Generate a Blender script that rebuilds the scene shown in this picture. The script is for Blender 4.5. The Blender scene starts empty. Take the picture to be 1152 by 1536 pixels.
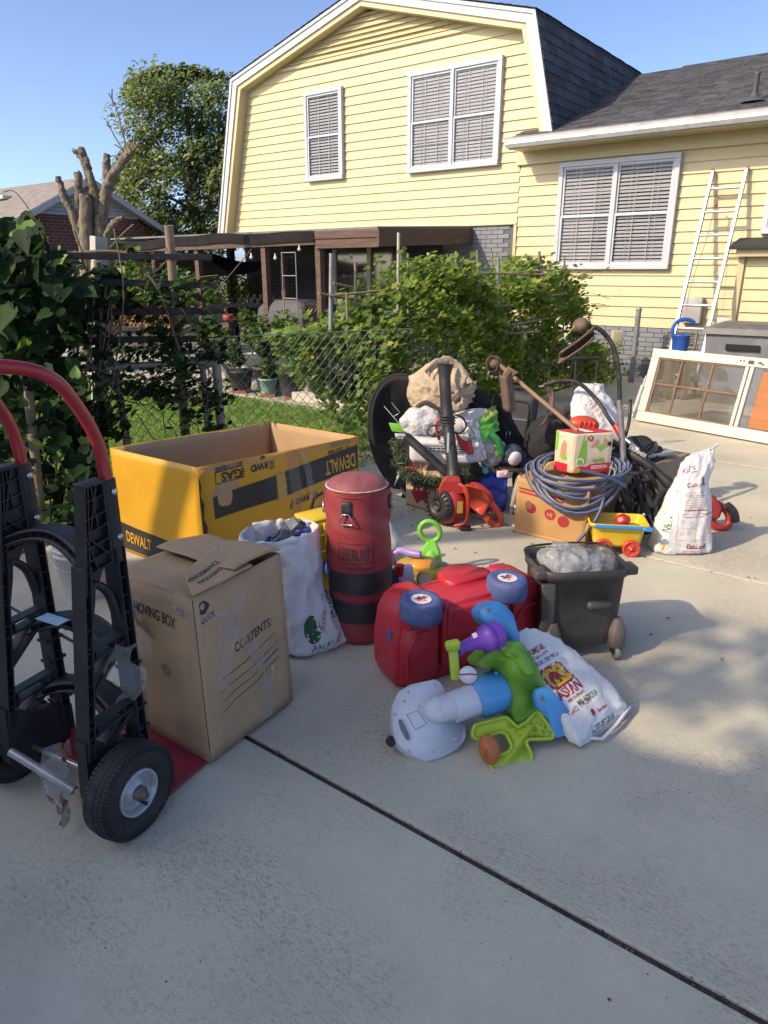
import bpy, bmesh, math, random
import numpy as np
from mathutils import Vector, Matrix, noise
from mathutils.bvhtree import BVHTree
R = math.radians
random.seed(7)
rng = np.random.default_rng(11)
SC = bpy.context.scene
COL = SC.collection

# ---------------------------------------------------------------- camera, sky, sun, exposure
PITCH = math.atan(363 / 1065.0)
cam_d = bpy.data.cameras.new('camera')
cam = bpy.data.objects.new('camera', cam_d)
COL.objects.link(cam)
cam.location = (0, 0, 1.5)
cam.rotation_euler = (R(90) - PITCH, 0, 0)
cam_d.sensor_fit = 'VERTICAL'
cam_d.sensor_height = 24
cam_d.lens = 24 * 1065 / 1536
cam_d.clip_start = .05
cam_d.clip_end = 600
SC.camera = cam

SUN_EL = R(35)
SUN_DIR = Vector((-.883, -.469, 0)).normalized() * math.cos(SUN_EL) + Vector((0, 0, math.sin(SUN_EL)))
world = bpy.data.worlds.new("World")
SC.world = world
world.use_nodes = True
wn = world.node_tree
wn.nodes.clear()
w_out = wn.nodes.new('ShaderNodeOutputWorld')
w_bg = wn.nodes.new('ShaderNodeBackground')
w_sky = wn.nodes.new('ShaderNodeTexSky')
w_sky.sky_type = 'NISHITA'
w_sky.sun_disc = False
w_sky.sun_elevation = SUN_EL
w_sky.sun_rotation = math.atan2(SUN_DIR.x, SUN_DIR.y)
w_sky.air_density = .42
w_sky.dust_density = 1.6
w_sky.ozone_density = 4.0
w_bg.inputs[1].default_value = .15
wn.links.new(w_sky.outputs[0], w_bg.inputs[0])
wn.links.new(w_bg.outputs[0], w_out.inputs[0])
sun_d = bpy.data.lights.new('sun', 'SUN')
sun_d.energy = 2.0
sun_d.angle = R(.55)
sun_d.color = (1, .84, .64)
sun = bpy.data.objects.new('sun', sun_d)
COL.objects.link(sun)
sun.rotation_euler = SUN_DIR.to_track_quat('Z', 'Y').to_euler()
sun.location = (-20, -8, 20)
SC.view_settings.view_transform = 'Standard'
SC.view_settings.look = 'None'
SC.view_settings.gamma = 1
SC.view_settings.use_curve_mapping = False
SC.view_settings.exposure = 1.36
SC.view_settings.use_white_balance = True
SC.view_settings.white_balance_temperature = 7200
SC.cycles.max_bounces = 6
SC.cycles.transparent_max_bounces = 16
SC.cycles.use_denoising = True

# ---------------------------------------------------------------- measuring helpers (metres; camera foot = world origin)
_c, _s = math.cos(PITCH), math.sin(PITCH)
def ray(px, py):
    a, v = (px - 576) / 1065.0, (py - 768) / 1065.0
    return Vector((a, _c - _s * v, -(_s + _c * v)))
def g(px, py, z=0.0):
    r = ray(px, py)
    return Vector((0, 0, 1.5)) + r * ((z - 1.5) / r.z)
def D(px, py, Y):
    r = ray(px, py)
    return Vector((0, 0, 1.5)) + r * (Y / r.y)
def mpp(p):          # metres per photo pixel at a point
    return (p.y * _c + (1.5 - p.z) * _s) / 1065.0
TH = R(-37.3)
HM = Matrix.Translation((4.61, 9.9, 0)) @ Matrix.Rotation(TH, 4, 'Z')   # house frame: x along the wall, y into the house
def HP(x, y, z): return HM @ Vector((x, y, z))

# ---------------------------------------------------------------- materials
MATS = {}
def _n(nt, t, **kw):
    n = nt.nodes.new(t)
    for k, v in kw.items(): setattr(n, k, v)
    return n
def mat(name, col, rough=.6, metal=0.0, var=.12, vs=5.0, bump=.1, bs=80.0, spec=.5, dirt=None, island=0.0, objr=0.0,
        trans=0.0, alpha=1.0, coat=0.0, hue=None, fiber=None, alt=None, sub=0.0):
    """plain procedural surface: base colour, large and fine variation, optional dirt, per-island / per-object variation"""
    if name in MATS: return MATS[name]
    m = bpy.data.materials.new(name); m.use_nodes = True
    nt = m.node_tree; L = nt.links.new
    b = nt.nodes['Principled BSDF']
    b.inputs['Roughness'].default_value = rough
    b.inputs['Metallic'].default_value = metal
    b.inputs['Specular IOR Level'].default_value = spec
    b.inputs['Coat Weight'].default_value = coat
    tc = _n(nt, 'ShaderNodeTexCoord')
    n1 = _n(nt, 'ShaderNodeTexNoise'); n1.inputs['Scale'].default_value = vs; n1.inputs['Detail'].default_value = 6
    mp = _n(nt, 'ShaderNodeMapping')
    L(tc.outputs['Object'], mp.inputs[0])
    oi = _n(nt, 'ShaderNodeObjectInfo')
    vm = _n(nt, 'ShaderNodeVectorMath', operation='SCALE'); vm.inputs[0].default_value = (13.1, 7.7, 3.3)
    L(oi.outputs['Random'], vm.inputs['Scale']); L(vm.outputs[0], mp.inputs['Location'])
    if fiber: mp.inputs['Scale'].default_value = fiber
    L(mp.outputs[0], n1.inputs[0])
    mr = _n(nt, 'ShaderNodeMapRange')
    mr.inputs[1].default_value = .3; mr.inputs[2].default_value = .7
    mr.inputs[3].default_value = 1 - var; mr.inputs[4].default_value = 1 + var
    L(n1.outputs[0], mr.inputs[0])
    val = mr.outputs[0]
    def mulv(a, src, lo, hi):
        r = _n(nt, 'ShaderNodeMapRange'); r.inputs[3].default_value = lo; r.inputs[4].default_value = hi
        L(src, r.inputs[0])
        q = _n(nt, 'ShaderNodeMath', operation='MULTIPLY'); L(a, q.inputs[0]); L(r.outputs[0], q.inputs[1])
        return q.outputs[0]
    geo = None
    if island:
        geo = _n(nt, 'ShaderNodeNewGeometry'); val = mulv(val, geo.outputs['Random Per Island'], 1 - island, 1 + island)
    if objr: val = mulv(val, oi.outputs['Random'], 1 - objr, 1 + objr)
    cm = _n(nt, 'ShaderNodeVectorMath', operation='SCALE'); cm.inputs[0].default_value = col[:3]
    L(val, cm.inputs['Scale'])
    out = cm.outputs[0]
    if alt:                                   # second colour mixed in per island or by noise
        mx = _n(nt, 'ShaderNodeMix', data_type='RGBA'); mx.inputs[7].default_value = (*alt[0], 1)
        rr = _n(nt, 'ShaderNodeMapRange'); rr.inputs[1].default_value = alt[1]; rr.inputs[2].default_value = alt[2]
        if geo: L(geo.outputs['Random Per Island'], rr.inputs[0])
        elif objr: L(oi.outputs['Random'], rr.inputs[0])
        else:
            n4 = _n(nt, 'ShaderNodeTexNoise'); n4.inputs['Scale'].default_value = vs * .6; n4.inputs['Detail'].default_value = 4
            L(mp.outputs[0], n4.inputs[0]); L(n4.outputs[0], rr.inputs[0])
        L(rr.outputs[0], mx.inputs[0]); L(out, mx.inputs[6]); out = mx.outputs[2]
    if dirt:                                  # (colour, amount, scale)
        n3 = _n(nt, 'ShaderNodeTexNoise'); n3.inputs['Scale'].default_value = dirt[2]; n3.inputs['Detail'].default_value = 8
        n3.inputs['Roughness'].default_value = .65
        L(mp.outputs[0], n3.inputs[0])
        r3 = _n(nt, 'ShaderNodeMapRange'); r3.inputs[1].default_value = .48; r3.inputs[2].default_value = .72
        r3.inputs[4].default_value = dirt[1]
        L(n3.outputs[0], r3.inputs[0])
        mx = _n(nt, 'ShaderNodeMix', data_type='RGBA'); mx.inputs[7].default_value = (*dirt[0], 1)
        L(r3.outputs[0], mx.inputs[0]); L(out, mx.inputs[6]); out = mx.outputs[2]
        rq = _n(nt, 'ShaderNodeMapRange'); rq.inputs[3].default_value = rough; rq.inputs[4].default_value = min(1, rough + .3)
        L(r3.outputs[0], rq.inputs[0]); L(rq.outputs[0], b.inputs['Roughness'])
    L(out, b.inputs['Base Color'])
    if bump:
        n2 = _n(nt, 'ShaderNodeTexNoise'); n2.inputs['Scale'].default_value = bs; n2.inputs['Detail'].default_value = 5
        L(mp.outputs[0], n2.inputs[0])
        bp = _n(nt, 'ShaderNodeBump'); bp.inputs['Strength'].default_value = bump; bp.inputs['Distance'].default_value = .35 / bs
        L(n2.outputs[0], bp.inputs['Height']); L(bp.outputs[0], b.inputs['Normal'])
    if sub:
        tl = _n(nt, 'ShaderNodeBsdfTranslucent'); ms = _n(nt, 'ShaderNodeMixShader'); ms.inputs[0].default_value = sub
        hv = _n(nt, 'ShaderNodeVectorMath', operation='MULTIPLY'); hv.inputs[1].default_value = (1.25, 1.25, .55)
        L(out, hv.inputs[0]); L(hv.outputs[0], tl.inputs[0]); L(b.outputs[0], ms.inputs[1]); L(tl.outputs[0], ms.inputs[2])
        L(ms.outputs[0], nt.nodes['Material Output'].inputs[0])
    if trans: b.inputs['Transmission Weight'].default_value = trans
    if alpha < 1: b.inputs['Alpha'].default_value = alpha
    MATS[name] = m
    return m

def film(name, tint=(1, 1, 1), gloss=.35, rough=.12, white=.15, bs=30.0, bstr=.6):
    """clear plastic film: mostly see-through, glossy creases, a little milky"""
    if name in MATS: return MATS[name]
    m = bpy.data.materials.new(name); m.use_nodes = True
    nt = m.node_tree; nt.nodes.clear(); L = nt.links.new
    o = _n(nt, 'ShaderNodeOutputMaterial'); tr = _n(nt, 'ShaderNodeBsdfTransparent'); tr.inputs[0].default_value = (*tint, 1)
    gl = _n(nt, 'ShaderNodeBsdfGlossy'); gl.inputs['Roughness'].default_value = rough
    df = _n(nt, 'ShaderNodeBsdfDiffuse'); df.inputs[0].default_value = (.8, .82, .84, 1)
    tc = _n(nt, 'ShaderNodeTexCoord'); v = _n(nt, 'ShaderNodeTexVoronoi', feature='DISTANCE_TO_EDGE'); v.inputs['Scale'].default_value = bs
    nz = _n(nt, 'ShaderNodeTexNoise'); nz.inputs['Scale'].default_value = bs * .7; nz.inputs['Detail'].default_value = 3
    L(tc.outputs['Object'], v.inputs[0]); L(tc.outputs['Object'], nz.inputs[0])
    ad = _n(nt, 'ShaderNodeMath', operation='ADD'); L(v.outputs[0], ad.inputs[0]); L(nz.outputs[0], ad.inputs[1])
    bp = _n(nt, 'ShaderNodeBump'); bp.inputs['Strength'].default_value = bstr; bp.inputs['Distance'].default_value = .3 / bs
    L(ad.outputs[0], bp.inputs['Height']); L(bp.outputs[0], gl.inputs['Normal']); L(bp.outputs[0], df.inputs['Normal'])
    m1 = _n(nt, 'ShaderNodeMixShader'); m1.inputs[0].default_value = white
    L(tr.outputs[0], m1.inputs[1]); L(df.outputs[0], m1.inputs[2])
    lw = _n(nt, 'ShaderNodeLayerWeight'); lw.inputs[0].default_value = gloss; L(bp.outputs[0], lw.inputs['Normal'])
    m2 = _n(nt, 'ShaderNodeMixShader'); L(lw.outputs['Fresnel'], m2.inputs[0]); L(m1.outputs[0], m2.inputs[1]); L(gl.outputs[0], m2.inputs[2])
    L(m2.outputs[0], o.inputs[0])
    MATS[name] = m
    return m

# ---------------------------------------------------------------- mesh builder
ID = Matrix.Identity(4)
def T(x, y=0, z=0):
    return Matrix.Translation(x if isinstance(x, Vector) else (x, y, z))
def RX(a): return Matrix.Rotation(R(a), 4, 'X')
def RY(a): return Matrix.Rotation(R(a), 4, 'Y')
def RZ(a): return Matrix.Rotation(R(a), 4, 'Z')
def S(x, y, z): return Matrix.Diagonal((x, y, z, 1))
def frame(o, x, z):
    """matrix with origin o, local x along x, local z as near to z as possible"""
    x = Vector(x).normalized(); z = Vector(z); z = (z - x * z.dot(x)).normalized(); y = z.cross(x)
    m = Matrix((x, y, z)).transposed().to_4x4(); m.translation = o
    return m

def frz(o, z, x):
    """local z exactly along z, local x as near to x as possible"""
    z = Vector(z).normalized(); x = Vector(x); x = (x - z * x.dot(z)).normalized(); y = z.cross(x)
    m = Matrix((x, y, z)).transposed().to_4x4(); m.translation = o
    return m

class MB:
    def __init__(s): s.v = []; s.f = []; s.mi = []; s.sm = []
    def add(s, vs, fs, mi=0, M=None, sm=False):
        o = len(s.v)
        s.v += [tuple(M @ Vector(p)) for p in vs] if M is not None else [tuple(p) for p in vs]
        for f in fs:
            s.f.append(tuple(i + o for i in f)); s.mi.append(mi); s.sm.append(sm)
        return s
    def box(s, c, d, M=None, mi=0):
        x, y, z = c; a, b, h = d[0] / 2, d[1] / 2, d[2] / 2
        vs = [(x - a, y - b, z - h), (x + a, y - b, z - h), (x + a, y + b, z - h), (x - a, y + b, z - h),
              (x - a, y - b, z + h), (x + a, y - b, z + h), (x + a, y + b, z + h), (x - a, y + b, z + h)]
        return s.add(vs, [(0, 3, 2, 1), (4, 5, 6, 7), (0, 1, 5, 4), (1, 2, 6, 5), (2, 3, 7, 6), (3, 0, 4, 7)], mi, M)
    def hexa(s, b, t, mi=0, M=None):
        """8 corners: 4 bottom, 4 top (same order)"""
        return s.add(list(b) + list(t), [(0, 3, 2, 1), (4, 5, 6, 7), (0, 1, 5, 4), (1, 2, 6, 5), (2, 3, 7, 6), (3, 0, 4, 7)], mi, M)
    def bm(s, bm, mi=0, M=None, sm=False):
        bm.verts.ensure_lookup_table(); bm.verts.index_update()
        s.add([v.co for v in bm.verts], [[v.index for v in f.verts] for f in bm.faces], mi, M, sm); bm.free()
        return s
    def rbox(s, c, d, r, seg=3, M=None, mi=0, sm=True):
        bm = bmesh.new(); bmesh.ops.create_cube(bm, size=1)
        for v in bm.verts: v.co = Vector((v.co.x * d[0] + c[0], v.co.y * d[1] + c[1], v.co.z * d[2] + c[2]))
        bmesh.ops.bevel(bm, geom=list(bm.edges), offset=min(r, min(d) * .49), segments=seg, profile=.5, affect='EDGES')
        return s.bm(bm, mi, M, sm)
    def ball(s, c, r, sub=3, M=None, mi=0, sc=(1, 1, 1)):
        bm = bmesh.new(); bmesh.ops.create_icosphere(bm, subdivisions=sub, radius=1)
        for v in bm.verts: v.co = Vector((v.co.x * r * sc[0] + c[0], v.co.y * r * sc[1] + c[1], v.co.z * r * sc[2] + c[2]))
        return s.bm(bm, mi, M, True)
    def tube(s, pts, r, n=8, closed=False, cap=True, mi=0, M=None, sm=True, flat=1.0, up=None):
        pts = [Vector(p) for p in pts]; k = len(pts)
        rs = r if isinstance(r, (list, tuple)) else [r] * k
        vs = []; nrm = None
        for i, p in enumerate(pts):
            a = pts[(i - 1) % k] if (closed or i) else p
            b = pts[(i + 1) % k] if (closed or i < k - 1) else p
            t = (b - a).normalized()
            if nrm is None:
                nrm = (Vector(up) if up else (Vector((0, 0, 1)) if abs(t.z) < .9 else Vector((1, 0, 0))))
            nrm = (nrm - t * nrm.dot(t)).normalized(); bn = t.cross(nrm)
            for j in range(n):
                q = 2 * math.pi * j / n
                vs.append(p + nrm * (math.cos(q) * rs[i] * flat) + bn * (math.sin(q) * rs[i]))
        fs = [(i * n + j, i * n + (j + 1) % n, ((i + 1) % k) * n + (j + 1) % n, ((i + 1) % k) * n + j)
              for i in range(k if closed else k - 1) for j in range(n)]
        s.add(vs, fs, mi, M, sm)
        if cap and not closed:
            s.add(vs[:n][::-1], [tuple(range(n))], mi, M); s.add(vs[-n:], [tuple(range(n))], mi, M)
        return s
    def lathe(s, prof, n=24, M=None, mi=0, sm=True, cap=True, sx=1.0, sy=1.0):
        vs = [(r * math.cos(2 * math.pi * j / n) * sx, r * math.sin(2 * math.pi * j / n) * sy, z) for r, z in prof for j in range(n)]
        fs = [(i * n + j, i * n + (j + 1) % n, (i + 1) * n + (j + 1) % n, (i + 1) * n + j) for i in range(len(prof) - 1) for j in range(n)]
        s.add(vs, fs, mi, M, sm)
        if cap:
            if prof[0][0] > 1e-5: s.add(vs[:n][::-1], [tuple(range(n))], mi, M)
            if prof[-1][0] > 1e-5: s.add(vs[-n:], [tuple(range(n))], mi, M)
        return s
    def prism(s, poly, z0, z1, M=None, mi=0, sm=False):
        n = len(poly)
        ar = sum(poly[i][0] * poly[(i + 1) % n][1] - poly[(i + 1) % n][0] * poly[i][1] for i in range(n))
        if ar < 0: poly = poly[::-1]
        vs = [(x, y, z0) for x, y in poly] + [(x, y, z1) for x, y in poly]
        s.add(vs, [tuple(range(n))[::-1], tuple(range(n, 2 * n))], mi, M)
        return s.add(vs, [(i, (i + 1) % n, n + (i + 1) % n, n + i) for i in range(n)], mi, M, sm)
    def rprism(s, poly, z0, z1, rad, corner=.02, M=None, mi=0, seg=2):
        """prism with rounded outline corners and softened rims"""
        pl = round_poly(poly, corner)
        bm = bmesh.new(); n = len(pl)
        ar = sum(pl[i][0] * pl[(i + 1) % n][1] - pl[(i + 1) % n][0] * pl[i][1] for i in range(n))
        if ar < 0: pl = pl[::-1]
        a = [bm.verts.new((x, y, z0)) for x, y in pl]; b = [bm.verts.new((x, y, z1)) for x, y in pl]
        f0 = bm.faces.new(a[::-1]); f1 = bm.faces.new(b)
        for i in range(n): bm.faces.new((a[i], a[(i + 1) % n], b[(i + 1) % n], b[i]))
        bmesh.ops.bevel(bm, geom=list(set(list(f0.edges) + list(f1.edges))), offset=rad, segments=seg, profile=.5, affect='EDGES')
        return s.bm(bm, mi, M, True)
    def loft(s, rings, closed=True, cap=True, mi=0, M=None, sm=True):
        n = len(rings[0]); vs = [p for r in rings for p in r]
        fs = [(i * n + j, i * n + (j + 1) % n, (i + 1) * n + (j + 1) % n, (i + 1) * n + j)
              for i in range(len(rings) - 1) for j in range(n if closed else n - 1)]
        s.add(vs, fs, mi, M, sm)
        if cap and closed:
            s.add(list(rings[0])[::-1], [tuple(range(n))], mi, M, sm); s.add(rings[-1], [tuple(range(n))], mi, M, sm)
        return s
    def grid(s, fn, nu, nv, mi=0, M=None, sm=True):
        vs = [fn(i / nu, j / nv) for i in range(nu + 1) for j in range(nv + 1)]
        return s.add(vs, [(i * (nv + 1) + j, (i + 1) * (nv + 1) + j, (i + 1) * (nv + 1) + j + 1, i * (nv + 1) + j + 1)
                          for i in range(nu) for j in range(nv)], mi, M, sm)
    def disp(s, fn):
        """move every vertex by fn(Vector) -> Vector offset"""
        s.v = [tuple(Vector(p) + fn(Vector(p))) for p in s.v]
        return s
    def mesh(s, name, mats):
        me = bpy.data.meshes.new(name); me.from_pydata(s.v, [], s.f)
        for m in (mats if isinstance(mats, (list, tuple)) else [mats]): me.materials.append(m)
        me.polygons.foreach_set('material_index', s.mi); me.polygons.foreach_set('use_smooth', s.sm)
        me.update()
        return me

def round_poly(poly, r, seg=4):
    out = []; n = len(poly)
    for i in range(n):
        p, a, b = Vector(poly[i][:2]), Vector(poly[i - 1][:2]), Vector(poly[(i + 1) % n][:2])
        rr = poly[i][2] if len(poly[i]) > 2 else r
        d1, d2 = (a - p), (b - p); rr = min(rr, d1.length * .45, d2.length * .45)
        p1, p2 = p + d1.normalized() * rr, p + d2.normalized() * rr
        for k in range(seg + 1):
            t = k / seg; out.append(tuple((p1 * (1 - t) ** 2 + p * 2 * t * (1 - t) + p2 * t * t)))
    return out
def cr(pts, k=6, closed=False):
    """Catmull-Rom through the points"""
    P = [Vector(p) for p in pts]; n = len(P); out = []
    for i in range(n if closed else n - 1):
        p0 = P[(i - 1) % n] if (closed or i) else P[0]
        p1, p2 = P[i], P[(i + 1) % n]
        p3 = P[(i + 2) % n] if (closed or i + 2 < n) else P[-1]
        for j in range(k):
            t = j / k
            out.append(.5 * ((2 * p1) + (p2 - p0) * t + (2 * p0 - 5 * p1 + 4 * p2 - p3) * t * t + (3 * p1 - p0 - 3 * p2 + p3) * t ** 3))
    if not closed: out.append(P[-1])
    return out
def link(o, parent=None):
    COL.objects.link(o)
    if parent is not None:
        o.parent = parent
    return o
def wm(o):
    m = o.matrix_basis.copy()
    while o.parent: o = o.parent; m = o.matrix_basis @ m
    return m
def mk(name, mb, mats, parent=None, world=False, bev=0, kind=None, label=None, seg=2):
    me = mb.mesh(name, mats) if isinstance(mb, MB) else mb
    o = bpy.data.objects.new(name, me)
    if parent is not None and world:          # mesh was written in world coordinates: bring it into the parent's frame
        me.transform(wm(parent).inverted())
    link(o, parent)
    if bev:
        b = o.modifiers.new('bevel', 'BEVEL'); b.width = bev; b.segments = seg; b.limit_method = 'ANGLE'; b.angle_limit = R(35)
    if kind: o['kind'] = kind
    if label: o['label'] = label
    return o
def thing(name, label, cat, loc=(0, 0, 0), rz=0, group=None, M=None):
    o = bpy.data.objects.new(name, None); COL.objects.link(o)
    o.empty_display_size = .1
    if M is not None: o.matrix_basis = M
    else: o.location = loc; o.rotation_euler = (0, 0, rz)
    return tag(o, label, cat, group)
def tag(o, label, cat, group=None):
    o['label'] = label; o['category'] = cat
    if group: o['group'] = group
    return o
def struct(o, label=None):
    o['kind'] = 'structure'
    if label: o['label'] = label
    return o
def solo(name, label, cat, mb, mats, group=None, **k):
    """a thing that is one mesh (origin moved to its middle)"""
    o = mk(name, mb, mats, **k)
    me = o.data; n = len(me.vertices); co = np.empty(n * 3, 'f'); me.vertices.foreach_get('co', co); co = co.reshape(-1, 3)
    c = Vector(((co[:, 0].min() + co[:, 0].max()) / 2, (co[:, 1].min() + co[:, 1].max()) / 2, co[:, 2].min()))
    me.transform(Matrix.Translation(-c)); o.location = c
    return tag(o, label, cat, group)
def dup(root, loc=None, rz=None, label=None, group=None, M=None):
    r = root.copy(); COL.objects.link(r)
    if M is not None: r.matrix_basis = M
    if loc is not None: r.location = loc
    if rz is not None: r.rotation_euler = (0, 0, rz)
    if label: r['label'] = label
    if group: r['group'] = group
    for ch in list(root.children):
        c = ch.copy(); COL.objects.link(c); c.parent = r
        for q in list(ch.children):
            d = q.copy(); COL.objects.link(d); d.parent = c
    return r
def inst(me, name, parent, M, label=None):
    """one more object sharing a mesh"""
    o = bpy.data.objects.new(name, me); link(o, parent); o.matrix_basis = M
    if label: o['label'] = label
    return o

# ---------------------------------------------------------------- cloth, crumple, lettering
def fbm(p, f, o=3): return noise.fractal(p * f, 1.0, 2.1, o)
def crumple(mb, amp, f, seed=0, ridge=.6, fine=.35, an=(1, 1, 1)):
    """push the surface in and out like creased film or cloth, along vertex normals"""
    me = mb.mesh('tmp', []); me.update()
    off = Vector((seed * 3.7, seed * 1.9, seed * 5.1))
    nv = [v.normal.copy() for v in me.vertices]; bpy.data.meshes.remove(me)
    out = []
    for p, n in zip(mb.v, nv):
        q = Vector((p[0] * an[0], p[1] * an[1], p[2] * an[2])) + off
        a = noise.noise(q * f); b = 1 - 2 * abs(noise.noise(q * f * 1.7 + Vector((5, 1, 2))))
        c = 1 - 2 * abs(noise.noise(q * f * 3.9)); 
        out.append(tuple(Vector(p) + n * amp * (a * (1 - ridge) + (b - .5) * ridge + (c - .5) * fine)))
    mb.v = out
    return mb
def sack(rings, n=56, per=6, axis=None):
    """rings: (centre, half width vector, half depth vector, exponent)"""
    C = cr([r[0] for r in rings], per); U = cr([r[1] for r in rings], per); V = cr([r[2] for r in rings], per)
    E = cr([(r[3], 0, 0) for r in rings], per)
    out = []
    for c, u, v, e in zip(C, U, V, E):
        q = 2 / max(e.x, 1.2); ring = []
        for j in range(n):
            t = 2 * math.pi * j / n; ct, st = math.cos(t), math.sin(t)
            ring.append(c + u * (abs(ct) ** q * (1 if ct >= 0 else -1)) + v * (abs(st) ** q * (1 if st >= 0 else -1)))
        out.append(ring)
    return out
def bvh_of(mb):
    return BVHTree.FromPolygons([Vector(p) for p in mb.v], mb.f)
def text(s, size, M, m, parent, name='lettering', warp=None, bvh=None, dirn=None, off=.0008, shear=0.0, bold=0.0, align='LEFT', sx=1.0, cut=.02, kern=1.0, label=None, ext=0.0):
    """words as thin real shapes lying on a surface; M maps text plane (x right, y up) to the world"""
    cu = bpy.data.curves.new(name, 'FONT'); cu.body = s; cu.size = size; cu.shear = shear; cu.offset = bold * size
    cu.align_x = align; cu.space_character = kern; cu.resolution_u = 3; cu.extrude = ext
    ob = bpy.data.objects.new(name, cu); me = bpy.data.meshes.new_from_object(ob)
    bpy.data.objects.remove(ob); bpy.data.curves.remove(cu)
    return decal(me, M @ S(sx, 1, 1), m, parent, name, warp, bvh, dirn, off, cut, label)
def decal(me, M, m, parent, name='print', warp=None, bvh=None, dirn=None, off=.0008, cut=.02, label=None):
    if isinstance(me, MB): me = me.mesh(name, [])
    bm = bmesh.new(); bm.from_mesh(me); bmesh.ops.triangulate(bm, faces=list(bm.faces))
    if warp or bvh:
        for _ in range(5):
            lg = [e for e in bm.edges if e.calc_length() > cut]
            if not lg: break
            bmesh.ops.subdivide_edges(bm, edges=lg, cuts=1); bmesh.ops.triangulate(bm, faces=list(bm.faces))
    miss = []
    for v in bm.verts:
        p = M @ v.co
        if warp: p = warp(v.co)
        if bvh:
            d = Vector(dirn).normalized(); h = bvh.ray_cast(p - d * .6, d, 1.6)
            if h[0] is not None: p = h[0] - d * off
            else: miss.append(v)
        v.co = p
    if miss: bmesh.ops.delete(bm, geom=miss, context='VERTS')
    bm.to_mesh(me); bm.free(); me.materials.clear(); me.materials.append(m)
    for p in me.polygons: p.use_smooth = False
    return mk(name, me, m, parent, world=True, label=label)
def rect(w, h, x=0, y=0): return MB().add([(x, y, 0), (x + w, y, 0), (x + w, y + h, 0), (x, y + h, 0)], [(0, 1, 2, 3)])
def poly_flat(pts): return MB().add([(x, y, 0) for x, y in pts], [tuple(range(len(pts)))])
def ellipse(rx, ry, x=0, y=0, n=20): return poly_flat([(x + rx * math.cos(2 * math.pi * i / n), y + ry * math.sin(2 * math.pi * i / n)) for i in range(n)])

# ---------------------------------------------------------------- foliage
LEAF = {
 'lobed': ([(0, 0, 0), (.28, .06, .02), (.5, .28, .06), (.27, .42, .02), (.42, .78, .05), (.14, .66, 0), (0, 1, .06), (-.14, .66, 0), (-.42, .78, .05), (-.27, .42, .02), (-.5, .28, .06), (-.28, .06, .02)],
           [(0, 1, 2, 3), (0, 3, 4, 5), (0, 5, 6, 7), (0, 7, 8, 9), (0, 9, 10, 11)]),
 'oval': ([(0, 0, 0), (.26, .35, .06), (.22, .7, .06), (0, 1, -.03), (-.22, .7, .06), (-.26, .35, .06)], [(0, 1, 2, 3), (0, 3, 4, 5)]),
 'heart': ([(0, .06, 0), (.2, -.06, .03), (.42, .1, .09), (.42, .4, .08), (.2, .78, .03), (0, 1.05, -.08), (-.2, .78, .03), (-.42, .4, .08), (-.42, .1, .09), (-.2, -.06, .03)],
           [(0, 1, 2, 3), (0, 3, 4, 5), (0, 5, 6, 7), (0, 7, 8, 9)]),
 'blade': ([(-.04, 0, 0), (.04, 0, 0), (.03, .6, .08), (0, 1, .25), (-.03, .6, .08)], [(0, 1, 2, 4), (4, 2, 3)]),
}
def leaves(name, pos, size, mats, shape='oval', parent=None, up=.5, svar=.35, kind='stuff', wts=None, world=True, normal=None):
    """thousands of leaf-sized faces as one mesh; pos (n,3)"""
    V, F = LEAF[shape]; V = np.array(V, float); V[:, 1] -= .5; n = len(pos); k = len(V)
    a = rng.normal(size=(n, 3)); nz = rng.normal(size=(n, 3)); nz[:, 2] = np.abs(nz[:, 2]) + up * 2
    if normal is not None: nz += normal
    nz /= np.linalg.norm(nz, axis=1)[:, None]
    ax = np.cross(a, nz); ax /= np.linalg.norm(ax, axis=1)[:, None]; ay = np.cross(nz, ax)
    sz = size * (1 + svar * rng.uniform(-1, 1, n))
    P = pos[:, None, :] + sz[:, None, None] * (V[None, :, 0:1] * ax[:, None, :] + V[None, :, 1:2] * ay[:, None, :] + V[None, :, 2:3] * nz[:, None, :])
    me = bpy.data.meshes.new(name)
    me.vertices.add(n * k); me.vertices.foreach_set('co', P.astype('f').ravel())
    tot = np.array([len(f) for f in F]); idx = np.concatenate([np.array(f) for f in F]); per = len(idx)
    me.loops.add(n * per); me.loops.foreach_set('vertex_index', (idx[None, :] + (np.arange(n) * k)[:, None]).ravel().astype('i'))
    me.polygons.add(n * len(F))
    st = np.concatenate([[0], np.cumsum(tot)[:-1]])
    me.polygons.foreach_set('loop_start', (st[None, :] + (np.arange(n) * per)[:, None]).ravel().astype('i'))
    try: me.polygons.foreach_set('loop_total', np.tile(tot, n).astype('i'))
    except Exception: pass
    mats = mats if isinstance(mats, (list, tuple)) else [mats]
    for m in mats: me.materials.append(m)
    if len(mats) > 1:
        mi = rng.choice(len(mats), n, p=wts); me.polygons.foreach_set('material_index', np.repeat(mi, len(F)).astype('i'))
    me.update(calc_edges=True); me.validate()
    return mk(name, me, mats, parent, world=world, kind=kind)
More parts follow.
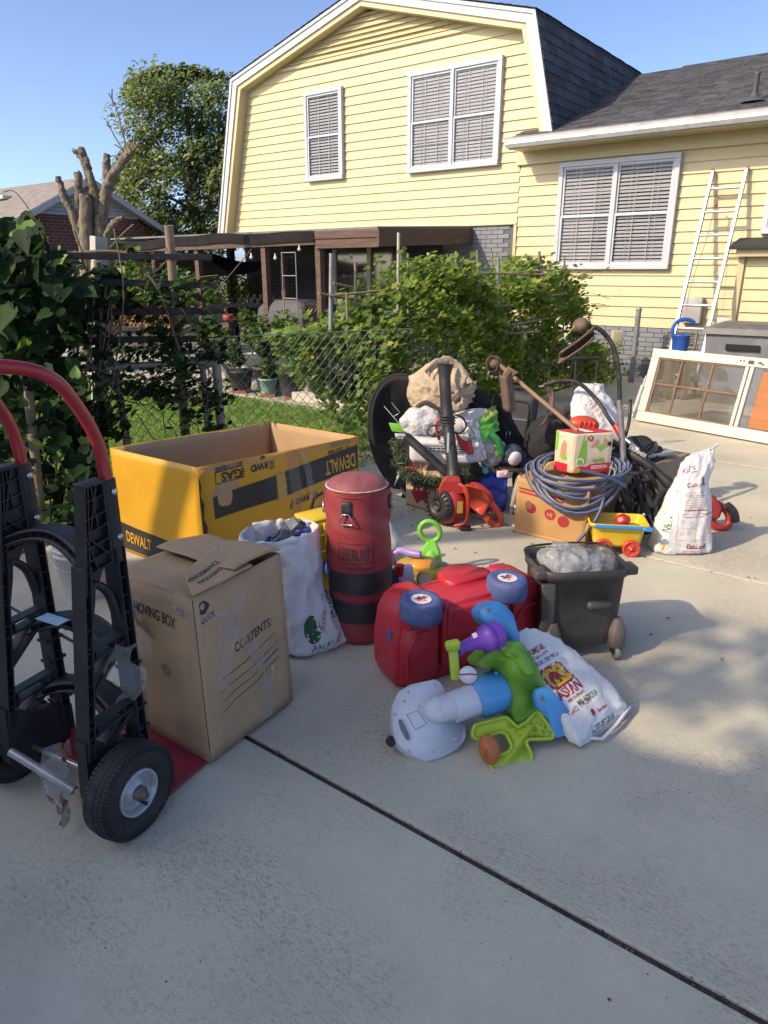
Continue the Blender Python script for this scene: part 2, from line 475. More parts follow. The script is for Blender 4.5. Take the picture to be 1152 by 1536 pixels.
# ================================================================ SETTING
CONC = mat('concrete', (.53, .505, .395), rough=.9, var=.05, vs=1.1, bump=.5, bs=260, objr=.03, dirt=((.40, .37, .32), .4, 2.2))
def concrete_detail(m):
    """pits elongated along the broom direction and a few pale and rusty patches"""
    nt = m.node_tree; L = nt.links.new; b = nt.nodes['Principled BSDF']
    src = b.inputs['Base Color'].links[0].from_socket
    tc = _n(nt, 'ShaderNodeTexCoord')
    mp = _n(nt, 'ShaderNodeMapping'); mp.inputs['Scale'].default_value = (55, 150, 60)
    L(tc.outputs['Object'], mp.inputs[0])
    n = _n(nt, 'ShaderNodeTexNoise'); n.inputs['Scale'].default_value = 1.0; n.inputs['Detail'].default_value = 8; n.inputs['Roughness'].default_value = .82; n.inputs['Distortion'].default_value = 1.2
    L(mp.outputs[0], n.inputs[0])
    big = _n(nt, 'ShaderNodeTexNoise'); big.inputs['Scale'].default_value = 1.6; big.inputs['Detail'].default_value = 5; L(tc.outputs['Object'], big.inputs[0])
    r1 = _n(nt, 'ShaderNodeMapRange'); r1.inputs[1].default_value = .49; r1.inputs[2].default_value = .60; L(n.outputs[0], r1.inputs[0])
    r2 = _n(nt, 'ShaderNodeMapRange'); r2.inputs[1].default_value = .42; r2.inputs[2].default_value = .68; r2.inputs[3].default_value = .10; r2.inputs[4].default_value = .95; L(big.outputs[0], r2.inputs[0])
    mu = _n(nt, 'ShaderNodeMath', operation='MULTIPLY'); L(r1.outputs[0], mu.inputs[0]); L(r2.outputs[0], mu.inputs[1])
    mx = _n(nt, 'ShaderNodeMix', data_type='RGBA'); mx.inputs[7].default_value = (.12, .115, .11, 1)
    L(mu.outputs[0], mx.inputs[0]); L(src, mx.inputs[6])
    n5 = _n(nt, 'ShaderNodeTexNoise'); n5.inputs['Scale'].default_value = .9; n5.inputs['Detail'].default_value = 3
    m5 = _n(nt, 'ShaderNodeMapping'); m5.inputs['Location'].default_value = (4.3, 1.7, 0); L(tc.outputs['Object'], m5.inputs[0]); L(m5.outputs[0], n5.inputs[0])
    r5 = _n(nt, 'ShaderNodeMapRange'); r5.inputs[1].default_value = .56; r5.inputs[2].default_value = .75; r5.inputs[4].default_value = .6; L(n5.outputs[0], r5.inputs[0])
    mx2 = _n(nt, 'ShaderNodeMix', data_type='RGBA'); mx2.inputs[7].default_value = (.40, .335, .25, 1)
    L(r5.outputs[0], mx2.inputs[0]); L(mx.outputs[2], mx2.inputs[6])
    # broad darker weathering and hairline cracks
    n8 = _n(nt, 'ShaderNodeTexNoise'); n8.inputs['Scale'].default_value = .55; n8.inputs['Detail'].default_value = 9; n8.inputs['Roughness'].default_value = .72; L(tc.outputs['Object'], n8.inputs[0])
    r8 = _n(nt, 'ShaderNodeMapRange'); r8.inputs[1].default_value = .46; r8.inputs[2].default_value = .62; r8.inputs[4].default_value = .34; L(n8.outputs[0], r8.inputs[0])
    mx8 = _n(nt, 'ShaderNodeMix', data_type='RGBA'); mx8.inputs[7].default_value = (.30, .30, .275, 1); L(r8.outputs[0], mx8.inputs[0]); L(mx2.outputs[2], mx8.inputs[6]); mx2 = mx8
    # fine aggregate salt and pepper
    n6 = _n(nt, 'ShaderNodeTexNoise'); n6.inputs['Scale'].default_value = 420; n6.inputs['Detail'].default_value = 2; L(tc.outputs['Object'], n6.inputs[0])
    r6 = _n(nt, 'ShaderNodeMapRange'); r6.inputs[1].default_value = .3; r6.inputs[2].default_value = .7; r6.inputs[3].default_value = .86; r6.inputs[4].default_value = 1.12; L(n6.outputs[0], r6.inputs[0])
    sc = _n(nt, 'ShaderNodeVectorMath', operation='SCALE'); L(mx2.outputs[2], sc.inputs[0]); L(r6.outputs[0], sc.inputs['Scale'])
    L(sc.outputs[0], b.inputs['Base Color'])
    bp = b.inputs['Normal'].links[0].from_node
    bp2 = _n(nt, 'ShaderNodeBump'); bp2.inputs['Strength'].default_value = .35; bp2.inputs['Distance'].default_value = .002; bp2.invert = True
    L(mu.outputs[0], bp2.inputs['Height']); L(bp.outputs[0], bp2.inputs['Normal']); L(bp2.outputs[0], b.inputs['Normal'])
concrete_detail(CONC)
TARSEAL = mat('joint_filler', (.035, .035, .033), rough=.95, var=.4, vs=30, bump=.8, bs=90, dirt=((.09, .085, .075), .8, 20))
EARTH = mat('earth', (.12, .095, .06), rough=1, var=.3, vs=3, bump=.6, bs=30, dirt=((.06, .08, .03), .6, 4))

struct(mk('ground', MB().add([(-90, -60, -.05), (90, -60, -.05), (90, 130, -.05), (-90, 130, -.05)], [(0, 1, 2, 3)]), EARTH))
# driveway in the house frame; joints at y = -14.2, -11.75, -9.33, -6.9, -4.4 and one column joint
DW = bpy.data.objects.new('driveway', MB().box((3.1, -8.5, -.0225), (9.4, 18, .025)).mesh('driveway', TARSEAL))
COL.objects.link(DW); DW.matrix_basis = HM; struct(DW)
slab_m = {}
ys = [-17.5, -14.2, -11.75, -9.33, -6.9, -4.45, -2.0, 0.0]
xs = [-1.55, 7.7]
for j in range(7):
    y0, y1 = ys[j] + .011, ys[j + 1] - .011
    if j == 6: y1 = -.02
    for xa, xb in ((-1.5, 3.35), (3.372, 7.7)):
        xa2 = xa
        mb = MB().box(((xa2 + xb) / 2, (y0 + y1) / 2, -.03), (xb - xa2, y1 - y0, .06))
        o = mk('concrete_slab', mb, CONC, DW, bev=.004, seg=2); 
# grass
LAWN = mat('lawn', (.13, .22, .04), rough=.95, var=.35, vs=2.2, bump=.8, bs=120, dirt=((.16, .17, .05), .5, 3))
def lawn_poly(pts): return MB().add([(p[0], p[1], -.028) for p in pts], [tuple(range(len(pts)))])
struct(mk('lawn', lawn_poly([(-14, 2.0), (-2.2, 2.0), (-1.9, 4.4), (-.3, 5.2), (3.2, 9.0), (2.0, 10.2), (-8, 17), (-20, 26), (-40, 26), (-40, 4)]), LAWN))
def pts_in(poly, n):
    P = np.array(poly); lo, hi = P.min(0), P.max(0); out = []
    while len(out) < n:
        q = rng.uniform(lo, hi, (n, 2)); ins = np.zeros(n, bool); j = len(P) - 1
        for i in range(len(P)):
            c = ((P[i, 1] > q[:, 1]) != (P[j, 1] > q[:, 1])) & (q[:, 0] < (P[j, 0] - P[i, 0]) * (q[:, 1] - P[i, 1]) / (P[j, 1] - P[i, 1] + 1e-9) + P[i, 0])
            ins ^= c; j = i
        out += list(q[ins])
    return np.array(out[:n])
GRASS = [mat('grass_a', (.12, .23, .03), rough=.6, island=.35, bump=0, sub=.35), mat('grass_b', (.20, .31, .05), rough=.6, island=.3, bump=0, sub=.35)]
gp = pts_in([(-3.4, 4.7), (-1.2, 5.0), (.2, 5.7), (.3, 7.5), (-.4, 9.0), (-3, 10.4), (-6, 11), (-4.2, 7)], 36000)
G = leaves('grass', np.c_[gp, np.full(len(gp), -.0)], .075, GRASS, 'blade', svar=.5, up=.1)
G['label'] = 'bright green mown lawn grass seen through the chain link fence'
# stand the blades up
PATIO = mat('patio_concrete', (.36, .33, .28), rough=.95, var=.15, vs=2, bump=.4, bs=90, dirt=((.2, .17, .13), .5, 4))
pm = MB().box((-5.9, -2.2, -.03), (8.2, 4.4, .08)).box((-6.2, -4.55, -.03), (7.4, .28, .1))
PT = mk('patio', pm, PATIO, bev=.01); PT.matrix_basis = HM; struct(PT)

# ================================================================ THE YELLOW HOUSE
SIDING = mat('yellow_siding', (.51, .43, .252), rough=.55, var=.035, vs=2.5, bump=.04, bs=25, objr=.03, dirt=((.55, .43, .22), .22, 2.2))
STRIM = mat('yellow_trim', (.49, .415, .245), rough=.5, var=.04, vs=3, bump=.05)
WHITE = mat('white_trim', (.46, .47, .48), rough=.5, var=.05, vs=3, bump=.06, dirt=((.45, .43, .38), .3, 6))
GREYTRIM = mat('window_trim', (.40, .43, .47), rough=.5, var=.06, vs=4, bump=.05, dirt=((.4, .4, .4), .3, 9))
ROOFM = mat('roof_shingle', (.062, .064, .072), rough=.95, island=.32, var=.15, vs=9, bump=.6, bs=160)
ROOFU = mat('roof_deck', (.03, .03, .033), rough=.95)
BRICKG = mat('grey_brick', (.175, .19, .21), rough=.75, objr=.06, var=.06, bump=.35, bs=60)
MORTG = mat('grey_mortar', (.10, .11, .125), rough=.9, bump=.4)
GLASS = mat('window_glass', (.02, .025, .03), rough=.06, var=0, bump=0, spec=.6, alpha=.16)
BLIND = mat('blind_slat', (.44, .46, .49), rough=.6, var=.05, bump=0)
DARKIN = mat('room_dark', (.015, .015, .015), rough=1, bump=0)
MUNT = mat('muntin', (.55, .54, .50), rough=.5, bump=0)

house = thing('yellow_house', 'yellow lap-sided house with gambrel gable, dark shingle roofs and white trim', 'house', M=HM)
H0 = MB().box((-6.15, 4.0, 1.05), (5.9, 7.9, 2.3)).box((1.9, 3.4, 1.5), (10.2, 6.7, 3.3))          # solid core behind the cladding
gz = [(-9.55, 2.2), (-2.4, 2.2), (-2.95, 4.75), (-6.1, 5.6), (-9.0, 4.75)]
# core under the gable
H0.prism([(x, z) for x, z in [(-9.5, 2.2), (-3.05, 2.2), (-3.1, 4.6), (-6.1, 5.45), (-9.05, 4.6)]], -7.9, -.03, RX(90) , 0)
mk('wall_core', H0, STRIM, house)

KL, KR, ZK, ZP, XC = -9.22, -2.98, 4.885, 5.73, -6.1
def gx(z, inset=.0):
    """left and right limits of the gable at height z"""
    if z <= ZK:
        d = (ZK - z) * .245; return KL - d + inset, KR + d - inset
    d = (z - ZK) / (ZP - ZK) * 3.12; return KL + d + inset * 1.2, KR - d - inset * 1.2
def board(xa0, xb0, xa1, xb1, z0, z1):
    t0, t1 = .03, .008
    return MB().hexa([(xa0, -t0, z0), (xb0, -t0, z0), (xb0, 0, z0), (xa0, 0, z0)], [(xa1, -t1, z1), (xb1, -t1, z1), (xb1, 0, z1), (xa1, 0, z1)])
EXP = .1415
def boards(a0, b0, a1, b1, z0, z1):
    n = 1 if b0 - a0 < 2 else 2 if b0 - a0 < 5 else 3; cuts = sorted(random.uniform(.12, .88) for _ in range(n - 1)); f = [0] + cuts + [1]
    for i in range(n):
        g0, g1 = (.0012 if i else 0), (.0012 if i < n - 1 else 0); dz = random.uniform(-.0008, .0008)
        la, lb = a0 + (b0 - a0) * f[i], a0 + (b0 - a0) * f[i + 1]
        mk('siding_board', board(la + g0, lb - g1, (la if i else a1) + g0, (lb if i < n - 1 else b1) - g1, z0 + dz, z1), SIDING, house)
z = 2.2; k = 0
while z < 5.35:
    z1 = z + EXP + .006; a0, b0 = gx(z, .10); a1, b1 = gx(min(z1, 5.6), .10)
    if z < 2.2 + 8 * EXP: b0 = b1 = 0.0 + (-3.18 if z < 3.1 else b0)
    if z < 3.2: b0 = b1 = -3.2
    if b1 - a1 > .3: boards(a0, b0, a1, b1, z, z1)
    z += EXP
z = .72
while z < 3.06:
    z1 = min(z + EXP + .006, 3.12)
    a = -3.19
    boards(a, 6.9, a, 6.9, z, z1)
    z += EXP
# little wall piece right of the gable between the eave and the rake, corner boards
mk('corner_board', MB().box((-3.215, -.02, 1.45), (.05, .05, 1.5)), STRIM, house, bev=.004)
mk('drip_board', MB().box((-6.5, -.02, 2.185), (6.6, .07, .035)), STRIM, house, bev=.004)
mk('frieze_board', MB().box((1.8, -.045, 3.09), (10.1, .03, .2)), STRIM, house, bev=.004)
# rake boards: white fascia at y=-.25, yellow soffit strip behind, both following the gambrel line
def band(xl, zl, xr, zr, w, y0, y1):
    d = Vector((xr - xl, 0, zr - zl)); n = Vector((-d.z, 0, d.x)).normalized()
    if n.z > 0: n = -n
    if abs(d.x) < abs(d.z): n = Vector((d.z, 0, -d.x)).normalized() * (1 if (xl < XC) == (d.z > 0) else -1)
    return n
def rake(y0, y1, w, m, name, out=0.0, z0l=2.2, z0r=3.30):
    oz = out * 1.04
    OL = [(KL - (ZK - z0l) * .245 - out, z0l), (KL - out, ZK + oz * .8), (XC, ZP + oz), (KR + out, ZK + oz * .8), (KR + (ZK - z0r) * .245 + out, z0r)]
    wi = w
    IL = [(OL[0][0] + wi, z0l), (OL[1][0] + wi, OL[1][1] - wi * .86), (XC, ZP + oz - wi * 1.04), (OL[3][0] - wi, OL[3][1] - wi * .86), (OL[4][0] - wi, z0r)]
    for i in range(4):
        P = [OL[i], OL[i + 1], IL[i + 1], IL[i]]
        mb = MB().hexa([(p[0], y0, p[1]) for p in P], [(p[0], y1, p[1]) for p in P])
        mk(name, mb, m, house, bev=.004)
rake(-.255, -.225, .135, WHITE, 'fascia_board')
rake(-.275, -.225, .045, WHITE, 'rake_moulding', out=.012)
rake(-.226, .02, .20, STRIM, 'rake_soffit', out=-.006)
# soffit underside is the inner edge of the block above; vent louvre under the peak
lou = MB()
for i in range(9):
    zz = 4.98 + i * .075; d = (5.58 - zz) / (ZP - ZK) * 3.12
    if d > .1: lou.box((XC + .0, -.045, zz + .03), (2 * d - .25, .012, .062), T(0, 0, 0))
lv = mk('gable_vent', MB().hexa([(XC - 2.35, -.05, 4.90), (XC + 2.35, -.05, 4.90), (XC + 2.35, -.012, 4.90), (XC - 2.35, -.012, 4.90)],
        [(XC - 2.2, -.05, 4.95), (XC + 2.2, -.05, 4.95), (XC + 2.2, -.012, 4.95), (XC - 2.2, -.012, 4.95)]), STRIM, house)
for i in range(8):
    zz = 4.96 + i * .078; d = (5.56 - zz) / (ZP - ZK) * 3.12
    mk('louvre_slat', MB().hexa([(XC - d, -.06, zz), (XC + d, -.06, zz), (XC + d, -.045, zz), (XC - d, -.045, zz)],
       [(XC - d, -.02, zz + .055), (XC + d, -.02, zz + .055), (XC + d, -.01, zz + .055), (XC - d, -.01, zz + .055)]), STRIM, lv)

# ---- roofs: stepped shingle courses, every tab a thin slab
def shingle_plane(name, o, u, v, w, h, tab=.2, exp=.14, lim=None, thick=.008, parent=house):
    """o origin at the lower edge, u along the eave, v up the slope (units)"""
    u, v = Vector(u).normalized(), Vector(v).normalized(); n = u.cross(v); mb = MB(); r = random.Random(3)
    rows = int(h / exp)
    for j in range(rows):
        x = -r.random() * tab; v0, v1 = j * exp, (j + 1) * exp + .01
        while x < w:
            tw = tab * r.choice([.6, .8, 1, 1.2, 1.5]); a, b = max(x, 0), min(x + tw - .006, w); x += tw
            if lim:
                la, lb = lim(j * exp); a, b = max(a, la), min(b, lb)
            if b - a < .02: continue
            t = thick * r.choice([.7, 1, 1.5]) + .003
            q = [o + u * a + v * v0 + n * t, o + u * b + v * v0 + n * t, o + u * b + v * v1 + n * .002, o + u * a + v * v1 + n * .002]
            lo = [o + u * a + v * v0, o + u * b + v * v0]
            mb.add([lo[0], lo[1]] + q, [(2, 3, 4, 5), (0, 1, 3, 2), (1, 4, 3), (0, 2, 5)])
    return mk(name, mb, ROOFM, parent, kind='stuff')
EZ = 3.27; RS = (4.885 - EZ) / 4.5                                    # ranch roof: eave y=-.5, ridge y=4
rn = Vector((0, 1, RS)).normalized()
rl = Vector((0, 4.5, 4.5 * RS)).length
mk('ranch_roof_deck', MB().hexa([(-3.15, -.5, EZ - .05), (7.2, -.5, EZ - .05), (7.2, 4, 4.83), (-3.15, 4, 4.83)], [(-3.15, -.5, EZ), (7.2, -.5, EZ), (7.2, 4, 4.883), (-3.15, 4, 4.883)])
   .hexa([(-3.15, 4, 4.83), (7.2, 4, 4.83), (7.2, 8, 3.4), (-3.15, 8, 3.4)], [(-3.15, 4, 4.883), (7.2, 4, 4.883), (7.2, 8, 3.45), (-3.15, 8, 3.45)]), ROOFU, house)
shingle_plane('roof_shingles', Vector((-3.17, -.52, EZ)), (1, 0, 0), rn, 10.3, rl + .02)
mk('ridge_cap', MB().tube([(-2.2, 4.0, 4.895), (7.2, 4.0, 4.905)], .03, 6, flat=.6), ROOFM, house)
# gambrel: steep right face, upper slopes (seen edge on)
st = Vector((.245, 0, -1)).normalized()
sl = (ZK - 2.3) * 1.03
shingle_plane('roof_shingles', Vector((KR + (ZK - 3.33) * .245 + .02, -.27, 3.33)), (0, 1, 0), -st, 8.3, (ZK - 3.33) * 1.03 + .02, tab=.25)
shingle_plane('roof_shingles', Vector((KR + .02, -.27, ZK + .03)), (0, 1, 0), Vector((-3.12, 0, ZP - ZK)), 8.3, 3.24, tab=.25)
shingle_plane('roof_shingles', Vector((KL - .04, 8.0, ZK + .03)), (0, -1, 0), Vector((3.12, 0, ZP - ZK)), 8.27, 3.24, tab=.25)
shingle_plane('roof_shingles', Vector((KL - (ZK - 2.25) * .245 - .03, 8.0, 2.25)), (0, -1, 0), Vector((.245, 0, 1)), 8.27, 2.72, tab=.25)
gd = MB()
for P in ([(KR + (ZK - 3.32) * .245, 3.32), (KR, ZK), (XC, ZP), (KL, ZK), (KL - (ZK - 2.2) * .245, 2.2)],):
    o2 = [(x * 1.0 + (.015 if x > XC else -.015 if x < XC else 0), zz + .02) for x, zz in P]
    for i in range(4):
        a, b, c, d = P[i], P[i + 1], o2[i + 1], o2[i]
        gd.hexa([(a[0], -.27, a[1]), (b[0], -.27, b[1]), (c[0], -.27, c[1]), (d[0], -.27, d[1])], [(a[0], 8, a[1]), (b[0], 8, b[1]), (c[0], 8, c[1]), (d[0], 8, d[1])])
mk('gambrel_roof_deck', gd, ROOFU, house)
# eave of the ranch part: soffit, fascia, gutter
mk('eave_soffit', MB().box((2.0, -.26, 3.17), (10.3, .5, .02)), STRIM, house)
mk('eave_fascia', MB().box((2.0, -.505, 3.20), (10.3, .02, .12)), WHITE, house, bev=.003)
gprof = [(-.515, 3.275), (-.515, 3.16), (-.58, 3.155), (-.625, 3.20), (-.615, 3.235), (-.635, 3.275), (-.645, 3.28), (-.625, 3.285), (-.605, 3.245), (-.612, 3.205), (-.575, 3.17), (-.53, 3.172), (-.528, 3.275)]
gut = MB(); n = len(gprof)
gut.add([(-3.15, y, zz) for y, zz in gprof] + [(7.1, y, zz) for y, zz in gprof], [(i, i + 1, n + i + 1, n + i) for i in range(n - 1)])
gut.add([(-3.15, -.515, 3.16), (-3.15, -.58, 3.155), (-3.15, -.625, 3.2), (-3.15, -.615, 3.235), (-3.15, -.64, 3.28), (-3.15, -.515, 3.28)], [tuple(range(6))])
mk('gutter', gut, mat('gutter_metal', (.62, .62, .62), rough=.35, var=.1, vs=4, bump=.03, dirt=((.3, .29, .27), .5, 5)), house)
mk('eave_return', MB().box((-3.13, -.28, 3.22), (.04, .5, .10)), STRIM, house, bev=.003)
# vent pipe on the roof: photo (1130,150)
VP = MB().lathe([(.15, 0), (.13, .03), (.06, .06), (.05, .1)], 20).lathe([(.034, .08), (.034, .30), (.038, .31), (.038, .33), (.02, .335)], 14)
vp = mk('vent_pipe', VP, mat('vent_rubber', (.06, .06, .065), rough=.6), house); vp.location = (-.07, .05, EZ + .55 * RS)

# ---- windows
def window(x0, x1, z0, z1, panes, blind_seed, tilt=.35, broken=None):
    fr = .068 if x1 - x0 > 1 else .062
    w = MB()
    w.box(((x0 + x1) / 2, -.030, z1 - fr / 2), (x1 - x0, .084, fr)).box(((x0 + x1) / 2, -.034, z0 + fr / 2), (x1 - x0, .096, fr))
    w.box((x0 + fr / 2, -.030, (z0 + z1) / 2), (fr, .082, z1 - z0 - 2 * fr)).box((x1 - fr / 2, -.030, (z0 + z1) / 2), (fr, .082, z1 - z0 - 2 * fr))
    wo = mk('window_frame', w, GREYTRIM, house, bev=.006)
    wo.location = (0, -.026, 0)
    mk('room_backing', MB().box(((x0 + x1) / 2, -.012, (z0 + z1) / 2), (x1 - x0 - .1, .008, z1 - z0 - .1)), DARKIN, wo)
    ix0, ix1 = x0 + fr, x1 - fr; pw = (ix1 - ix0) / panes
    r = random.Random(blind_seed)
    for i in range(panes):
        a, b = ix0 + i * pw + (.02 if i else 0), ix0 + (i + 1) * pw - (.02 if i < panes - 1 else 0)
        if i: mk('mullion', MB().box((ix0 + i * pw, -.047, (z0 + z1) / 2), (.05, .062, z1 - z0 - 2 * fr - .002)), GREYTRIM, wo, bev=.004)
        zb, zt = z0 + fr, z1 - fr; zm = (zb + zt) / 2
        for q, (za, zc) in enumerate(((zb, zm + .012), (zm - .012, zt))):
            y = -.040 if q else -.052
            s_ = .032
            sa = MB().box(((a + b) / 2, y, za + s_ / 2), (b - a - .004, .022, s_)).box(((a + b) / 2, y, zc - s_ / 2), (b - a - .004, .022, s_))
            sa.box((a + .002 + s_ / 2, y, (za + zc) / 2), (s_, .02, zc - za - 2 * s_)).box((b - .002 - s_ / 2, y, (za + zc) / 2), (s_, .02, zc - za - 2 * s_))
            mk('sash', sa, GREYTRIM, wo, bev=.003)
            mk('pane', MB().box(((a + b) / 2, y, (za + zc) / 2), (b - a - 2 * s_, .003, zc - za - 2 * s_)), GLASS, wo)
            mu = MB(); W = b - a - 2 * s_; Hh = zc - za - 2 * s_
            for k2 in (1, 2): mu.box((a + s_ + W * k2 / 3, y + .006, (za + zc) / 2), (.010, .005, Hh))
            mu.box(((a + b) / 2, y + .006, (za + zc) / 2), (W, .0045, .010))
            mk('muntin_grid', mu, MUNT, wo)
        bl = MB(); zz = zb + .03; row = 0
        while zz < zt - .02:
            dz = .0
            t = tilt + r.uniform(-.05, .05)
            bl.hexa([(a + .02, -.030, zz), (b - .02, -.030, zz), (b - .02, -.0295, zz + .001), (a + .02, -.0295, zz + .001)],
                    [(a + .02, -.022, zz + .022 + .016 * t), (b - .02, -.022, zz + .022 + .016 * t), (b - .02, -.0215, zz + .023 + .016 * t), (a + .02, -.0215, zz + .023 + .016 * t)])
            zz += .048; row += 1
        for xx in (.25, .75): bl.box((a + (b - a) * xx, -.0325, (zb + zt) / 2), (.008, .002, zt - zb))
        mk('blind', bl, BLIND, wo, kind='stuff')
    return wo
window(-7.54, -6.65, 3.04, 4.49, 1, 1)
window(-5.25, -3.545, 3.02, 4.485, 2, 2, tilt=.8)
window(-2.53, -.82, 1.51, 2.97, 2, 3, tilt=.5)
window(.27, 1.6, 1.93, 2.97, 2, 4)

# ---- brickwork: foundation of the ranch part and the porch wall; every brick a part
bw, bh, bj = .205, .066, .0085
brick_me = MB().box((0, 0, 0), (bw - bj, .02, bh - bj * .9)).mesh('brick', BRICKG)
half_me = MB().box((0, 0, 0), (bw / 2 - bj, .02, bh - bj * .9)).mesh('brick', BRICKG)
def bricks(x0, x1, z0, z1, y=-.008):
    z = z1 - bh / 2; r = 0
    while z > z0:
        x = x0 + (bw / 2 if r % 2 else 0)
        if r % 2: inst(half_me, 'brick', house, T(x0 + bw / 4, y, z))
        while x + bw <= x1 + .01:
            inst(brick_me, 'brick', house, T(x + bw / 2, y + random.uniform(-.0015, .0015), z)); x += bw
        z -= bh; r += 1
mk('foundation_backing', MB().box((1.9, .012, .35), (10.2, .03, .73)), MORTG, house)
bricks(-2.05, .2, .2, .715)
mk('foundation_panel', MB().box((-2.45, -.012, .36), (.78, .03, .70)), mat('white_panel', (.60, .60, .58), rough=.6, dirt=((.4, .38, .3), .5, 5)), house, bev=.004)
mk('porch_wall_backing', MB().box((-6.3, .012, 1.1), (6.2, .03, 2.2)), MORTG, house)
bricks(-4.55, -3.25, 1.3, 2.165)
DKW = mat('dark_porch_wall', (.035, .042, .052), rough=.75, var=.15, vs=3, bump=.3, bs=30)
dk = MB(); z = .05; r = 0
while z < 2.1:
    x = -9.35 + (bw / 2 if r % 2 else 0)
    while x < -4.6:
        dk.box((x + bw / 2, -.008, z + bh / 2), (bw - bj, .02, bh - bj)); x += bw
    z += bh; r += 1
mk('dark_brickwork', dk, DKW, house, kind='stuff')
# porch door / window in cream frame (photo 497-550, 375-430)
CREAM = mat('cream_paint', (.50, .49, .42), rough=.6, dirt=((.3, .28, .2), .3, 6))
pw = MB()
for a in ((-6.95, -5.3, 2.0, 1.93), (-6.95, -5.3, .95, .88)): pw.box(((a[0] + a[1]) / 2, -.04, (a[2] + a[3]) / 2), (a[1] - a[0], .05, .07))
for x in (-6.92, -6.1, -5.33): pw.box((x, -.04, 1.44), (.08, .048, .98))
pw.box((-6.1, -.035, .45), (1.6, .03, .8))
pwf = mk('porch_window', pw, CREAM, house, bev=.004)
for x in (-6.51, -5.71):
    mk('pane', MB().box((x, -.03, 1.44), (.74, .004, .98)), mat('porch_glass', (.05, .055, .06), rough=.08, spec=.8, bump=0, var=0), pwf)

# ---- bump-out and hood at the right edge of the picture
bo = MB()
mk('bumpout_core', MB().box((.95, -.14, 1.05), (1.66, .27, 1.5)), STRIM, house)
z = .42
while z < 1.72:
    mk('siding_board', MB().hexa([(.21, -.305, z), (1.78, -.305, z), (1.78, -.27, z), (.21, -.27, z)], [(.21, -.282, z + EXP), (1.78, -.282, z + EXP), (1.78, -.27, z + EXP), (.21, -.27, z + EXP)]), SIDING, house); z += EXP
mk('corner_board', MB().box((.15, -.17, 1.06), (.075, .30, 1.5)), STRIM, house, bev=.005)
mk('hood', MB().hexa([(.02, -.52, 1.74), (1.9, -.52, 1.74), (1.9, 0, 1.84), (.02, 0, 1.84)], [(.02, -.52, 1.79), (1.9, -.52, 1.79), (1.9, 0, 1.90), (.02, 0, 1.90)]), ROOFU, house, bev=.012)
mk('hood_soffit', MB().hexa([(.10, -.44, 1.66), (1.9, -.44, 1.66), (1.9, -.31, 1.66), (.10, -.31, 1.66)], [(.10, -.46, 1.75), (1.9, -.46, 1.75), (1.9, -.0, 1.83), (.10, -.0, 1.83)]), STRIM, house)
mk('corner_board', MB().box((6.92, 0, 1.9), (.1, .08, 2.5)), STRIM, house)
# meter boxes, conduit, foundation vent, post
GB = mat('grey_box_paint', (.33, .33, .33), rough=.5, dirt=((.2, .18, .15), .4, 8))
mk('meter_box', MB().rbox((-.42, -.09, .98), (.25, .12, .34), .012), GB, house)
mt = MB().rbox((.0, -.09, .80), (.17, .12, .2), .01).lathe([(.07, 0), (.07, .03), (.05, .045)], 20, T(0, -.15, .8) @ RX(90))
mk('meter_socket', mt, mat('meter_beige', (.45, .44, .40), rough=.5), house)
fv = MB()
for i in range(11): fv.box((-.72 + i * .035, -.025, .58), (.006, .012, .20))
for i in range(6): fv.box((-.545, -.025, .49 + i * .036), (.37, .014, .006))
fv.box((-.545, -.02, .69), (.42, .03, .022)).box((-.545, -.02, .475), (.42, .03, .022)).box((-.745, -.02, .58), (.022, .03, .2)).box((-.345, -.02, .58), (.022, .03, .2))
fo = mk('foundation_vent', fv, mat('vent_iron', (.22, .19, .16), rough=.7, dirt=((.3, .2, .12), .5, 9)), house)
mk('vent_backing', MB().box((-.545, -.014, .58), (.38, .006, .2)), DARKIN, fo)

post = MB().tube([(-1.02, -.9, 0), (-1.02, -.9, 1.06)], .04, 16).ball((-1.02, -.9, 1.07), .044, 2)
solo('pipe_post', 'grey capped steel pipe post standing in front of the brick foundation beside ladder', 'post', MB().tube([HP(-1.0, -.55, 0), HP(-1.0, -.55, .98)], .036, 16).ball(HP(-1.0, -.55, .99), .042, 2), mat('grey_pipe', (.20, .22, .22), rough=.5, metal=.3, var=.2))
eb = solo('utility_box', 'small beige electrical box on a stub by the brick foundation', 'utility box', MB().rbox(HP(-1.25, -.6, .60), (.14, .10, .2), .008, M=None).tube([HP(-1.25, -.6, 0), HP(-1.25, -.6, .5)], .02), mat('beige_box', (.42, .37, .25), rough=.6))

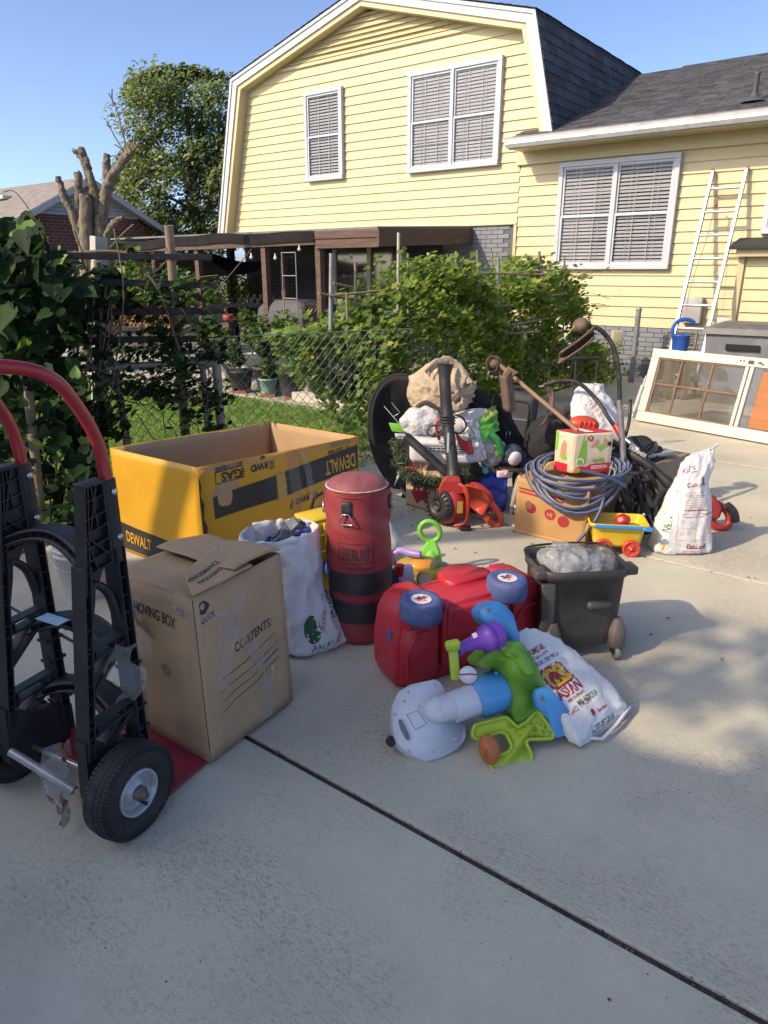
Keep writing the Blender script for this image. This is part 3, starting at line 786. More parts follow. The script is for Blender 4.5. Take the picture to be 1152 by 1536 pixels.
# ---- ladder
ALU = mat('aluminium', (.50, .52, .54), rough=.45, metal=.6, var=.15, vs=9, bump=.05, dirt=((.25, .24, .22), .5, 14))
ld = thing('ladder', 'aluminium extension ladder leaning against the yellow siding', 'ladder', HP(-.22, -1.05, 0))
LT, LB = Vector((-.22, -.075, 2.70)), Vector((-.20, -1.15, 0.0))
dv = (LT - LB).normalized(); ll = (LT - LB).length
def lp(x, t, off=0): return HM @ (LB + dv * t + Vector((x, 0, 0)) + Vector((0, -dv.z, dv.y)) * off)
for sx in (-.205, .205):
    mb = MB()
    for off, hw2, th in ((0, .006, .062),):
        a, b = lp(sx, 0), lp(sx, ll)
        mb.box((0, 0, ll / 2), (.022, .066, ll), frame(a, HM.to_3x3() @ Vector((1, 0, 0)), b - a))
        for e in (-.029, .029): mb.box((.010 * (1 if sx < 0 else -1), e, ll / 2), (.022, .005, ll), frame(a, HM.to_3x3() @ Vector((1, 0, 0)), b - a))
    mk('rail', mb, ALU, ld, world=True)
    mk('end_cap', MB().box((0, 0, ll + .012), (.034, .07, .026), frame(lp(sx, 0), HM.to_3x3() @ Vector((1, 0, 0)), lp(sx, ll) - lp(sx, 0))), mat('red_rubber', (.25, .07, .05), rough=.8), ld, world=True)
t = .24
while t < ll - .05:
    mk('rung', MB().tube([lp(-.19, t), lp(.19, t)], .018, 10), ALU, ld, world=True); t += .305
rope = cr([lp(-.04, ll - .42, .03), lp(-.05, ll - .46, .05), lp(-.06, ll - .9, .04), lp(-.12, ll - 1.5, .045), lp(-.10, ll - 1.9, .04), lp(-.05, ll - 2.0, .05)], 8)
mk('rope', MB().tube(rope, .0035, 6).tube(cr([lp(-.07, ll - .40, .03), lp(-.03, ll - .44, .05), lp(-.05, ll - .50, .04), lp(-.02, ll - .46, .03)], 5), .008, 6), mat('red_rope', (.30, .07, .06), rough=.9), ld, world=True)

# ---- big storm window / door leaning on its long edge
STORM = mat('storm_cream', (.62, .57, .46), rough=.55, var=.06, bump=.08, bs=30, dirt=((.35, .28, .18), .4, 8))
p0 = HP(-.02, -3.22, 0); p1 = HP(2.05, -3.78, 0)
sx = (p1 - p0).normalized(); lean = Vector((sx.y * -1, sx.x, 0)) * .26 + Vector((0, 0, 1))
SM = frame(p0 + Vector((0, 0, .012)), sx, lean)
sw = thing('storm_window', 'cream framed storm window unit lying on its long side on the driveway', 'window', M=SM)
SW_W, SW_H = 2.1, .745
def bar(x0, x1, z0, z1, d=.05, y=0): return MB().box(((x0 + x1) / 2, y, (z0 + z1) / 2), (x1 - x0, d, z1 - z0))
mk('top_rail', bar(0, SW_W, SW_H - .085, SW_H), STORM, sw, bev=.006)
mk('bottom_rail', bar(0, SW_W, 0, .10), STORM, sw, bev=.006)
mk('stile', bar(0, .085, .102, SW_H - .087, .048), STORM, sw, bev=.006)
mk('stile', bar(SW_W - .085, SW_W, .102, SW_H - .087, .048), STORM, sw, bev=.006)
mk('meeting_stile', bar(.98, 1.01, .102, SW_H - .087, .055), STORM, sw, bev=.004)
mk('meeting_stile', bar(1.022, 1.055, .102, SW_H - .087, .045), STORM, sw, bev=.004)
WOODM = mat('brown_muntin', (.16, .085, .05), rough=.6, var=.2, vs=8)
for z_ in (.105, SW_H - .10): mk('inner_bar', bar(.09, .975, z_, z_ + .012, .02), WOODM, sw)
for x_ in (.088, .33, .65):
    mk('muntin', bar(x_, x_ + .022, .12, SW_H - .102, .014, -.004), WOODM, sw, bev=.002)
mk('muntin', bar(.11, .975, .385, .407, .016, -.006), WOODM, sw, bev=.002)
SG = mat('storm_glass', (.10, .09, .075), rough=.04, var=.3, vs=2, bump=.02, bs=3, spec=1.0, alpha=.42, dirt=((.35, .33, .28), .35, 3))
for a, b in ((.11, .33), (.352, .65), (.672, .975)):
    for c, d in ((.12, .385), (.407, SW_H - .102)):
        mk('pane', bar(a, b, c, d, .004, .004), SG, sw)
mk('orange_reflection', bar(1.14, SW_W - .09, .11, SW_H - .12, .018, .0), mat('reflection_orange', (.34, .115, .03), rough=.6, var=.15, vs=4, fiber=(1, 1, 6), dirt=((.2, .08, .03), .4, 6)), sw, bev=.004)  # solid orange board and batten stand in for a reflection in the glass
mk('reflection_batten', bar(1.30, 1.36, .112, SW_H - .122, .012, -.014), mat('reflection_orange', ()), sw, bev=.003)
mk('pane', bar(1.06, 1.135, .105, SW_H - .09, .004, 0), SG, sw)
mk('latch', MB().box((1.02, -.03, SW_H - .045), (.05, .012, .03)).box((1.10, -.03, SW_H - .045), (.03, .02, .012)).tube([(1.10, -.03, SW_H - .04), (1.14, -.045, SW_H - .06)], .006), mat('rusty_metal', (.10, .07, .05), rough=.7, metal=.4), sw)
mk('lock_hole', MB().lathe([(.008, 0), (.008, .004)], 10, T(.92, -.0262, SW_H - .04) @ RX(90)).lathe([(.008, 0), (.008, .004)], 10, T(.95, -.0262, SW_H - .04) @ RX(90)), DARKIN, sw)
cyl = MB().tube([(-.04, -.02, .08), (-.01, -.03, .36)], .024, 12).tube([(-.01, -.03, .36), (0, -.03, .46)], .008, 8).tube([(-.045, -.02, .02), (-.04, -.02, .08)], .012, 8)
mk('door_closer', cyl, ALU, sw)
# prop behind the storm window
# ---- grey deck box, blue pail, board
DB = mat('deck_box_plastic', (.15, .16, .175), rough=.45, var=.08, bump=.08, bs=20, dirt=((.3, .28, .24), .35, 5))
dbm = HM @ T(.74, -1.22, 0) @ RZ(2)
db = thing('deck_box', 'large grey plastic storage box with dark lid behind the storm window', 'storage box', M=dbm)
mk('bin', MB().loft([[(-.55, -.34, 0), (.75, -.34, 0), (.75, .34, 0), (-.55, .34, 0)], [(-.6, -.38, .80), (.8, -.38, .80), (.8, .38, .80), (-.6, .38, .80)]], sm=False), DB, db, bev=.03)
mk('lid', MB().loft([[(-.64, -.42, .80), (.84, -.42, .80), (.84, .42, .80), (-.64, .42, .80)], [(-.62, -.40, .87), (.82, -.40, .87), (.82, .40, .87), (-.62, .40, .87)], [(-.5, -.28, .915), (.7, -.28, .915), (.7, .28, .915), (-.5, .28, .915)]], sm=False), mat('deck_lid', (.10, .10, .105), rough=.5, dirt=((.25, .23, .2), .35, 5)), db, bev=.012)
mk('handle_recess', MB().box((-.18, -.395, .66), (.36, .02, .07)), DARKIN, db, bev=.008)
pl = thing('blue_pail', 'blue plastic pail with raised handle beside the grey storage box', 'pail', HP(-.13, -1.55, .55))
mk('pail_body', MB().lathe([(.085, 0), (.105, .2), (.112, .205), (.112, .215), (.10, .215), (.08, .01), (0, .01)], 24), mat('pail_blue', (.02, .10, .42), rough=.35, bump=.03), pl)
mk('handle', MB().tube(cr([(-.10, 0, .2), (-.11, .0, .30), (-.05, 0, .38), (.06, 0, .39), (.14, 0, .35)], 6), .012, 8, flat=2.0), mat('pail_blue', ()), pl)
solo('wooden_stand', 'weathered wooden stand under the blue pail beside ladder', 'stand', MB().box(HP(-.13, -1.55, .53), (.34, .26, .035)).box(HP(-.2, -1.6, .26), (.07, .2, .5)).box(HP(-.05, -1.5, .26), (.07, .2, .5)), mat('weathered_wood', (.20, .17, .13), rough=.85, var=.25, vs=6, fiber=(1, 8, 8)))
# ================================================================ PORCH
BEAM = mat('stained_beam', (.085, .050, .038), rough=.75, var=.3, vs=3, fiber=(1, 1, 12), bump=.3, bs=40, dirt=((.22, .13, .09), .5, 4))
TARP = mat('roll_tarp', (.013, .012, .014), spec=.2, rough=.85, var=.3, vs=4, bump=.5, bs=14)
ROLLR = mat('roll_roofing', (.15, .16, .15), rough=.9, bump=.4, bs=80)
pg = thing('porch_roof', 'low brown timber porch roof with dark fascia under the yellow gable', 'porch roof', M=HM)
mk('roof_deck', MB().hexa([(-10.3, -2.5, 2.03), (-4.0, -2.5, 2.03), (-4.0, -.04, 2.13), (-10.3, -.04, 2.13)], [(-10.3, -2.5, 2.06), (-4.0, -2.5, 2.06), (-4.0, -.04, 2.17), (-10.3, -.04, 2.17)]), ROLLR, pg)
# sagging tarp fascia on the left stretch
def fas(u, v):
    x = -10.3 + u * 5.15; sag = -.05 * (1 - u) - .02 * math.sin(u * 9)
    return Vector((x, -2.53 - .004 * math.sin(v * 3.1 + u * 20), 2.055 + sag - v * .145 + .012 * math.sin(u * 23)))
mk('tarp_fascia', MB().grid(fas, 40, 5), TARP, pg)
mk('beam', MB().hexa([(-10.25, -2.5, 1.80), (-5.16, -2.5, 1.85), (-5.16, -2.46, 1.85), (-10.25, -2.46, 1.80)], [(-10.25, -2.5, 1.97), (-5.16, -2.5, 2.02), (-5.16, -2.46, 2.02), (-10.25, -2.46, 1.97)]), BEAM, pg)
mk('beam', MB().box((-4.56, -2.5, 1.975), (1.16, .045, .105)).hexa([(-4.0, -2.52, 1.80), (-3.96, -2.52, 1.80), (-3.96, -.05, 1.90), (-4.0, -.05, 1.90)], [(-4.0, -2.52, 2.03), (-3.96, -2.52, 2.03), (-3.96, -.05, 2.13), (-4.0, -.05, 2.13)]), BEAM, pg, bev=.004)
mk('beam', MB().box((-4.56, -2.485, 1.855), (1.16, .045, .12)), BEAM, pg, bev=.004)
for x in (-9.1, -7.9, -6.28, -5.14):
    mk('post', MB().box((x, -2.42, .95), (.10, .10, 1.9)), BEAM, pg, bev=.005)
mk('post', MB().box((-6.7, -1.6, .95), (.09, .09, 1.95)), BEAM, pg, bev=.005)
mk('post', MB().box((-9.5, -.3, .95), (.12, .12, 2.0)), TARP, pg, bev=.005)
for x in (-4.4, -5.0, -5.6, -6.8, -8.0, -9.2): mk('rafter', MB().box((x, -1.25, 2.02), (.045, 2.4, .09)), BEAM, pg)
# shade net hanging beyond the left end
SN = MB().grid(lambda u, v: Vector((-10.2 + u * 2.2, -.6 - v * 1.6, 1.85 - .28 * math.sin(math.pi * v) * (1 - .4 * u) - .12 * u + .05 * math.sin(7 * u))), 14, 10)
solo('shade_net', 'dark sagging shade net slung under the left end of porch roof', 'shade net', MB().grid(lambda u, v: HP(-10.1 + u * 2.4, -.9 - v * 1.5, 1.82 - .25 * math.sin(math.pi * v) - .18 * u + .05 * math.sin(7 * u)), 14, 10), TARP)
# string lights
BULB = mat('bulb_glass', (.6, .6, .55), rough=.15, bump=0, spec=.8)
wire = cr([HP(-6.9, -2.3, 1.72), HP(-5.6, -2.3, 1.70), HP(-4.6, -2.2, 1.86), HP(-4.2, -1.6, 1.90), HP(-4.1, -.6, 1.92)], 8)
sl = thing('string_lights', 'string of round bulbs strung under the porch roof', 'string lights', HP(-5, -2.2, 1.7))
mk('wire', MB().tube(wire, .005, 5), TARP, sl, world=True)
for px, py in ((377, 386), (413, 387), (527, 387), (449, 374), (615, 362)):
    r = D(px, py, 11.2); mk('bulb', MB().ball(r, .028, 2).tube([r + Vector((0, 0, .02)), r + Vector((0, 0, .06))], .013, 8), BULB, sl, world=True)
# porch clutter: rack, lattice panels, covered grill, boxes
RACK = mat('rack_metal', (.22, .22, .22), rough=.5, metal=.5)
rk = thing('wire_rack', 'thin metal plant rack standing by the brown porch post', 'rack', M=HM @ T(-5.45, -2.75, 0))
for x in (-.14, .14): mk('leg', MB().tube([(x, 0, 0), (x, 0, 1.75)], .009, 6), RACK, rk)
for z_ in (.5, .8, 1.1, 1.42, 1.74): mk('shelf_bar', MB().tube([(-.14, 0, z_), (.14, 0, z_)], .008, 6), RACK, rk)
def lattice(name, label, M, w, h, m, step=.11):
    t = thing(name, label, 'lattice', M=M); k = -int(h / step)
    def seg(x0, dx):
        a, b = 0, h; xa, xb = x0, x0 + dx * h
        if dx > 0:
            if xb > w: b = w - x0; xb = w
            if xa < 0: a = -x0; xa = 0
        else:
            if xb < 0: b = x0; xb = 0
            if xa > w: a = x0 - w; xa = w
        return (xa, a, xb, b) if b > a + .02 else None
    n = int((w + h) / step)
    for i in range(n + 1):
        for dx, y in ((1, 0), (-1, .012)):
            q = seg(i * step - (h if dx > 0 else 0), dx)
            if q:
                A, B = Vector((q[0], y, q[1])), Vector((q[2], y, q[3])); d = B - A
                mk('slat', MB().box((0, 0, d.length / 2), (.035, .008, d.length), frame(A, (1, 0, -d.x / (d.z or 1)), d)), m, t)
    return t
lattice('lattice_panel', 'black diamond lattice panel between the porch posts', HM @ T(-7.75, -1.9, .55), 1.25, .55, TARP, .16)
lattice('lattice_panel', 'orange brown diamond lattice behind the vine covered fence', HM @ T(-10.6, -2.6, .50), 2.3, .42, mat('orange_lattice', (.36, .15, .08), rough=.8), .13)
gm = mat('grill_cover', (.07, .07, .075), rough=.75, bump=.5, bs=12)
solo('covered_grill', 'dark covered grill with a rounded lid under the porch', 'grill', MB().loft([[HP(-6.0 + sx * w, -2.15 + sy * d, z_) for sx, sy in ((-1, -1), (1, -1), (1, 1), (-1, 1))] for w, d, z_ in ((.5, .3, .1), (.52, .32, .8), (.5, .3, .95), (.35, .2, 1.05))], sm=False), gm, bev=.06)
solo('red_tub', 'small red tub on a porch table behind the lattice', 'tub', MB().lathe([(.06, 0), (.08, .12), (.085, .12), (.07, .01), (0, .01)], 16, T(D(343, 484, 11.0))), mat('dull_red', (.25, .03, .02), rough=.6))
solo('porch_table', 'dark table standing among the porch posts', 'table', MB().box(HP(-7.3, -1.9, .92), (1.3, .5, .05)).box(HP(-7.8, -1.9, .45), (.06, .06, .9)).box(HP(-6.9, -1.9, .45), (.06, .06, .9)), TARP)
solo('white_cooler', 'white and blue cooler behind the fence vines', 'cooler', MB().rbox(HP(-8.9, -4.6, .30), (.55, .35, .34), .04), mat('cooler_white', (.6, .62, .65), rough=.5))
solo('blue_tub', 'blue plastic tub low behind the fence vines', 'tub', MB().rbox(HP(-9.0, -4.95, .13), (.6, .34, .3), .04), mat('tub_blue', (.05, .18, .5), rough=.4))
# planters along the patio edge
POTB = mat('black_pot', (.03, .03, .032), rough=.6, var=.2, dirt=((.12, .11, .1), .5, 8))
POTC = mat('teal_pot', (.22, .42, .40), rough=.45, dirt=((.05, .12, .14), .9, 30))
POTW = mat('white_pot', (.55, .55, .52), rough=.5, dirt=((.3, .28, .22), .4, 8))
SOIL = mat('soil', (.03, .022, .015), rough=1, bump=.8, bs=40)
PL1 = [mat('leaf_mid', (.055, .115, .022), rough=.5, island=.35, bump=0, sub=.3), mat('leaf_lime', (.13, .21, .035), rough=.5, island=.3, bump=0, sub=.35), mat('leaf_dark', (.03, .07, .018), rough=.45, island=.3, bump=0, sub=.25)]
STEM = mat('green_stem', (.10, .14, .05), rough=.7)
def blob_pts(c, r, n, flat=1.0, shell=.55):
    a = rng.normal(size=(n, 3)); a /= np.linalg.norm(a, axis=1)[:, None]
    a *= (shell + (1 - shell) * rng.random(n) ** .5)[:, None]
    return np.array(c)[None, :] + a * np.array([r, r, r * flat])[None, :]
def clump_pts(cs, rs, per):
    return np.concatenate([blob_pts(c, r, int(per * (r / np.mean(rs)) ** 2) + 3, .75, .3) for c, r in zip(cs, rs)])
def potted(name, label, p, r, h, m, kind, ph, group='potted plants along the patio edge', base=True):
    t = thing(name, label, 'potted plant', p, 0, group)
    mk('pot', MB().lathe([(r * .72, 0), (r * .95, h * .86), (r * 1.05, h * .87), (r * 1.05, h), (r * .95, h), (r * .9, h * .9), (0, h * .9)], 20), m, t)
    mk('soil', MB().lathe([(0, h * .92), (r * .93, h * .915)], 16, cap=False), SOIL, t)
    st = MB(); cs = []; rs = []
    for i in range(kind[0]):
        a = random.uniform(0, 6.3); q = ph * random.uniform(.5, 1); w = r * random.uniform(.2, kind[1])
        top = Vector((math.cos(a) * w, math.sin(a) * w, h + q)); st.tube(cr([(0, 0, h * .8), (top.x * .3, top.y * .3, h + q * .5), top], 4), .006, 5)
        for k in range(3):
            f = .45 + .55 * k / 2; cs.append((top.x * f, top.y * f, h + q * f)); rs.append(r * random.uniform(.35, .7))
    mk('stem', st, STEM, t)
    leaves('foliage', clump_pts(cs, rs, kind[2]), kind[3], PL1, kind[4], parent=None, world=False, wts=kind[5]).parent = t
    if base: mk('brick_foot', MB().box((.0, -r * .55, -.035), (.18, .08, .06)), mat('foot_brick', (.3, .12, .07), rough=.9), t)
    return t
PP = [((362, 583), .17, .24, POTB, 'bushy dark green plant in a wide black pot beside the gate post', (5, .9, 26, .07, 'oval', [.5, .2, .3]), .35),
      ((404, 585), .19, .30, POTB, 'green tomato plant in a tall black pot left of the teal pot', (6, 1.0, 26, .07, 'lobed', [.5, .3, .2]), .45),
      ((403, 589), .115, .18, POTC, 'small yellow green plant in a teal patterned pot', (5, .8, 26, .06, 'oval', [.2, .7, .1]), .22),
      ((440, 592), .19, .30, POTB, 'spreading plant in a black pot right of the teal pot', (6, 1.1, 28, .07, 'lobed', [.5, .4, .1]), .5),
      ((462, 592), .13, .24, POTW, 'leafy plant in a dirty white pot at the edge of the hedge', (5, 1.0, 24, .07, 'lobed', [.5, .4, .1]), .45),
      ((340, 566), .15, .24, POTW, 'pale green plant in a white pot behind the gate post', (5, .9, 24, .07, 'oval', [.3, .6, .1]), .4),
      ((380, 560), .20, .28, POTW, 'tall leafy plant in a white tub against the grill', (6, 1.0, 26, .08, 'oval', [.5, .4, .1]), .55),
      ((425, 560), .24, .30, mat('grey_tub', (.30, .31, .31), rough=.6), 'green vine in a large grey tub behind the pots', (8, 1.1, 28, .075, 'lobed', [.5, .4, .1]), .5),
      ((480, 565), .20, .28, POTB, 'vine plant in a black pot below the wire rack', (7, 1.1, 26, .075, 'lobed', [.4, .5, .1]), .6)]
for (pp, r, h, m, lab, kd, ph) in PP:
    p = g(*pp); p.z = .06 if pp[1] < 580 or True else 0
    p = g(pp[0], pp[1], .06); potted('potted_plant', lab, p, r, h, m, kd, ph)
solo('brick_edging', 'pale concrete block edging curb along the lawn by the hedge', 'edging', MB().box((0, 0, .07), (1.6, .16, .14), HM @ T(-2.9, -4.5, -.02)), mat('pale_block', (.42, .38, .32), rough=.9, bump=.5), bev=.01)

# ================================================================ CHAIN LINK FENCE, POSTS, TRELLIS
GALV = mat('galvanised', (.30, .31, .32), rough=.55, metal=.5, var=.15, vs=9, dirt=((.16, .15, .13), .5, 12))
WIRE = mat('fence_wire', (.24, .25, .24), rough=.6, metal=.4)
BAM = mat('bamboo', (.235, .185, .125), rough=.7, var=.25, vs=6, fiber=(6, 6, 1), bump=.15, dirt=((.1, .08, .06), .5, 8))
def chain(name, label, a, b, h, z0=.02, p=.078):
    a, b = Vector(a), Vector(b); L_ = (b - a).length; u = (b - a).normalized(); nrm = Vector((-u.y, u.x, 0))
    t = thing(name, label, 'fence', a)
    mb = MB(); nx = int(L_ / p); nz = int((h - z0) / p)
    for i in range(nx + 1):
        pts = []
        for k in range(nz * 2 + 1):
            s_ = (k % 2) * .5 * p
            pts.append(a + u * (i * p + s_ * (1 if True else -1)) + Vector((0, 0, z0 + k * p * .5)) + nrm * (.003 * (1 if k % 2 else -1)))
        mb.tube(pts, 0.003, 3, cap=False, sm=False)
        pts = [a + u * ((i + 1) * p - (k % 2) * .5 * p) + Vector((0, 0, z0 + k * p * .5)) for k in range(nz * 2 + 1)]
        mb.tube(pts, 0.003, 3, cap=False, sm=False)
    mk('wire_mesh', mb, WIRE, t, world=True, kind='stuff')
    return t
FA, FB, FC = Vector((-3.6, 3.75, 0)), Vector((-1.16, 4.98, 0)), Vector((.22, 6.05, 0))
f1 = chain('chain_link_fence', 'chain link fence smothered in vines left of the gate post', FA, FB, .88)
mk('top_rail', MB().tube([FA + Vector((0, 0, .90)), FB + Vector((0, 0, .905))], .022, 10), GALV, f1, world=True)
mk('post', MB().tube([FB, FB + Vector((0, 0, 1.0))], .032, 12).ball(FB + Vector((0, 0, 1.0)), .034, 2), GALV, f1, world=True)
mk('post', MB().tube([FB + Vector((-.09, -.03, 0)), FB + Vector((-.09, -.03, .97))], .022, 10), GALV, f1, world=True)
mk('post', MB().tube([FA + (FB - FA) * .35, FA + (FB - FA) * .35 + Vector((0, 0, .95))], .026, 10), GALV, f1, world=True)
mk('clamp', MB().tube([FB + Vector((-.12, -.03, .88)), FB + Vector((.02, 0, .90))], .03, 10), GALV, f1, world=True)
f2 = chain('chain_link_fence', 'clear stretch of chain link fence between gate post and hedge', FB + Vector((.05, .03, 0)), FC, 1.06)
mk('top_wire', MB().tube([FB + Vector((-.3, -.1, 1.06)), FC + Vector((0, 0, 1.04))], .004, 6), WIRE, f2, world=True)
f3 = chain('chain_link_fence', 'chain link fence buried inside the bitter melon hedge', FC, HP(-1.75, -2.0, 0), 1.0, p=.11)
# bamboo poles near the fence
def bamboo(a, b, r, label, name='bamboo_pole', m=BAM, group=None):
    a, b = Vector(a), Vector(b); n = max(3, int((b - a).length / .28)); pts = []; rs = []
    for i in range(n):
        for f, q in ((0, 1.10), (.05, 1.0), (.95, 1.0), (1.0, 1.10)):
            pts.append(a.lerp(b, (i + f) / n)); rs.append(r * q * (1 - .15 * (i + f) / n))
    return solo(name, label, 'pole', MB().tube(pts, rs, 10), m, group)
bamboo(g(64, 800), D(36, 520, 4.15), .030, 'thick bamboo pole at far left inside the dark vines')
bamboo(D(196, 700, 4.75), D(172, 545, 4.75), .028, 'leaning bamboo pole right of the red truck handle')
bamboo(D(282, 700, 4.95), D(253, 338, 4.8), .034, 'tall grey bamboo pole rising above the yellow box')
bamboo(D(150, 700, 4.8), D(146, 392, 4.7), .026, 'bamboo pole hidden among vines below the stump')
WPOST = mat('white_post', (.42, .41, .38), rough=.8, dirt=((.2, .18, .15), .5, 6))
solo('vine_post', 'pale square post standing behind the trellis below the stump', 'post', MB().tube([D(150, 640, 5.1), D(148, 355, 5.1)], .06, 4, sm=False), WPOST)
# dark horizontal battens
BAT = mat('black_batten', (.012, .011, .012), rough=.6, var=.3, vs=8, dirt=((.05, .045, .04), .5, 10))
bt = thing('trellis', 'dark horizontal battens wired to bamboo poles behind the left vines', 'trellis', D(160, 430, 4.9))
for (x0, y0, x1, y1) in ((55, 383, 318, 386), (-30, 418, 326, 428), (-30, 470, 336, 466), (-30, 512, 300, 508)):
    a, b = D(x0, y0, 4.5), D(x1, y1, 4.82); d = b - a
    mk('batten', MB().box((d.length / 2, 0, 0), (d.length, .035, .040), frame(a, d, (0, 0, 1))), BAT, bt, world=True, bev=.004)
mk('tie', MB().tube(cr([D(253, 395, 4.85), D(240, 405, 4.8), D(222, 413, 4.8), D(212, 398, 4.8)], 5), .006, 5), TARP, bt, world=True)

# ================================================================ LEAF MASSES
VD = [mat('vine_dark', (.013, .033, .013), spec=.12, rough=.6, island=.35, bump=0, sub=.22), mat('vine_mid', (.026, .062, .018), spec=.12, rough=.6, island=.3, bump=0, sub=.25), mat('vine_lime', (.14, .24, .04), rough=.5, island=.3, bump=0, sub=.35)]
MEL = [mat('melon_mid', (.16, .25, .05), rough=.5, island=.35, bump=0, sub=.55), mat('melon_lime', (.27, .36, .08), rough=.5, island=.3, bump=0, sub=.6), mat('melon_deep', (.08, .15, .03), rough=.5, island=.3, bump=0, sub=.5), mat('melon_yellow', (.34, .30, .06), rough=.6, island=.3, bump=0, sub=.5)]
TWIG = mat('vine_twig', (.14, .115, .075), rough=.85, var=.3)
# --- far left: big-leaved bean vine, each big leaf an object
bv = thing('bean_vine', 'dense big-leaved dark green vine climbing the trellis at far left', 'vine', g(20, 800))
hm = MB().add([Vector(p) for p in LEAF['heart'][0]], LEAF['heart'][1], sm=True)
leaf_meshes = [MB().add([Vector(p) for p in LEAF['heart'][0]], LEAF['heart'][1], sm=True).mesh('leaf', m) for m in (VD[0], VD[1], VD[0], VD[2])]
def outline_pts(px_poly, n, Y0, Y1):
    P = pts_in(px_poly, n); return [D(x, y, random.uniform(Y0, Y1)) for x, y in P]
def big_leaves(poly, n, Y0, Y1, s0, s1, wts, parent):
    wi = wm(parent).inverted()
    for p in outline_pts(poly, n, Y0, Y1):
        nz = Vector((random.gauss(-.1, .5), -1 + random.gauss(0, .5), random.gauss(.75, .5))).normalized()
        dn = Vector((random.gauss(0, .6), random.gauss(-.2, .4), -1)); y = (dn - nz * dn.dot(nz)).normalized(); x = y.cross(nz)
        M = Matrix((x, y, nz)).transposed().to_4x4(); M.translation = p; s_ = random.uniform(s0, s1)
        inst(random.choices(leaf_meshes, wts)[0], 'leaf', parent, wi @ M @ S(s_, s_, s_))
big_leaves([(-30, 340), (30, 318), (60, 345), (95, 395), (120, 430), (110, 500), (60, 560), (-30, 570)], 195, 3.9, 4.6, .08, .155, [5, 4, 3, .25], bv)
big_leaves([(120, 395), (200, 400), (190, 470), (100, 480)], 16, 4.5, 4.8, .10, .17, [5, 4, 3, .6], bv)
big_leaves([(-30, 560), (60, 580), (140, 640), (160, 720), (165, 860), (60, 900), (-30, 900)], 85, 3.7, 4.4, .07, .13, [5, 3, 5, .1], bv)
cs = []; stm = MB()
for i in range(26):
    x0 = random.uniform(-30, 170); a = D(x0, 830, 4.3); b = D(x0 + random.uniform(-40, 40), random.uniform(340, 450), 4.6)
    m_ = a.lerp(b, .5) + Vector((random.uniform(-.15, .15), random.uniform(-.1, .1), 0))
    stm.tube(cr([a, a.lerp(m_, .5) + Vector((random.uniform(-.08, .08), 0, 0)), m_, m_.lerp(b, .6) + Vector((random.uniform(-.1, .1), 0, 0)), b], 5), random.uniform(.003, .008), 5)
stm.tube(cr([D(85, 388, 4.4), D(60, 340, 4.4), D(25, 290, 4.4), D(5, 288, 4.4)], 6), .003, 5)
mk('stem', stm, TWIG, bv, world=True, kind='stuff')
def cloud(poly, n, Y0, Y1, nsub, rad):
    c = outline_pts(poly, n, Y0, Y1); return np.concatenate([blob_pts(q, rad * random.uniform(.5, 1.3), nsub, .9, .1) for q in c])
small = np.concatenate([cloud([(-30, 360), (100, 390), (200, 520), (190, 640), (150, 700), (140, 880), (-30, 900)], 100, 4.3, 4.8, 18, .14)])
bmid = np.array([tuple(p) for p in outline_pts([(-30, 340), (30, 318), (60, 345), (95, 395), (120, 430), (110, 520), (150, 700), (160, 860), (-30, 900)], 900, 3.9, 4.7)])
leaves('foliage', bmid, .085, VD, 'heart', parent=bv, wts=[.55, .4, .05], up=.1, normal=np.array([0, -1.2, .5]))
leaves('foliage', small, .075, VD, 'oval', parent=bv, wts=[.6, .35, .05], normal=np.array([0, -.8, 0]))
# --- melon vine on the left trellis (between px 100 and 330)
tv = thing('trellis_vine', 'tangled fine-leaved dark vine on the trellis left of gate post', 'vine', FB + Vector((-.8, -.3, 0)))
q = np.concatenate([cloud([(90, 440), (160, 390), (215, 430), (250, 420), (330, 470), (340, 560), (250, 560), (200, 600), (120, 560)], 50, 4.6, 5.05, 17, .13),
                    cloud([(190, 430), (225, 440), (330, 520), (330, 600), (300, 640), (255, 600), (190, 590)], 24, 4.7, 5.0, 20, .12),
                    cloud([(150, 560), (330, 570), (330, 690), (290, 650), (200, 600)], 22, 4.7, 5.0, 14, .10),
                    cloud([(95, 600), (170, 610), (165, 700), (60, 680)], 26, 4.3, 4.6, 20, .12)])
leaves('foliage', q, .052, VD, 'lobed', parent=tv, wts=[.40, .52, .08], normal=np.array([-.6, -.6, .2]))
q = cloud([(150, 365), (200, 330), (230, 420), (330, 440), (200, 450)], 9, 4.7, 4.9, 9, .10)
leaves('foliage', q, .055, VD, 'lobed', parent=tv, wts=[.1, .6, .3])
tw = MB()
for i in range(120):
    a = outline_pts([(90, 400), (330, 430), (335, 640), (110, 620)], 1, 4.7, 5.0)[0]
    d = Vector((random.uniform(-.3, .3), random.uniform(-.08, .08), random.uniform(-.35, .35)))
    tw.tube(cr([a, a + d * .5 + Vector((random.uniform(-.06, .06), 0, random.uniform(-.06, .06))), a + d], 4), random.uniform(.002, .005), 4, cap=False)
tw.tube(cr([D(205, 420, 4.8), D(235, 470, 4.8), D(262, 560, 4.8), D(300, 600, 4.8), D(330, 570, 4.8)], 8), .006, 5)
tw.tube(cr([D(100, 380, 4.7), D(180, 378, 4.7), D(210, 400, 4.7), D(240, 440, 4.7), D(275, 545, 4.7)], 8), .009, 5)
tw.tube(cr([D(165, 372, 4.7), D(185, 350, 4.7), D(200, 337, 4.7)], 5), .005, 5)
mk('stem', tw, TWIG, tv, world=True, kind='stuff')

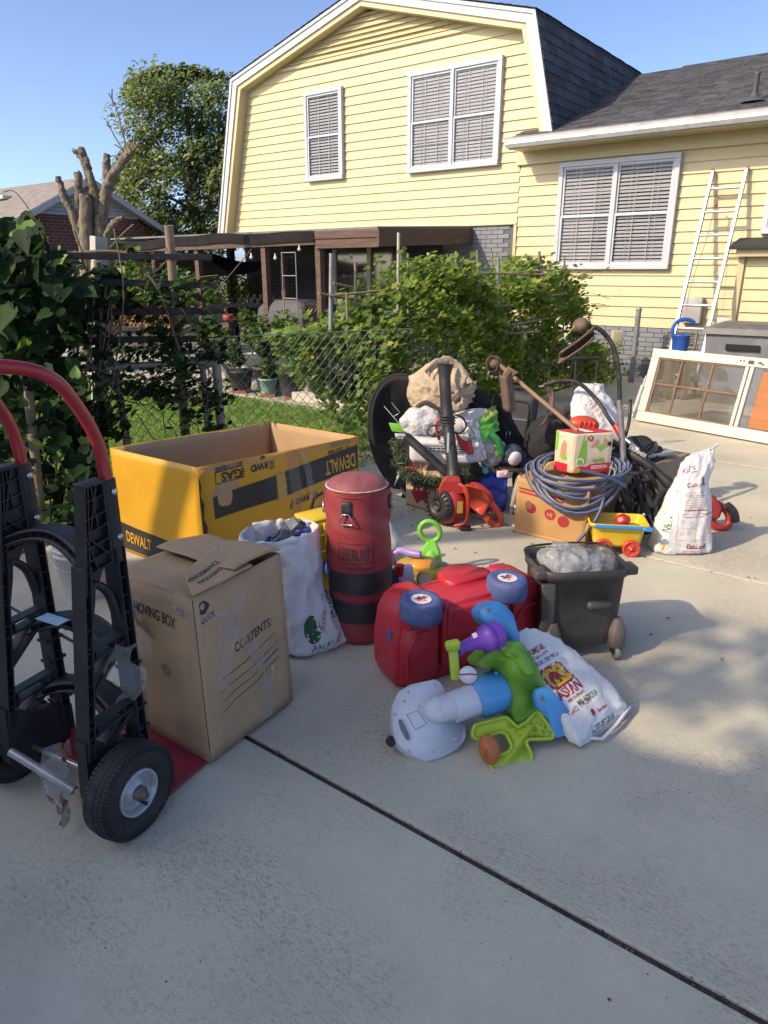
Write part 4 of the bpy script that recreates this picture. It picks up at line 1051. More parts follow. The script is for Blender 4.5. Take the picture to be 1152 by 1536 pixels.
# --- bitter melon hedge
hg = thing('melon_hedge', 'tall bright green bitter melon vine covering a bamboo trellis', 'hedge', HP(-1.7, -4, 0))
prof = [(-6.2, .8), (-6.0, .95), (-5.8, 1.15), (-5.4, 1.50), (-4.9, 1.50), (-4.4, 1.36), (-4.0, 1.30), (-3.4, 1.36), (-2.9, 1.58), (-2.5, 1.55), (-2.1, 1.42), (-1.9, 1.2), (-1.75, .8)]
def htop(y): return float(np.interp(y, [p[0] for p in prof], [p[1] for p in prof]))
pts = []; wild = []
for i in range(1000):
    y = random.uniform(-6.1, -1.75); h = htop(y) * random.uniform(.93, 1.06)
    face = random.random()
    if face < .50: x = -1.2 + random.gauss(0, .05); z_ = random.uniform(.1, 1) ** .9 * h
    elif face < .8: x = random.uniform(-2.05, -1.15); z_ = h - abs(random.gauss(0, .05))
    else: x = random.uniform(-2.0, -1.3); z_ = random.uniform(.1, 1) * h
    x += .10 * math.sin(y * 3.1 + z_ * 4) + .08 * math.sin(y * 7 + z_ * 6.3)
    if abs(math.sin(y * 2.3 + 1) * math.sin(z_ * 5.1 + y)) > .72: continue
    pts.append(HP(x, y, z_))
P = np.concatenate([blob_pts(p, random.uniform(.07, .16), 17, .8, .2) for p in pts])
leaves('foliage', P, .062, MEL, 'lobed', parent=hg, wts=[.50, .26, .22, .02], normal=np.array([-1.0, -.7, .5]))
pts = [HP(random.uniform(-2.05, -1.3), y, random.uniform(.1, .93) * htop(y)) for y in [random.uniform(-5.9, -1.9) for _ in range(190)]]
leaves('foliage', np.concatenate([blob_pts(p, .16, 14, 1, .1) for p in pts]), .07, [MEL[2], MEL[0]], 'lobed', parent=hg)
# spill on the left end, towards the lawn, and low growth behind the pile
pts = outline_pts([(435, 560), (400, 500), (430, 485), (470, 495), (520, 470), (600, 480), (600, 640), (560, 640), (530, 610), (480, 585)], 120, 6.1, 6.7)
leaves('foliage', np.concatenate([blob_pts(p, random.uniform(.07, .14), 18, .8, .2) for p in pts]), .066, MEL, 'lobed', parent=hg, wts=[.52, .26, .20, .02], normal=np.array([-1.0, -.7, .5]))
pts = outline_pts([(530, 600), (640, 560), (690, 620), (620, 740), (575, 720), (545, 660), (520, 625)], 50, 5.6, 6.2)
leaves('foliage', np.concatenate([blob_pts(p, random.uniform(.05, .12), 15, .8, .2) for p in pts]), .06, [MEL[2], MEL[0]], 'lobed', parent=hg, wts=[.6, .4])
# tendrils reaching out of the outline
td = MB(); tips = []
for i in range(46):
    y = random.uniform(-6.0, -1.8); a = HP(random.uniform(-1.9, -1.2), y, htop(y) * random.uniform(.75, 1.0))
    d = Vector((random.uniform(.0, .35), random.uniform(-.1, .1), random.uniform(-.05, .28)))
    if y > -2.4: d = Vector((random.uniform(.25, .5), random.uniform(-.4, -.1), random.uniform(-.2, .15)))
    l_ = cr([a, a + d * .5 + Vector((0, 0, .06)), a + d], 4); td.tube(l_, .0025, 4, cap=False); tips += [tuple(v) for v in l_[2:]]
mk('tendril', td, STEM, hg, world=True, kind='stuff')
leaves('foliage', np.array(tips) + rng.normal(0, .015, (len(tips), 3)), .055, MEL[:2], 'lobed', parent=hg, wts=[.5, .5])
FLW = mat('yellow_flower', (.62, .42, .02), rough=.5, bump=0)
for px, py, Y in ((468, 536, 6.0), (455, 528, 6.1), (541, 521, 6.1), (545, 550, 6.0), (768, 516, 7.6), (712, 508, 7.2), (655, 448, 6.6)):
    fm = MB(); c = D(px, py, Y)
    for k in range(5):
        a = k * 1.257; fm.add([(0, 0, 0), (.010 * math.cos(a - .5), .010 * math.sin(a - .5) , .004), (.022 * math.cos(a), .022 * math.sin(a), .002), (.010 * math.cos(a + .5), .010 * math.sin(a + .5), .004)], [(0, 1, 2, 3)], 0, T(c) @ RX(60) @ RZ(px))
    mk('flower', fm, FLW, hg, world=True)
leaves('withered_leaf', np.array([tuple(D(px, py, 6.75)) for px, py in ((648, 440), (652, 447), (656, 436), (660, 444))]), .10, mat('orange_leaf', (.50, .24, .03), rough=.6, island=.3, sub=.3), 'lobed', parent=hg)
# bamboo trellis in the hedge
tr = thing('bamboo_trellis', 'grid of thin bamboo canes sticking out of the melon hedge', 'trellis', HP(-1.7, -4, 0))
for (x, y0, y1, Y, r, m) in ((497, 380, 600, 6.2, .018, GALV), (533, 393, 560, 6.3, .012, BAM), (598, 349, 560, 6.7, .014, WPOST), (612, 380, 560, 6.9, .012, BAM), (643, 379, 560, 7.0, .018, WPOST), (684, 377, 600, 7.2, .013, BAM),
                             (716, 375, 580, 7.4, .012, BAM), (738, 379, 580, 7.6, .012, BAM), (747, 386, 640, 7.2, .017, GALV), (809, 377, 640, 7.9, .016, BAM), (847, 384, 560, 8.2, .010, BAM), (780, 450, 620, 7.4, .012, BAM), (520, 440, 600, 6.2, .010, BAM)):
    Y += .45 if x > 640 else 0
    mk('cane', MB().tube([D(x + random.uniform(-6, 6), y1, Y), D(x, y0, Y)], r, 8), m, tr, world=True)
for (x0, y0, x1, y1, Ya, Yb) in ((494, 444, 575, 436, 6.15, 6.4), (478, 440, 560, 455, 6.1, 6.5), (500, 425, 560, 438, 6.3, 6.6), (640, 407, 820, 412, 6.75, 7.4), (636, 462, 770, 458, 6.6, 6.9), (700, 505, 810, 497, 6.7, 7.2), (760, 488, 840, 474, 7.0, 7.6), (770, 450, 850, 440, 7.2, 7.7), (690, 414, 850, 404, 7.0, 7.8), (500, 475, 580, 480, 6.2, 6.4)):
    Ya, Yb = (Ya + .5, Yb + .5) if x0 > 600 else (Ya, Yb)
    mk('cane', MB().tube([D(x0, y0, Ya), D(x1, y1, Yb)], .011, 7), BAM, tr, world=True)
# --- foundation shrub
sh = thing('foundation_shrub', 'low lime green shrub against the grey brick foundation', 'shrub', HP(-1.7, -.8, 0))
c = [HP(random.uniform(-2.6, -1.15), random.uniform(-1.4, -.4), random.uniform(.05, .52)) for _ in range(260)]
leaves('foliage', np.concatenate([blob_pts(p, random.uniform(.05, .12), 24, 1.2, .1) for p in c]), .045, [MEL[1], MEL[0], PL1[0]], 'oval', parent=sh, wts=[.5, .35, .15], up=.1)
# dry branches at the hedge's right foot
db_ = thing('dry_brush', 'grey dry brush and twigs at right foot of the hedge', 'brush', HP(-1.2, -2.6, 0))
tw = MB()
for i in range(90):
    a = HP(random.uniform(-1.7, -1.0), random.uniform(-3.4, -2.0), random.uniform(.1, .5)); d = Vector((random.uniform(-.35, .35), random.uniform(-.2, .2), random.uniform(.1, .5)))
    tw.tube([a, a + d * .5 + Vector((random.uniform(-.05, .05), 0, 0)), a + d], .004, 4, cap=False)
mk('twig', tw, mat('dry_twig', (.20, .17, .13), rough=.9), db_, world=True, kind='stuff')
c = [HP(random.uniform(-1.5, -.95), random.uniform(-3.4, -2.1), random.uniform(.25, .75)) for _ in range(60)]
leaves('dry_leaf', np.concatenate([blob_pts(p, .1, 14, 1.2, .1) for p in c]), .035, [mat('grey_leaf', (.17, .17, .12), rough=.8, island=.4, bump=0), MEL[2]], 'oval', parent=db_)
solo('terracotta_pot', 'terracotta coloured block by the foundation panel behind the hedge', 'pot', MB().lathe([(.12, 0), (.16, .3), (.13, .34), (0, .34)], 16, T(HP(-2.15, -.75, .36))), mat('terracotta', (.40, .19, .09), rough=.85))

# ================================================================ BACKGROUND
# neighbour's brick house
NM = HM @ T(-17.75, 1.69, 0)       # local: x out of the gable end, y along it
nb = thing('brick_house', 'low red brick house with white gable trim behind the pollarded tree', 'house', M=NM)
BRK = bpy.data.materials.new('red_brick'); BRK.use_nodes = True
_nt = BRK.node_tree; _b = _nt.nodes['Principled BSDF']; _b.inputs['Roughness'].default_value = .85
_tc = _n(_nt, 'ShaderNodeTexCoord'); _sp = _n(_nt, 'ShaderNodeSeparateXYZ'); _cb = _n(_nt, 'ShaderNodeCombineXYZ'); _bt = _n(_nt, 'ShaderNodeTexBrick')
_nt.links.new(_tc.outputs['Object'], _sp.inputs[0]); _nt.links.new(_sp.outputs[1], _cb.inputs[0]); _nt.links.new(_sp.outputs[2], _cb.inputs[1]); _nt.links.new(_cb.outputs[0], _bt.inputs[0])
_bt.inputs['Color1'].default_value = (.19, .045, .03, 1); _bt.inputs['Color2'].default_value = (.13, .035, .028, 1); _bt.inputs['Mortar'].default_value = (.22, .15, .12, 1)
_bt.inputs['Scale'].default_value = 1; _bt.inputs['Mortar Size'].default_value = .012; _bt.inputs['Brick Width'].default_value = .21; _bt.inputs['Row Height'].default_value = .085
_nt.links.new(_bt.outputs[0], _b.inputs['Base Color'])
mk('wall', MB().box((-5, .02, .95), (10, 5.0, 3.0)), BRK, nb)
NW = 2.72; NP, NE = 3.92, 2.5
mk('gable_wall', MB().prism([(-2.5, 2.45), (2.5, 2.45), (0, NP - .15)], 0, .04, Matrix(((0, 0, 1, -.03), (1, 0, 0, 0), (0, 1, 0, 0), (0, 0, 0, 1)))), BRK, nb)
for i in range(9):
    zz = 2.95 + i * .095; w_ = (NP - .12 - zz) / (NP - NE) * NW
    if w_ > .1: mk('gable_louvre', MB().hexa([(.015, -w_, zz), (.045, -w_, zz), (.045, w_, zz), (.015, w_, zz)], [(.012, -w_, zz + .085), (.022, -w_, zz + .085), (.022, w_, zz + .085), (.012, w_, zz + .085)]), WHITE, nb)
RG = mat('grey_brown_shingle', (.20, .18, .165), rough=.95, var=.25, vs=5, fiber=(1, 1, 1), bump=.5, bs=30)
for s_ in (-1, 1):
    P = [(.36, s_ * NW, NE), (.36, 0, NP), (-9, 0, NP), (-9, s_ * NW, NE)]
    mk('roof', MB().hexa([P[0], P[1], P[2], P[3]], [(x, y, z_ + .05) for x, y, z_ in P]), RG, nb)
    mk('fascia', MB().hexa([(.35, s_ * NW, NE - .13), (.38, s_ * NW, NE - .13), (.38, 0, NP - .13), (.35, 0, NP - .13)], [(.35, s_ * NW, NE + .03), (.38, s_ * NW, NE + .03), (.38, 0, NP + .03), (.35, 0, NP + .03)]), WHITE, nb)
    mk('soffit', MB().hexa([(.03, s_ * NW, NE - .09), (.345, s_ * NW, NE - .09), (.345, 0, NP - .09), (.03, 0, NP - .09)], [(.03, s_ * NW, NE - .02), (.345, s_ * NW, NE - .02), (.345, 0, NP - .02), (.03, 0, NP - .02)]), WHITE, nb)
mk('roof_vent', MB().rbox((-2.8, -.95, 3.53), (.5, .3, .1), .02, M=None), WHITE, nb)
# pollarded stump tree
BARK = mat('bark', (.20, .165, .125), rough=.95, var=.35, vs=5, fiber=(6, 6, 1), bump=1.0, bs=25, dirt=((.09, .07, .05), .6, 8))
st_ = thing('pollarded_tree', 'bare cut-back tree with thick sawn limbs in front of brick house', 'tree', D(150, 520, 11))
def limb(pts, rs, Y, name='limb'):
    w = [D(x, y, Y + (p[2] if len(p) > 2 else 0)) for p in pts for x, y in (p[:2],)]
    c = cr(w, 12); rr = np.interp(np.linspace(0, 1, len(c)), np.linspace(0, 1, len(rs)), rs)
    mb = MB().tube(c, [float(v) for v in rr], 18); crumple(mb, .035, 9, seed=pts[0][0]); crumple(mb, .012, 26, 3, .8, .5, (1, 1, .4)); mk(name, mb, BARK, st_, world=True)
pxm = 1 / 1065 * 10.6
limb([(133, 540), (132, 430), (130, 372), (128, 300), (129, 298)], [14 * pxm, 10 * pxm, 10 * pxm, 8 * pxm, 8 * pxm], 11, 'trunk')
limb([(152, 540), (153, 430), (152, 350), (150, 322)], [15 * pxm, 12 * pxm, 11 * pxm, 9 * pxm], 11.1, 'trunk')
limb([(122, 362), (108, 320), (95, 290), (87, 266)], [6 * pxm, 5.5 * pxm, 5 * pxm, 3.6 * pxm], 11)
limb([(121, 350), (118, 300), (117, 265), (116, 259)], [5 * pxm, 4 * pxm, 5 * pxm, 4 * pxm], 11.05)
limb([(146, 320), (140, 285), (128, 245), (121, 222)], [6.5 * pxm, 6 * pxm, 5.2 * pxm, 4.2 * pxm], 11.1)
limb([(126, 240), (116, 230), (109, 226)], [4 * pxm, 3 * pxm, 2 * pxm], 11.1)
limb([(153, 325), (160, 285), (170, 262), (186, 240), (197, 225)], [8 * pxm, 7 * pxm, 6.5 * pxm, 5 * pxm, 6 * pxm], 11.1)
limb([(161, 280), (160, 250), (161, 231)], [5 * pxm, 4.6 * pxm, 4.2 * pxm], 11.15)
limb([(160, 356), (170, 335), (185, 325)], [5 * pxm, 4 * pxm, 2 * pxm], 11)
tw = MB()
for (pts) in (((192, 230), (185, 205), (175, 165), (163, 140)), ((190, 232), (175, 210), (160, 182)), ((190, 235), (180, 222), (172, 217)), ((200, 228), (201, 212), (202, 203)), ((185, 205), (188, 195), (196, 188)), ((170, 158), (168, 148), (168, 133)), ((188, 229), (186, 205), (184, 190))):
    tw.tube(cr([D(x, y, 11.1) for x, y in pts], 4), .010, 5)
for i in range(14): tw.tube([D(196 + random.uniform(-5, 5), 226, 11.1), D(199 + random.uniform(-9, 9), 217 + random.uniform(-3, 4), 11.1)], .02, 5)
mk('twig', tw, BARK, st_, world=True)
# big tree
bt_ = thing('maple_tree', 'large full-crowned green tree behind the brick house and gable', 'tree', D(300, 430, 26))
TR = [mat('tree_leaf', (.135, .185, .07), rough=.55, island=.4, bump=0, sub=.45), mat('tree_leaf_light', (.22, .27, .11), rough=.55, island=.35, bump=0, sub=.35), mat('tree_leaf_dark', (.07, .105, .045), rough=.55, island=.3, bump=0, sub=.25)]
Yt = 26.0
tpoly = [(172, 178), (200, 128), (240, 108), (270, 112), (300, 104), (345, 120), (400, 140), (420, 340), (350, 400), (200, 370), (180, 280), (205, 230), (178, 210)]
P = pts_in(tpoly, 270); cc = []; 
for x, y in P:
    rel = (y - 100) / 260.0
    cc.append((D(x, y, Yt + random.uniform(-2.2, 2.2)), random.uniform(.28, .75)))
for x, y in [(200, 245), (185, 262), (178, 275), (190, 300), (215, 262), (205, 285), (230, 240)] * 3: cc.append((D(x + random.uniform(-8, 8), y + random.uniform(-8, 8), Yt), .45))
for i in range(46):
    x = random.uniform(195, 350); cc.append((D(x, 108 + random.uniform(-4, 12) + (abs(x - 270) / 80) ** 2 * 12, Yt), random.uniform(.15, .3)))
Q = np.concatenate([blob_pts(c_, r_, int(300 * r_ ** 2) + 26, .8, .35) for c_, r_ in cc])
leaves('crown', Q, .155, TR, 'oval', parent=bt_, wts=[.55, .22, .23], up=.4, normal=np.array([-1.2, -.9, .3]))
tr_ = MB()
for pts, r0 in ((((300, 430), (296, 350), (290, 290), (285, 220), (280, 160)), .22), (((296, 350), (315, 300), (325, 230), (330, 170)), .13), (((292, 300), (270, 260), (240, 220), (215, 190)), .10), (((294, 320), (262, 300), (225, 285)), .08), (((290, 260), (300, 200), (305, 150)), .08), (((310, 320), (335, 290), (345, 240)), .09)):
    c = cr([D(x, y, Yt) for x, y in pts], 5); tr_.tube(c, [r0 * (1 - .75 * i / len(c)) for i in range(len(c))], 7)
mk('trunk', tr_, BARK, bt_, world=True)
# hedges and trees further back, seen under and over things
def mass(name, label, cat, poly, n, Y, dy, r, leaf, mats, w, up=.3, per=60):
    t = thing(name, label, cat, D(*poly[0], Y))
    t.location.z = 0
    c = outline_pts(poly, n, Y - dy, Y + dy)
    leaves('foliage', np.concatenate([blob_pts(p, r * random.uniform(.6, 1.3), per, .8, .3) for p in c]), leaf, mats, 'oval', parent=t, wts=w, up=up)
    return t
mass('garden_bush', 'sunlit yellow green bush under the porch roof by the post', 'bush', [(300, 400), (362, 405), (370, 455), (300, 470)], 26, 15.5, .6, .3, .09, [PL1[1], PL1[0]], [.7, .3])
mass('garden_bush', 'row of lime green bean plants behind the left trellis', 'bush', [(170, 405), (300, 402), (300, 470), (150, 460)], 50, 13.5, .8, .3, .09, [PL1[1], PL1[0], PL1[2]], [.5, .3, .2])
mass('garden_bush', 'dim green bushes in the garden far left behind the vines', 'bush', [(-60, 400), (140, 405), (140, 470), (-60, 480)], 50, 14, .8, .35, .1, [PL1[1], PL1[0], PL1[2]], [.3, .4, .3])
mass('garden_bush', 'low wall of dark shrubs at the end of the lawn', 'bush', [(-200, 405), (330, 405), (330, 470), (-200, 470)], 70, 19, 1.0, .6, .14, [PL1[0], PL1[2], PL1[1]], [.4, .4, .2], per=70)
# ================================================================ OUT OF FRAME: casters added to shade the foreground
def shade_pt(gx_, gy_, z_):
    p = Vector((gx_, gy_, 0)) + Vector((SUN_DIR.x, SUN_DIR.y, 0)) * (z_ / SUN_DIR.z); return Vector((p.x, p.y, z_))
gz_ = 4.6
EDGE = [shade_pt(-6.5, 5.2, gz_), shade_pt(.36, 3.0, gz_), shade_pt(.85, 1.98, gz_), shade_pt(3.2, 1.0, gz_)]
GR = thing('shade_building', 'unseen pale building added left of and behind the camera, shaped to shade the foreground', 'building', (-8, -3, 0))  # unseen building added; its roof outline sets the foreground shade edge
pl_ = [(p.x, p.y) for p in EDGE] + [(-5.6, shade_pt(0, -.7, gz_).y), (-11, shade_pt(0, -.7, gz_).y), (-13, EDGE[0].y - 2), (EDGE[0].x, EDGE[0].y)]
mk('wall', MB().prism([(x * .985 - .1, y * .985 - .1) for x, y in pl_], 0, gz_ - .12), STRIM, GR, world=True)
mk('roof', MB().prism(pl_, gz_ - .12, gz_), ROOFU, GR, world=True)
stree = thing('dapple_tree', 'unseen slender leafy tree added beside the shade building to dapple the driveway', 'tree', (-6.2, .9, 0))  # unseen tree added; crown clumps are placed to throw dapple on the slabs
mk('trunk', MB().tube(cr([(-6.3, 1.6, 0), (-6.25, 1.4, 2.2), (-6.0, .8, 4.4), (-6.1, .3, 5.6)], 5), [.09] * 16, 8), BARK, stree, world=True)
cpt = [shade_pt(random.uniform(.5, 3.4), 0, 0) for _ in range(1)]
sp = []
for i in range(48):
    a = random.uniform(.75, 3.6); b = random.uniform(2.05, 2.95) - (a - .75) * .17
    sp.append(shade_pt(a, b, random.uniform(4.9, 5.9)))
leaves('crown', np.concatenate([blob_pts(p, .17, 26, .8, .1) for p in sp]), .11, VD, 'oval', parent=stree)

# ================================================================ flat-face helper
class Face:
    """a flat side of a box: origin o, u to the right, v up, outward normal n"""
    def __init__(s, o, u, v): s.o = Vector(o); s.u = Vector(u).normalized(); s.v = Vector(v); s.v = (s.v - s.u * s.v.dot(s.u)).normalized(); s.n = s.u.cross(s.v)
    def at(s, a, b, off=0.0): return s.o + s.u * a + s.v * b + s.n * off
    def px(s, x, y):
        r = ray(x, y); c = Vector((0, 0, 1.5)); t = (s.o - c).dot(s.n) / r.dot(s.n); p = c + r * t - s.o
        return p.dot(s.u), p.dot(s.v)
    def M(s, a, b, ang=0, off=.0012):
        m = Matrix((s.u, s.v, s.n)).transposed().to_4x4(); m.translation = s.at(a, b, off); return m @ RZ(ang)
    def ppoly(s, pts): return poly_flat([s.px(*p) for p in pts])
def panel(name, c, m, parent, amp=.004, seed=0, nu=14, nv=14, th=.005, fl=0.0, world=True, f=7, label=None, bvh_out=None, wave=None):
    """a sheet between 4 corners (bl, br, tr, tl), rippled inside, with thickness; fl lets the rim ripple too"""
    c = [Vector(p) for p in c]; n = (c[1] - c[0]).cross(c[3] - c[0]).normalized()
    def fn(u, v):
        p = c[0].lerp(c[1], u).lerp(c[3].lerp(c[2], u), v)
        w = (math.sin(math.pi * u) * math.sin(math.pi * v)) ** .5 * (1 - fl) + fl
        q = p + Vector((seed * 3.1, seed, seed * 1.7))
        d = amp * w * (noise.noise(q * f) + .6 * (1 - 2 * abs(noise.noise(q * f * .8))))
        if wave: d += wave(u, v)
        return p + n * d
    mb = MB().grid(fn, nu, nv)
    if bvh_out is not None: bvh_out.append(bvh_of(mb))
    o = mk(name, mb, m, parent, world=world, label=label)
    s_ = o.modifiers.new('thickness', 'SOLIDIFY'); s_.thickness = th; s_.offset = -1
    return o

KRAFT = mat('kraft_board', (.41, .275, .16), rough=.85, var=.07, vs=3, bump=.12, bs=35, dirt=((.26, .18, .11), .35, 5))
INK = mat('black_ink', (.025, .025, .028), rough=.7, var=.3, vs=40, bump=0)
TAPE = film('clear_tape', (.93, .91, .88), gloss=.16, rough=.25, white=.13, bs=40, bstr=.2)
BTAPE = mat('brown_tape', (.26, .18, .11), rough=.3, var=.1, spec=.6)

# ================================================================ HAND TRUCK
HX, HY = Vector((.885, -.464, 0)), Vector((.464, .885, 0))
TM = Matrix.Translation((-.95, 1.70, 0)) @ Matrix.Rotation(math.atan2(-.464, .885), 4, 'Z')
BLK = mat('black_plastic', (.016, .017, .021), rough=.5, var=.25, vs=6, bump=.25, bs=70, spec=.45, dirt=((.09, .085, .08), .22, 14))
REDP = mat('red_powder_coat', (.30, .012, .022), rough=.28, var=.08, vs=6, bump=.02, coat=.3)
REDT = mat('worn_red_plate', (.26, .018, .03), rough=.5, var=.2, vs=5, bump=.15, bs=40, dirt=((.12, .05, .04), .5, 10))
RUB = mat('tyre_rubber', (.018, .019, .021), rough=.75, var=.2, vs=8, bump=.15, bs=90, dirt=((.08, .075, .07), .35, 16))
RIM = mat('rim_grey', (.42, .43, .45), rough=.35, metal=.35, var=.08, bump=.04)
CHR = mat('steel', (.5, .5, .5), rough=.3, metal=.9, var=.1, bump=0)
ht = thing('hand_truck', 'upright convertible hand truck with black plastic frame, red handle and pneumatic tyres', 'hand truck', M=TM)
def ptube(name, pts, r, m, k=8, n=12, flat=1): return mk(name, MB().tube(cr(pts, k), r, n, flat=flat), m, ht)
# U handle
hp = [(.165, .17, .86), (.165, .172, .99), (.165, .165, 1.07), (.165, .145, 1.13), (.165, .107, 1.20), (.162, .070, 1.250), (.150, .020, 1.282), (.120, -.06, 1.300), (.07, -.13, 1.308), (0, -.16, 1.31)]
hp2 = hp + [(-x, y, z) for x, y, z in hp[-2::-1]]
ptube('handle', hp2, .0165, REDP, 6, 16)
for s_ in (-1, 1):
    X = .165 * s_
    def ny(z): return -.012 + (z - .24) * .135          # near rail line
    # near rail, far rail, tube sleeve
    mb = MB()
    for (ya, za, yb, zb, w, t) in ((ny(.24), .24, ny(.78), .78, .020, .040), (.165, .13, .168, .80, .026, .046)):
        a, b = Vector((X, ya, za)), Vector((X, yb, zb)); d = b - a
        mb.box((0, 0, d.length / 2), (w, .010, d.length), frz(a, d, (0, 1, 0)))
        for k_ in range(int(d.length / .052) + 1): mb.box((0, 0, .01 + k_ * .052), (w, t, .004), frz(a, d, (0, 1, 0)))
        for e in (-1, 1): mb.box((e * w * .5, 0, d.length / 2), (.004, t + .012, d.length), frz(a, d, (0, 1, 0)))
    mk('side_rail', mb, BLK, ht, bev=.002)
    # solid upper plate with ribs
    yt0, yt1 = ny(.99), .19
    up_ = MB()
    pl2 = [(yt0 - .004, .985), (.145, .985), (.145, .76), (.125, .745), (.10, .70), (.07, .745), (ny(.74) + .02, .70), (ny(.70) - .004, .70)]
    MX = Matrix(((0, 0, 1, X - .004 * s_), (1, 0, 0, 0), (0, 1, 0, 0), (0, 0, 0, 1)))
    up_.prism(pl2, -.003, .003, MX)
    w_ = .036
    def rib(y0, z0, y1, z1, t=.0035, w=w_):
        a, b = Vector((X, y0, z0)), Vector((X, y1, z1)); d = b - a
        up_.box((0, 0, d.length / 2), (t, w, d.length), frz(a, d, (0, 1, 0) if abs(d.z) > abs(d.y) else (0, 0, 1)))
    rib(yt0, .985, .15, .985, .006); rib(yt0, .985, ny(.70), .70, .008); rib(.148, .985, .148, .76, .006)
    for zz in (.945, .90, .865, .825, .79, .755): rib(ny(zz), zz, .148, zz + .01)
    rib(yt0 + .02, .985, .115, .865); rib(.125, .985, ny(.85) + .02, .865); rib(.10, .985, .075, .79); rib(.07, .865, .14, .79); rib(ny(.865), .865, .10, .755)
    up_.rbox((X, (yt0 + .15) / 2, .988), (w_ + .006, .15 - yt0 + .01, .010), .003)
    mk('side_plate', up_, BLK, ht, bev=.001)
    ptube('sleeve', [(X, .172, .76), (X, .172, .985)], .024, BLK, 2, 14)
    for (yy, zz) in ((.172, .955), (.172, .83)): mk('bolt', MB().lathe([(.009, 0), (.009, .006), (.004, .008), (0, .008)], 10, T(X + .024 * 1, yy, zz) @ RY(90)), CHR, ht)
    # cross webs inside the side frame: truss members
    def web(y0, z0, y1, z1, w=.034, t=.007, name='web'):
        a, b = Vector((X, y0, z0)), Vector((X, y1, z1)); d = b - a
        return MB().box((0, 0, d.length / 2), (t, w, d.length), frz(a, d, (0, 1, 0) if abs(d.z) > abs(d.y) else (0, 0, 1)))
    arch = cr([(X, ny(.62) + .01, .60), (X, ny(.62) + .03, .67), (X, .085, .72), (X, .13, .68), (X, .15, .60)], 6)
    mk('arch', MB().tube(arch, .012, 6, flat=1.4), BLK, ht)
    for zc in (.515, .30):
        mb = MB()
        mb.bm_ = None
        for (y0, z0, y1, z1, t) in ((ny(zc), zc + .03, .155, zc + .035, .007), (ny(zc - .02), zc - .005, .155, zc + .012, .006), (ny(zc - .06) + .004, zc - .10, .15, zc + .005, .012), (ny(zc - .05) + .01, zc - .07, .11, zc + .01, .006), (ny(zc) + .03, zc, ny(zc) + .03, zc + .03, .005), (.12, zc, .12, zc + .03, .005)):
            a, b = Vector((X, y0, z0)), Vector((X, y1, z1)); d = b - a
            mb.box((0, 0, d.length / 2), (t, .036, d.length), frz(a, d, (0, 1, 0) if abs(d.z) > abs(d.y) else (0, 0, 1)))
        mk('truss', mb, BLK, ht, bev=.0015)
    # foot block around the axle and mudguard web
    fb = MB().prism([(ny(.24) - .012, .30), (.06, .25), (.19, .20), (.19, .10), (.10, .06), (.0, .07), (-.035, .12)], -.019, .019, Matrix(((0, 0, 1, X), (1, 0, 0, 0), (0, 1, 0, 0), (0, 0, 0, 1))))
    mk('foot', fb, BLK, ht, bev=.004)
    for zz in (.23, .30, .37, .44): mk('rung_web', MB().box((X, .168, zz), (.04, .06, .008)), BLK, ht)
    # wheel
    wx = .252 * s_; W = Matrix.Translation((wx, .045, .132)) @ RY(90 * s_)
    tp = []
    for i in range(40):
        a = 2 * math.pi * i / 40
        tp.append((.098 + .036 * (abs(math.cos(a)) ** .8) * (1 if math.cos(a) > 0 else -1), .043 * (abs(math.sin(a)) ** .75) * (1 if math.sin(a) > 0 else -1)))
    ty = MB().lathe(tp + [tp[0]], 64, W, cap=False)
    # tread: blocks in staggered rows
    for row, zz in enumerate((-.030, -.015, 0, .015, .030)):
        rr = .1335 - abs(zz) * .13
        for k in range(64):
            a = 2 * math.pi * (k + (row % 2) * .5) / 64
            ty.box((rr, 0, zz), (.0045, .0098, .0115), W @ Matrix.Rotation(a, 4, 'Z') @ T(0, 0, 0) @ T(-0.0, 0, 0) @ T(0, 0, 0))
    for e in (-1, 1):
        for k in range(80):
            a = 2 * math.pi * k / 80
            ty.box((0, 0, 0), (.013, .0042, .004), W @ Matrix.Rotation(a, 4, 'Z') @ T(.122, 0, .0385 * e) @ RY(38 * e))
    wh = mk('wheel', ty, RUB, ht)
    rm = MB().lathe([(.020, .030), (.030, .028), (.036, .014), (.050, .012), (.056, .020), (.060, .036), (.066, .038), (.068, .030)], 36, W, cap=False)
    rm.lathe([(.066, -.034), (.05, -.012), (.036, -.014), (.02, -.03), (0, -.03)], 36, W, cap=False)
    mk('rim', rm, RIM, wh).parent = wh
    mk('hub', MB().lathe([(.022, .020), (.020, .045), (.012, .048), (.010, .060), (.0, .060)], 16, W), mat('rusty_hub', (.16, .13, .11), rough=.5, metal=.5, dirt=((.2, .08, .03), .6, 40)), wh)
    mk('valve', MB().lathe([(.0045, 0), (.0045, .022), (.006, .024), (.006, .032), (0, .034)], 8, W @ T(.040, .01, .014)), mat('black_ink', ()), wh)
ptube('axle', [(-.30, .045, .132), (.30, .045, .132)], .0085, CHR, 2, 10)
ptube('kick_bar', [(-.12, -.045, .185), (.10, -.02, .115)], .0125, mat('galv_tube', (.42, .44, .46), rough=.4, metal=.6), 2, 12)
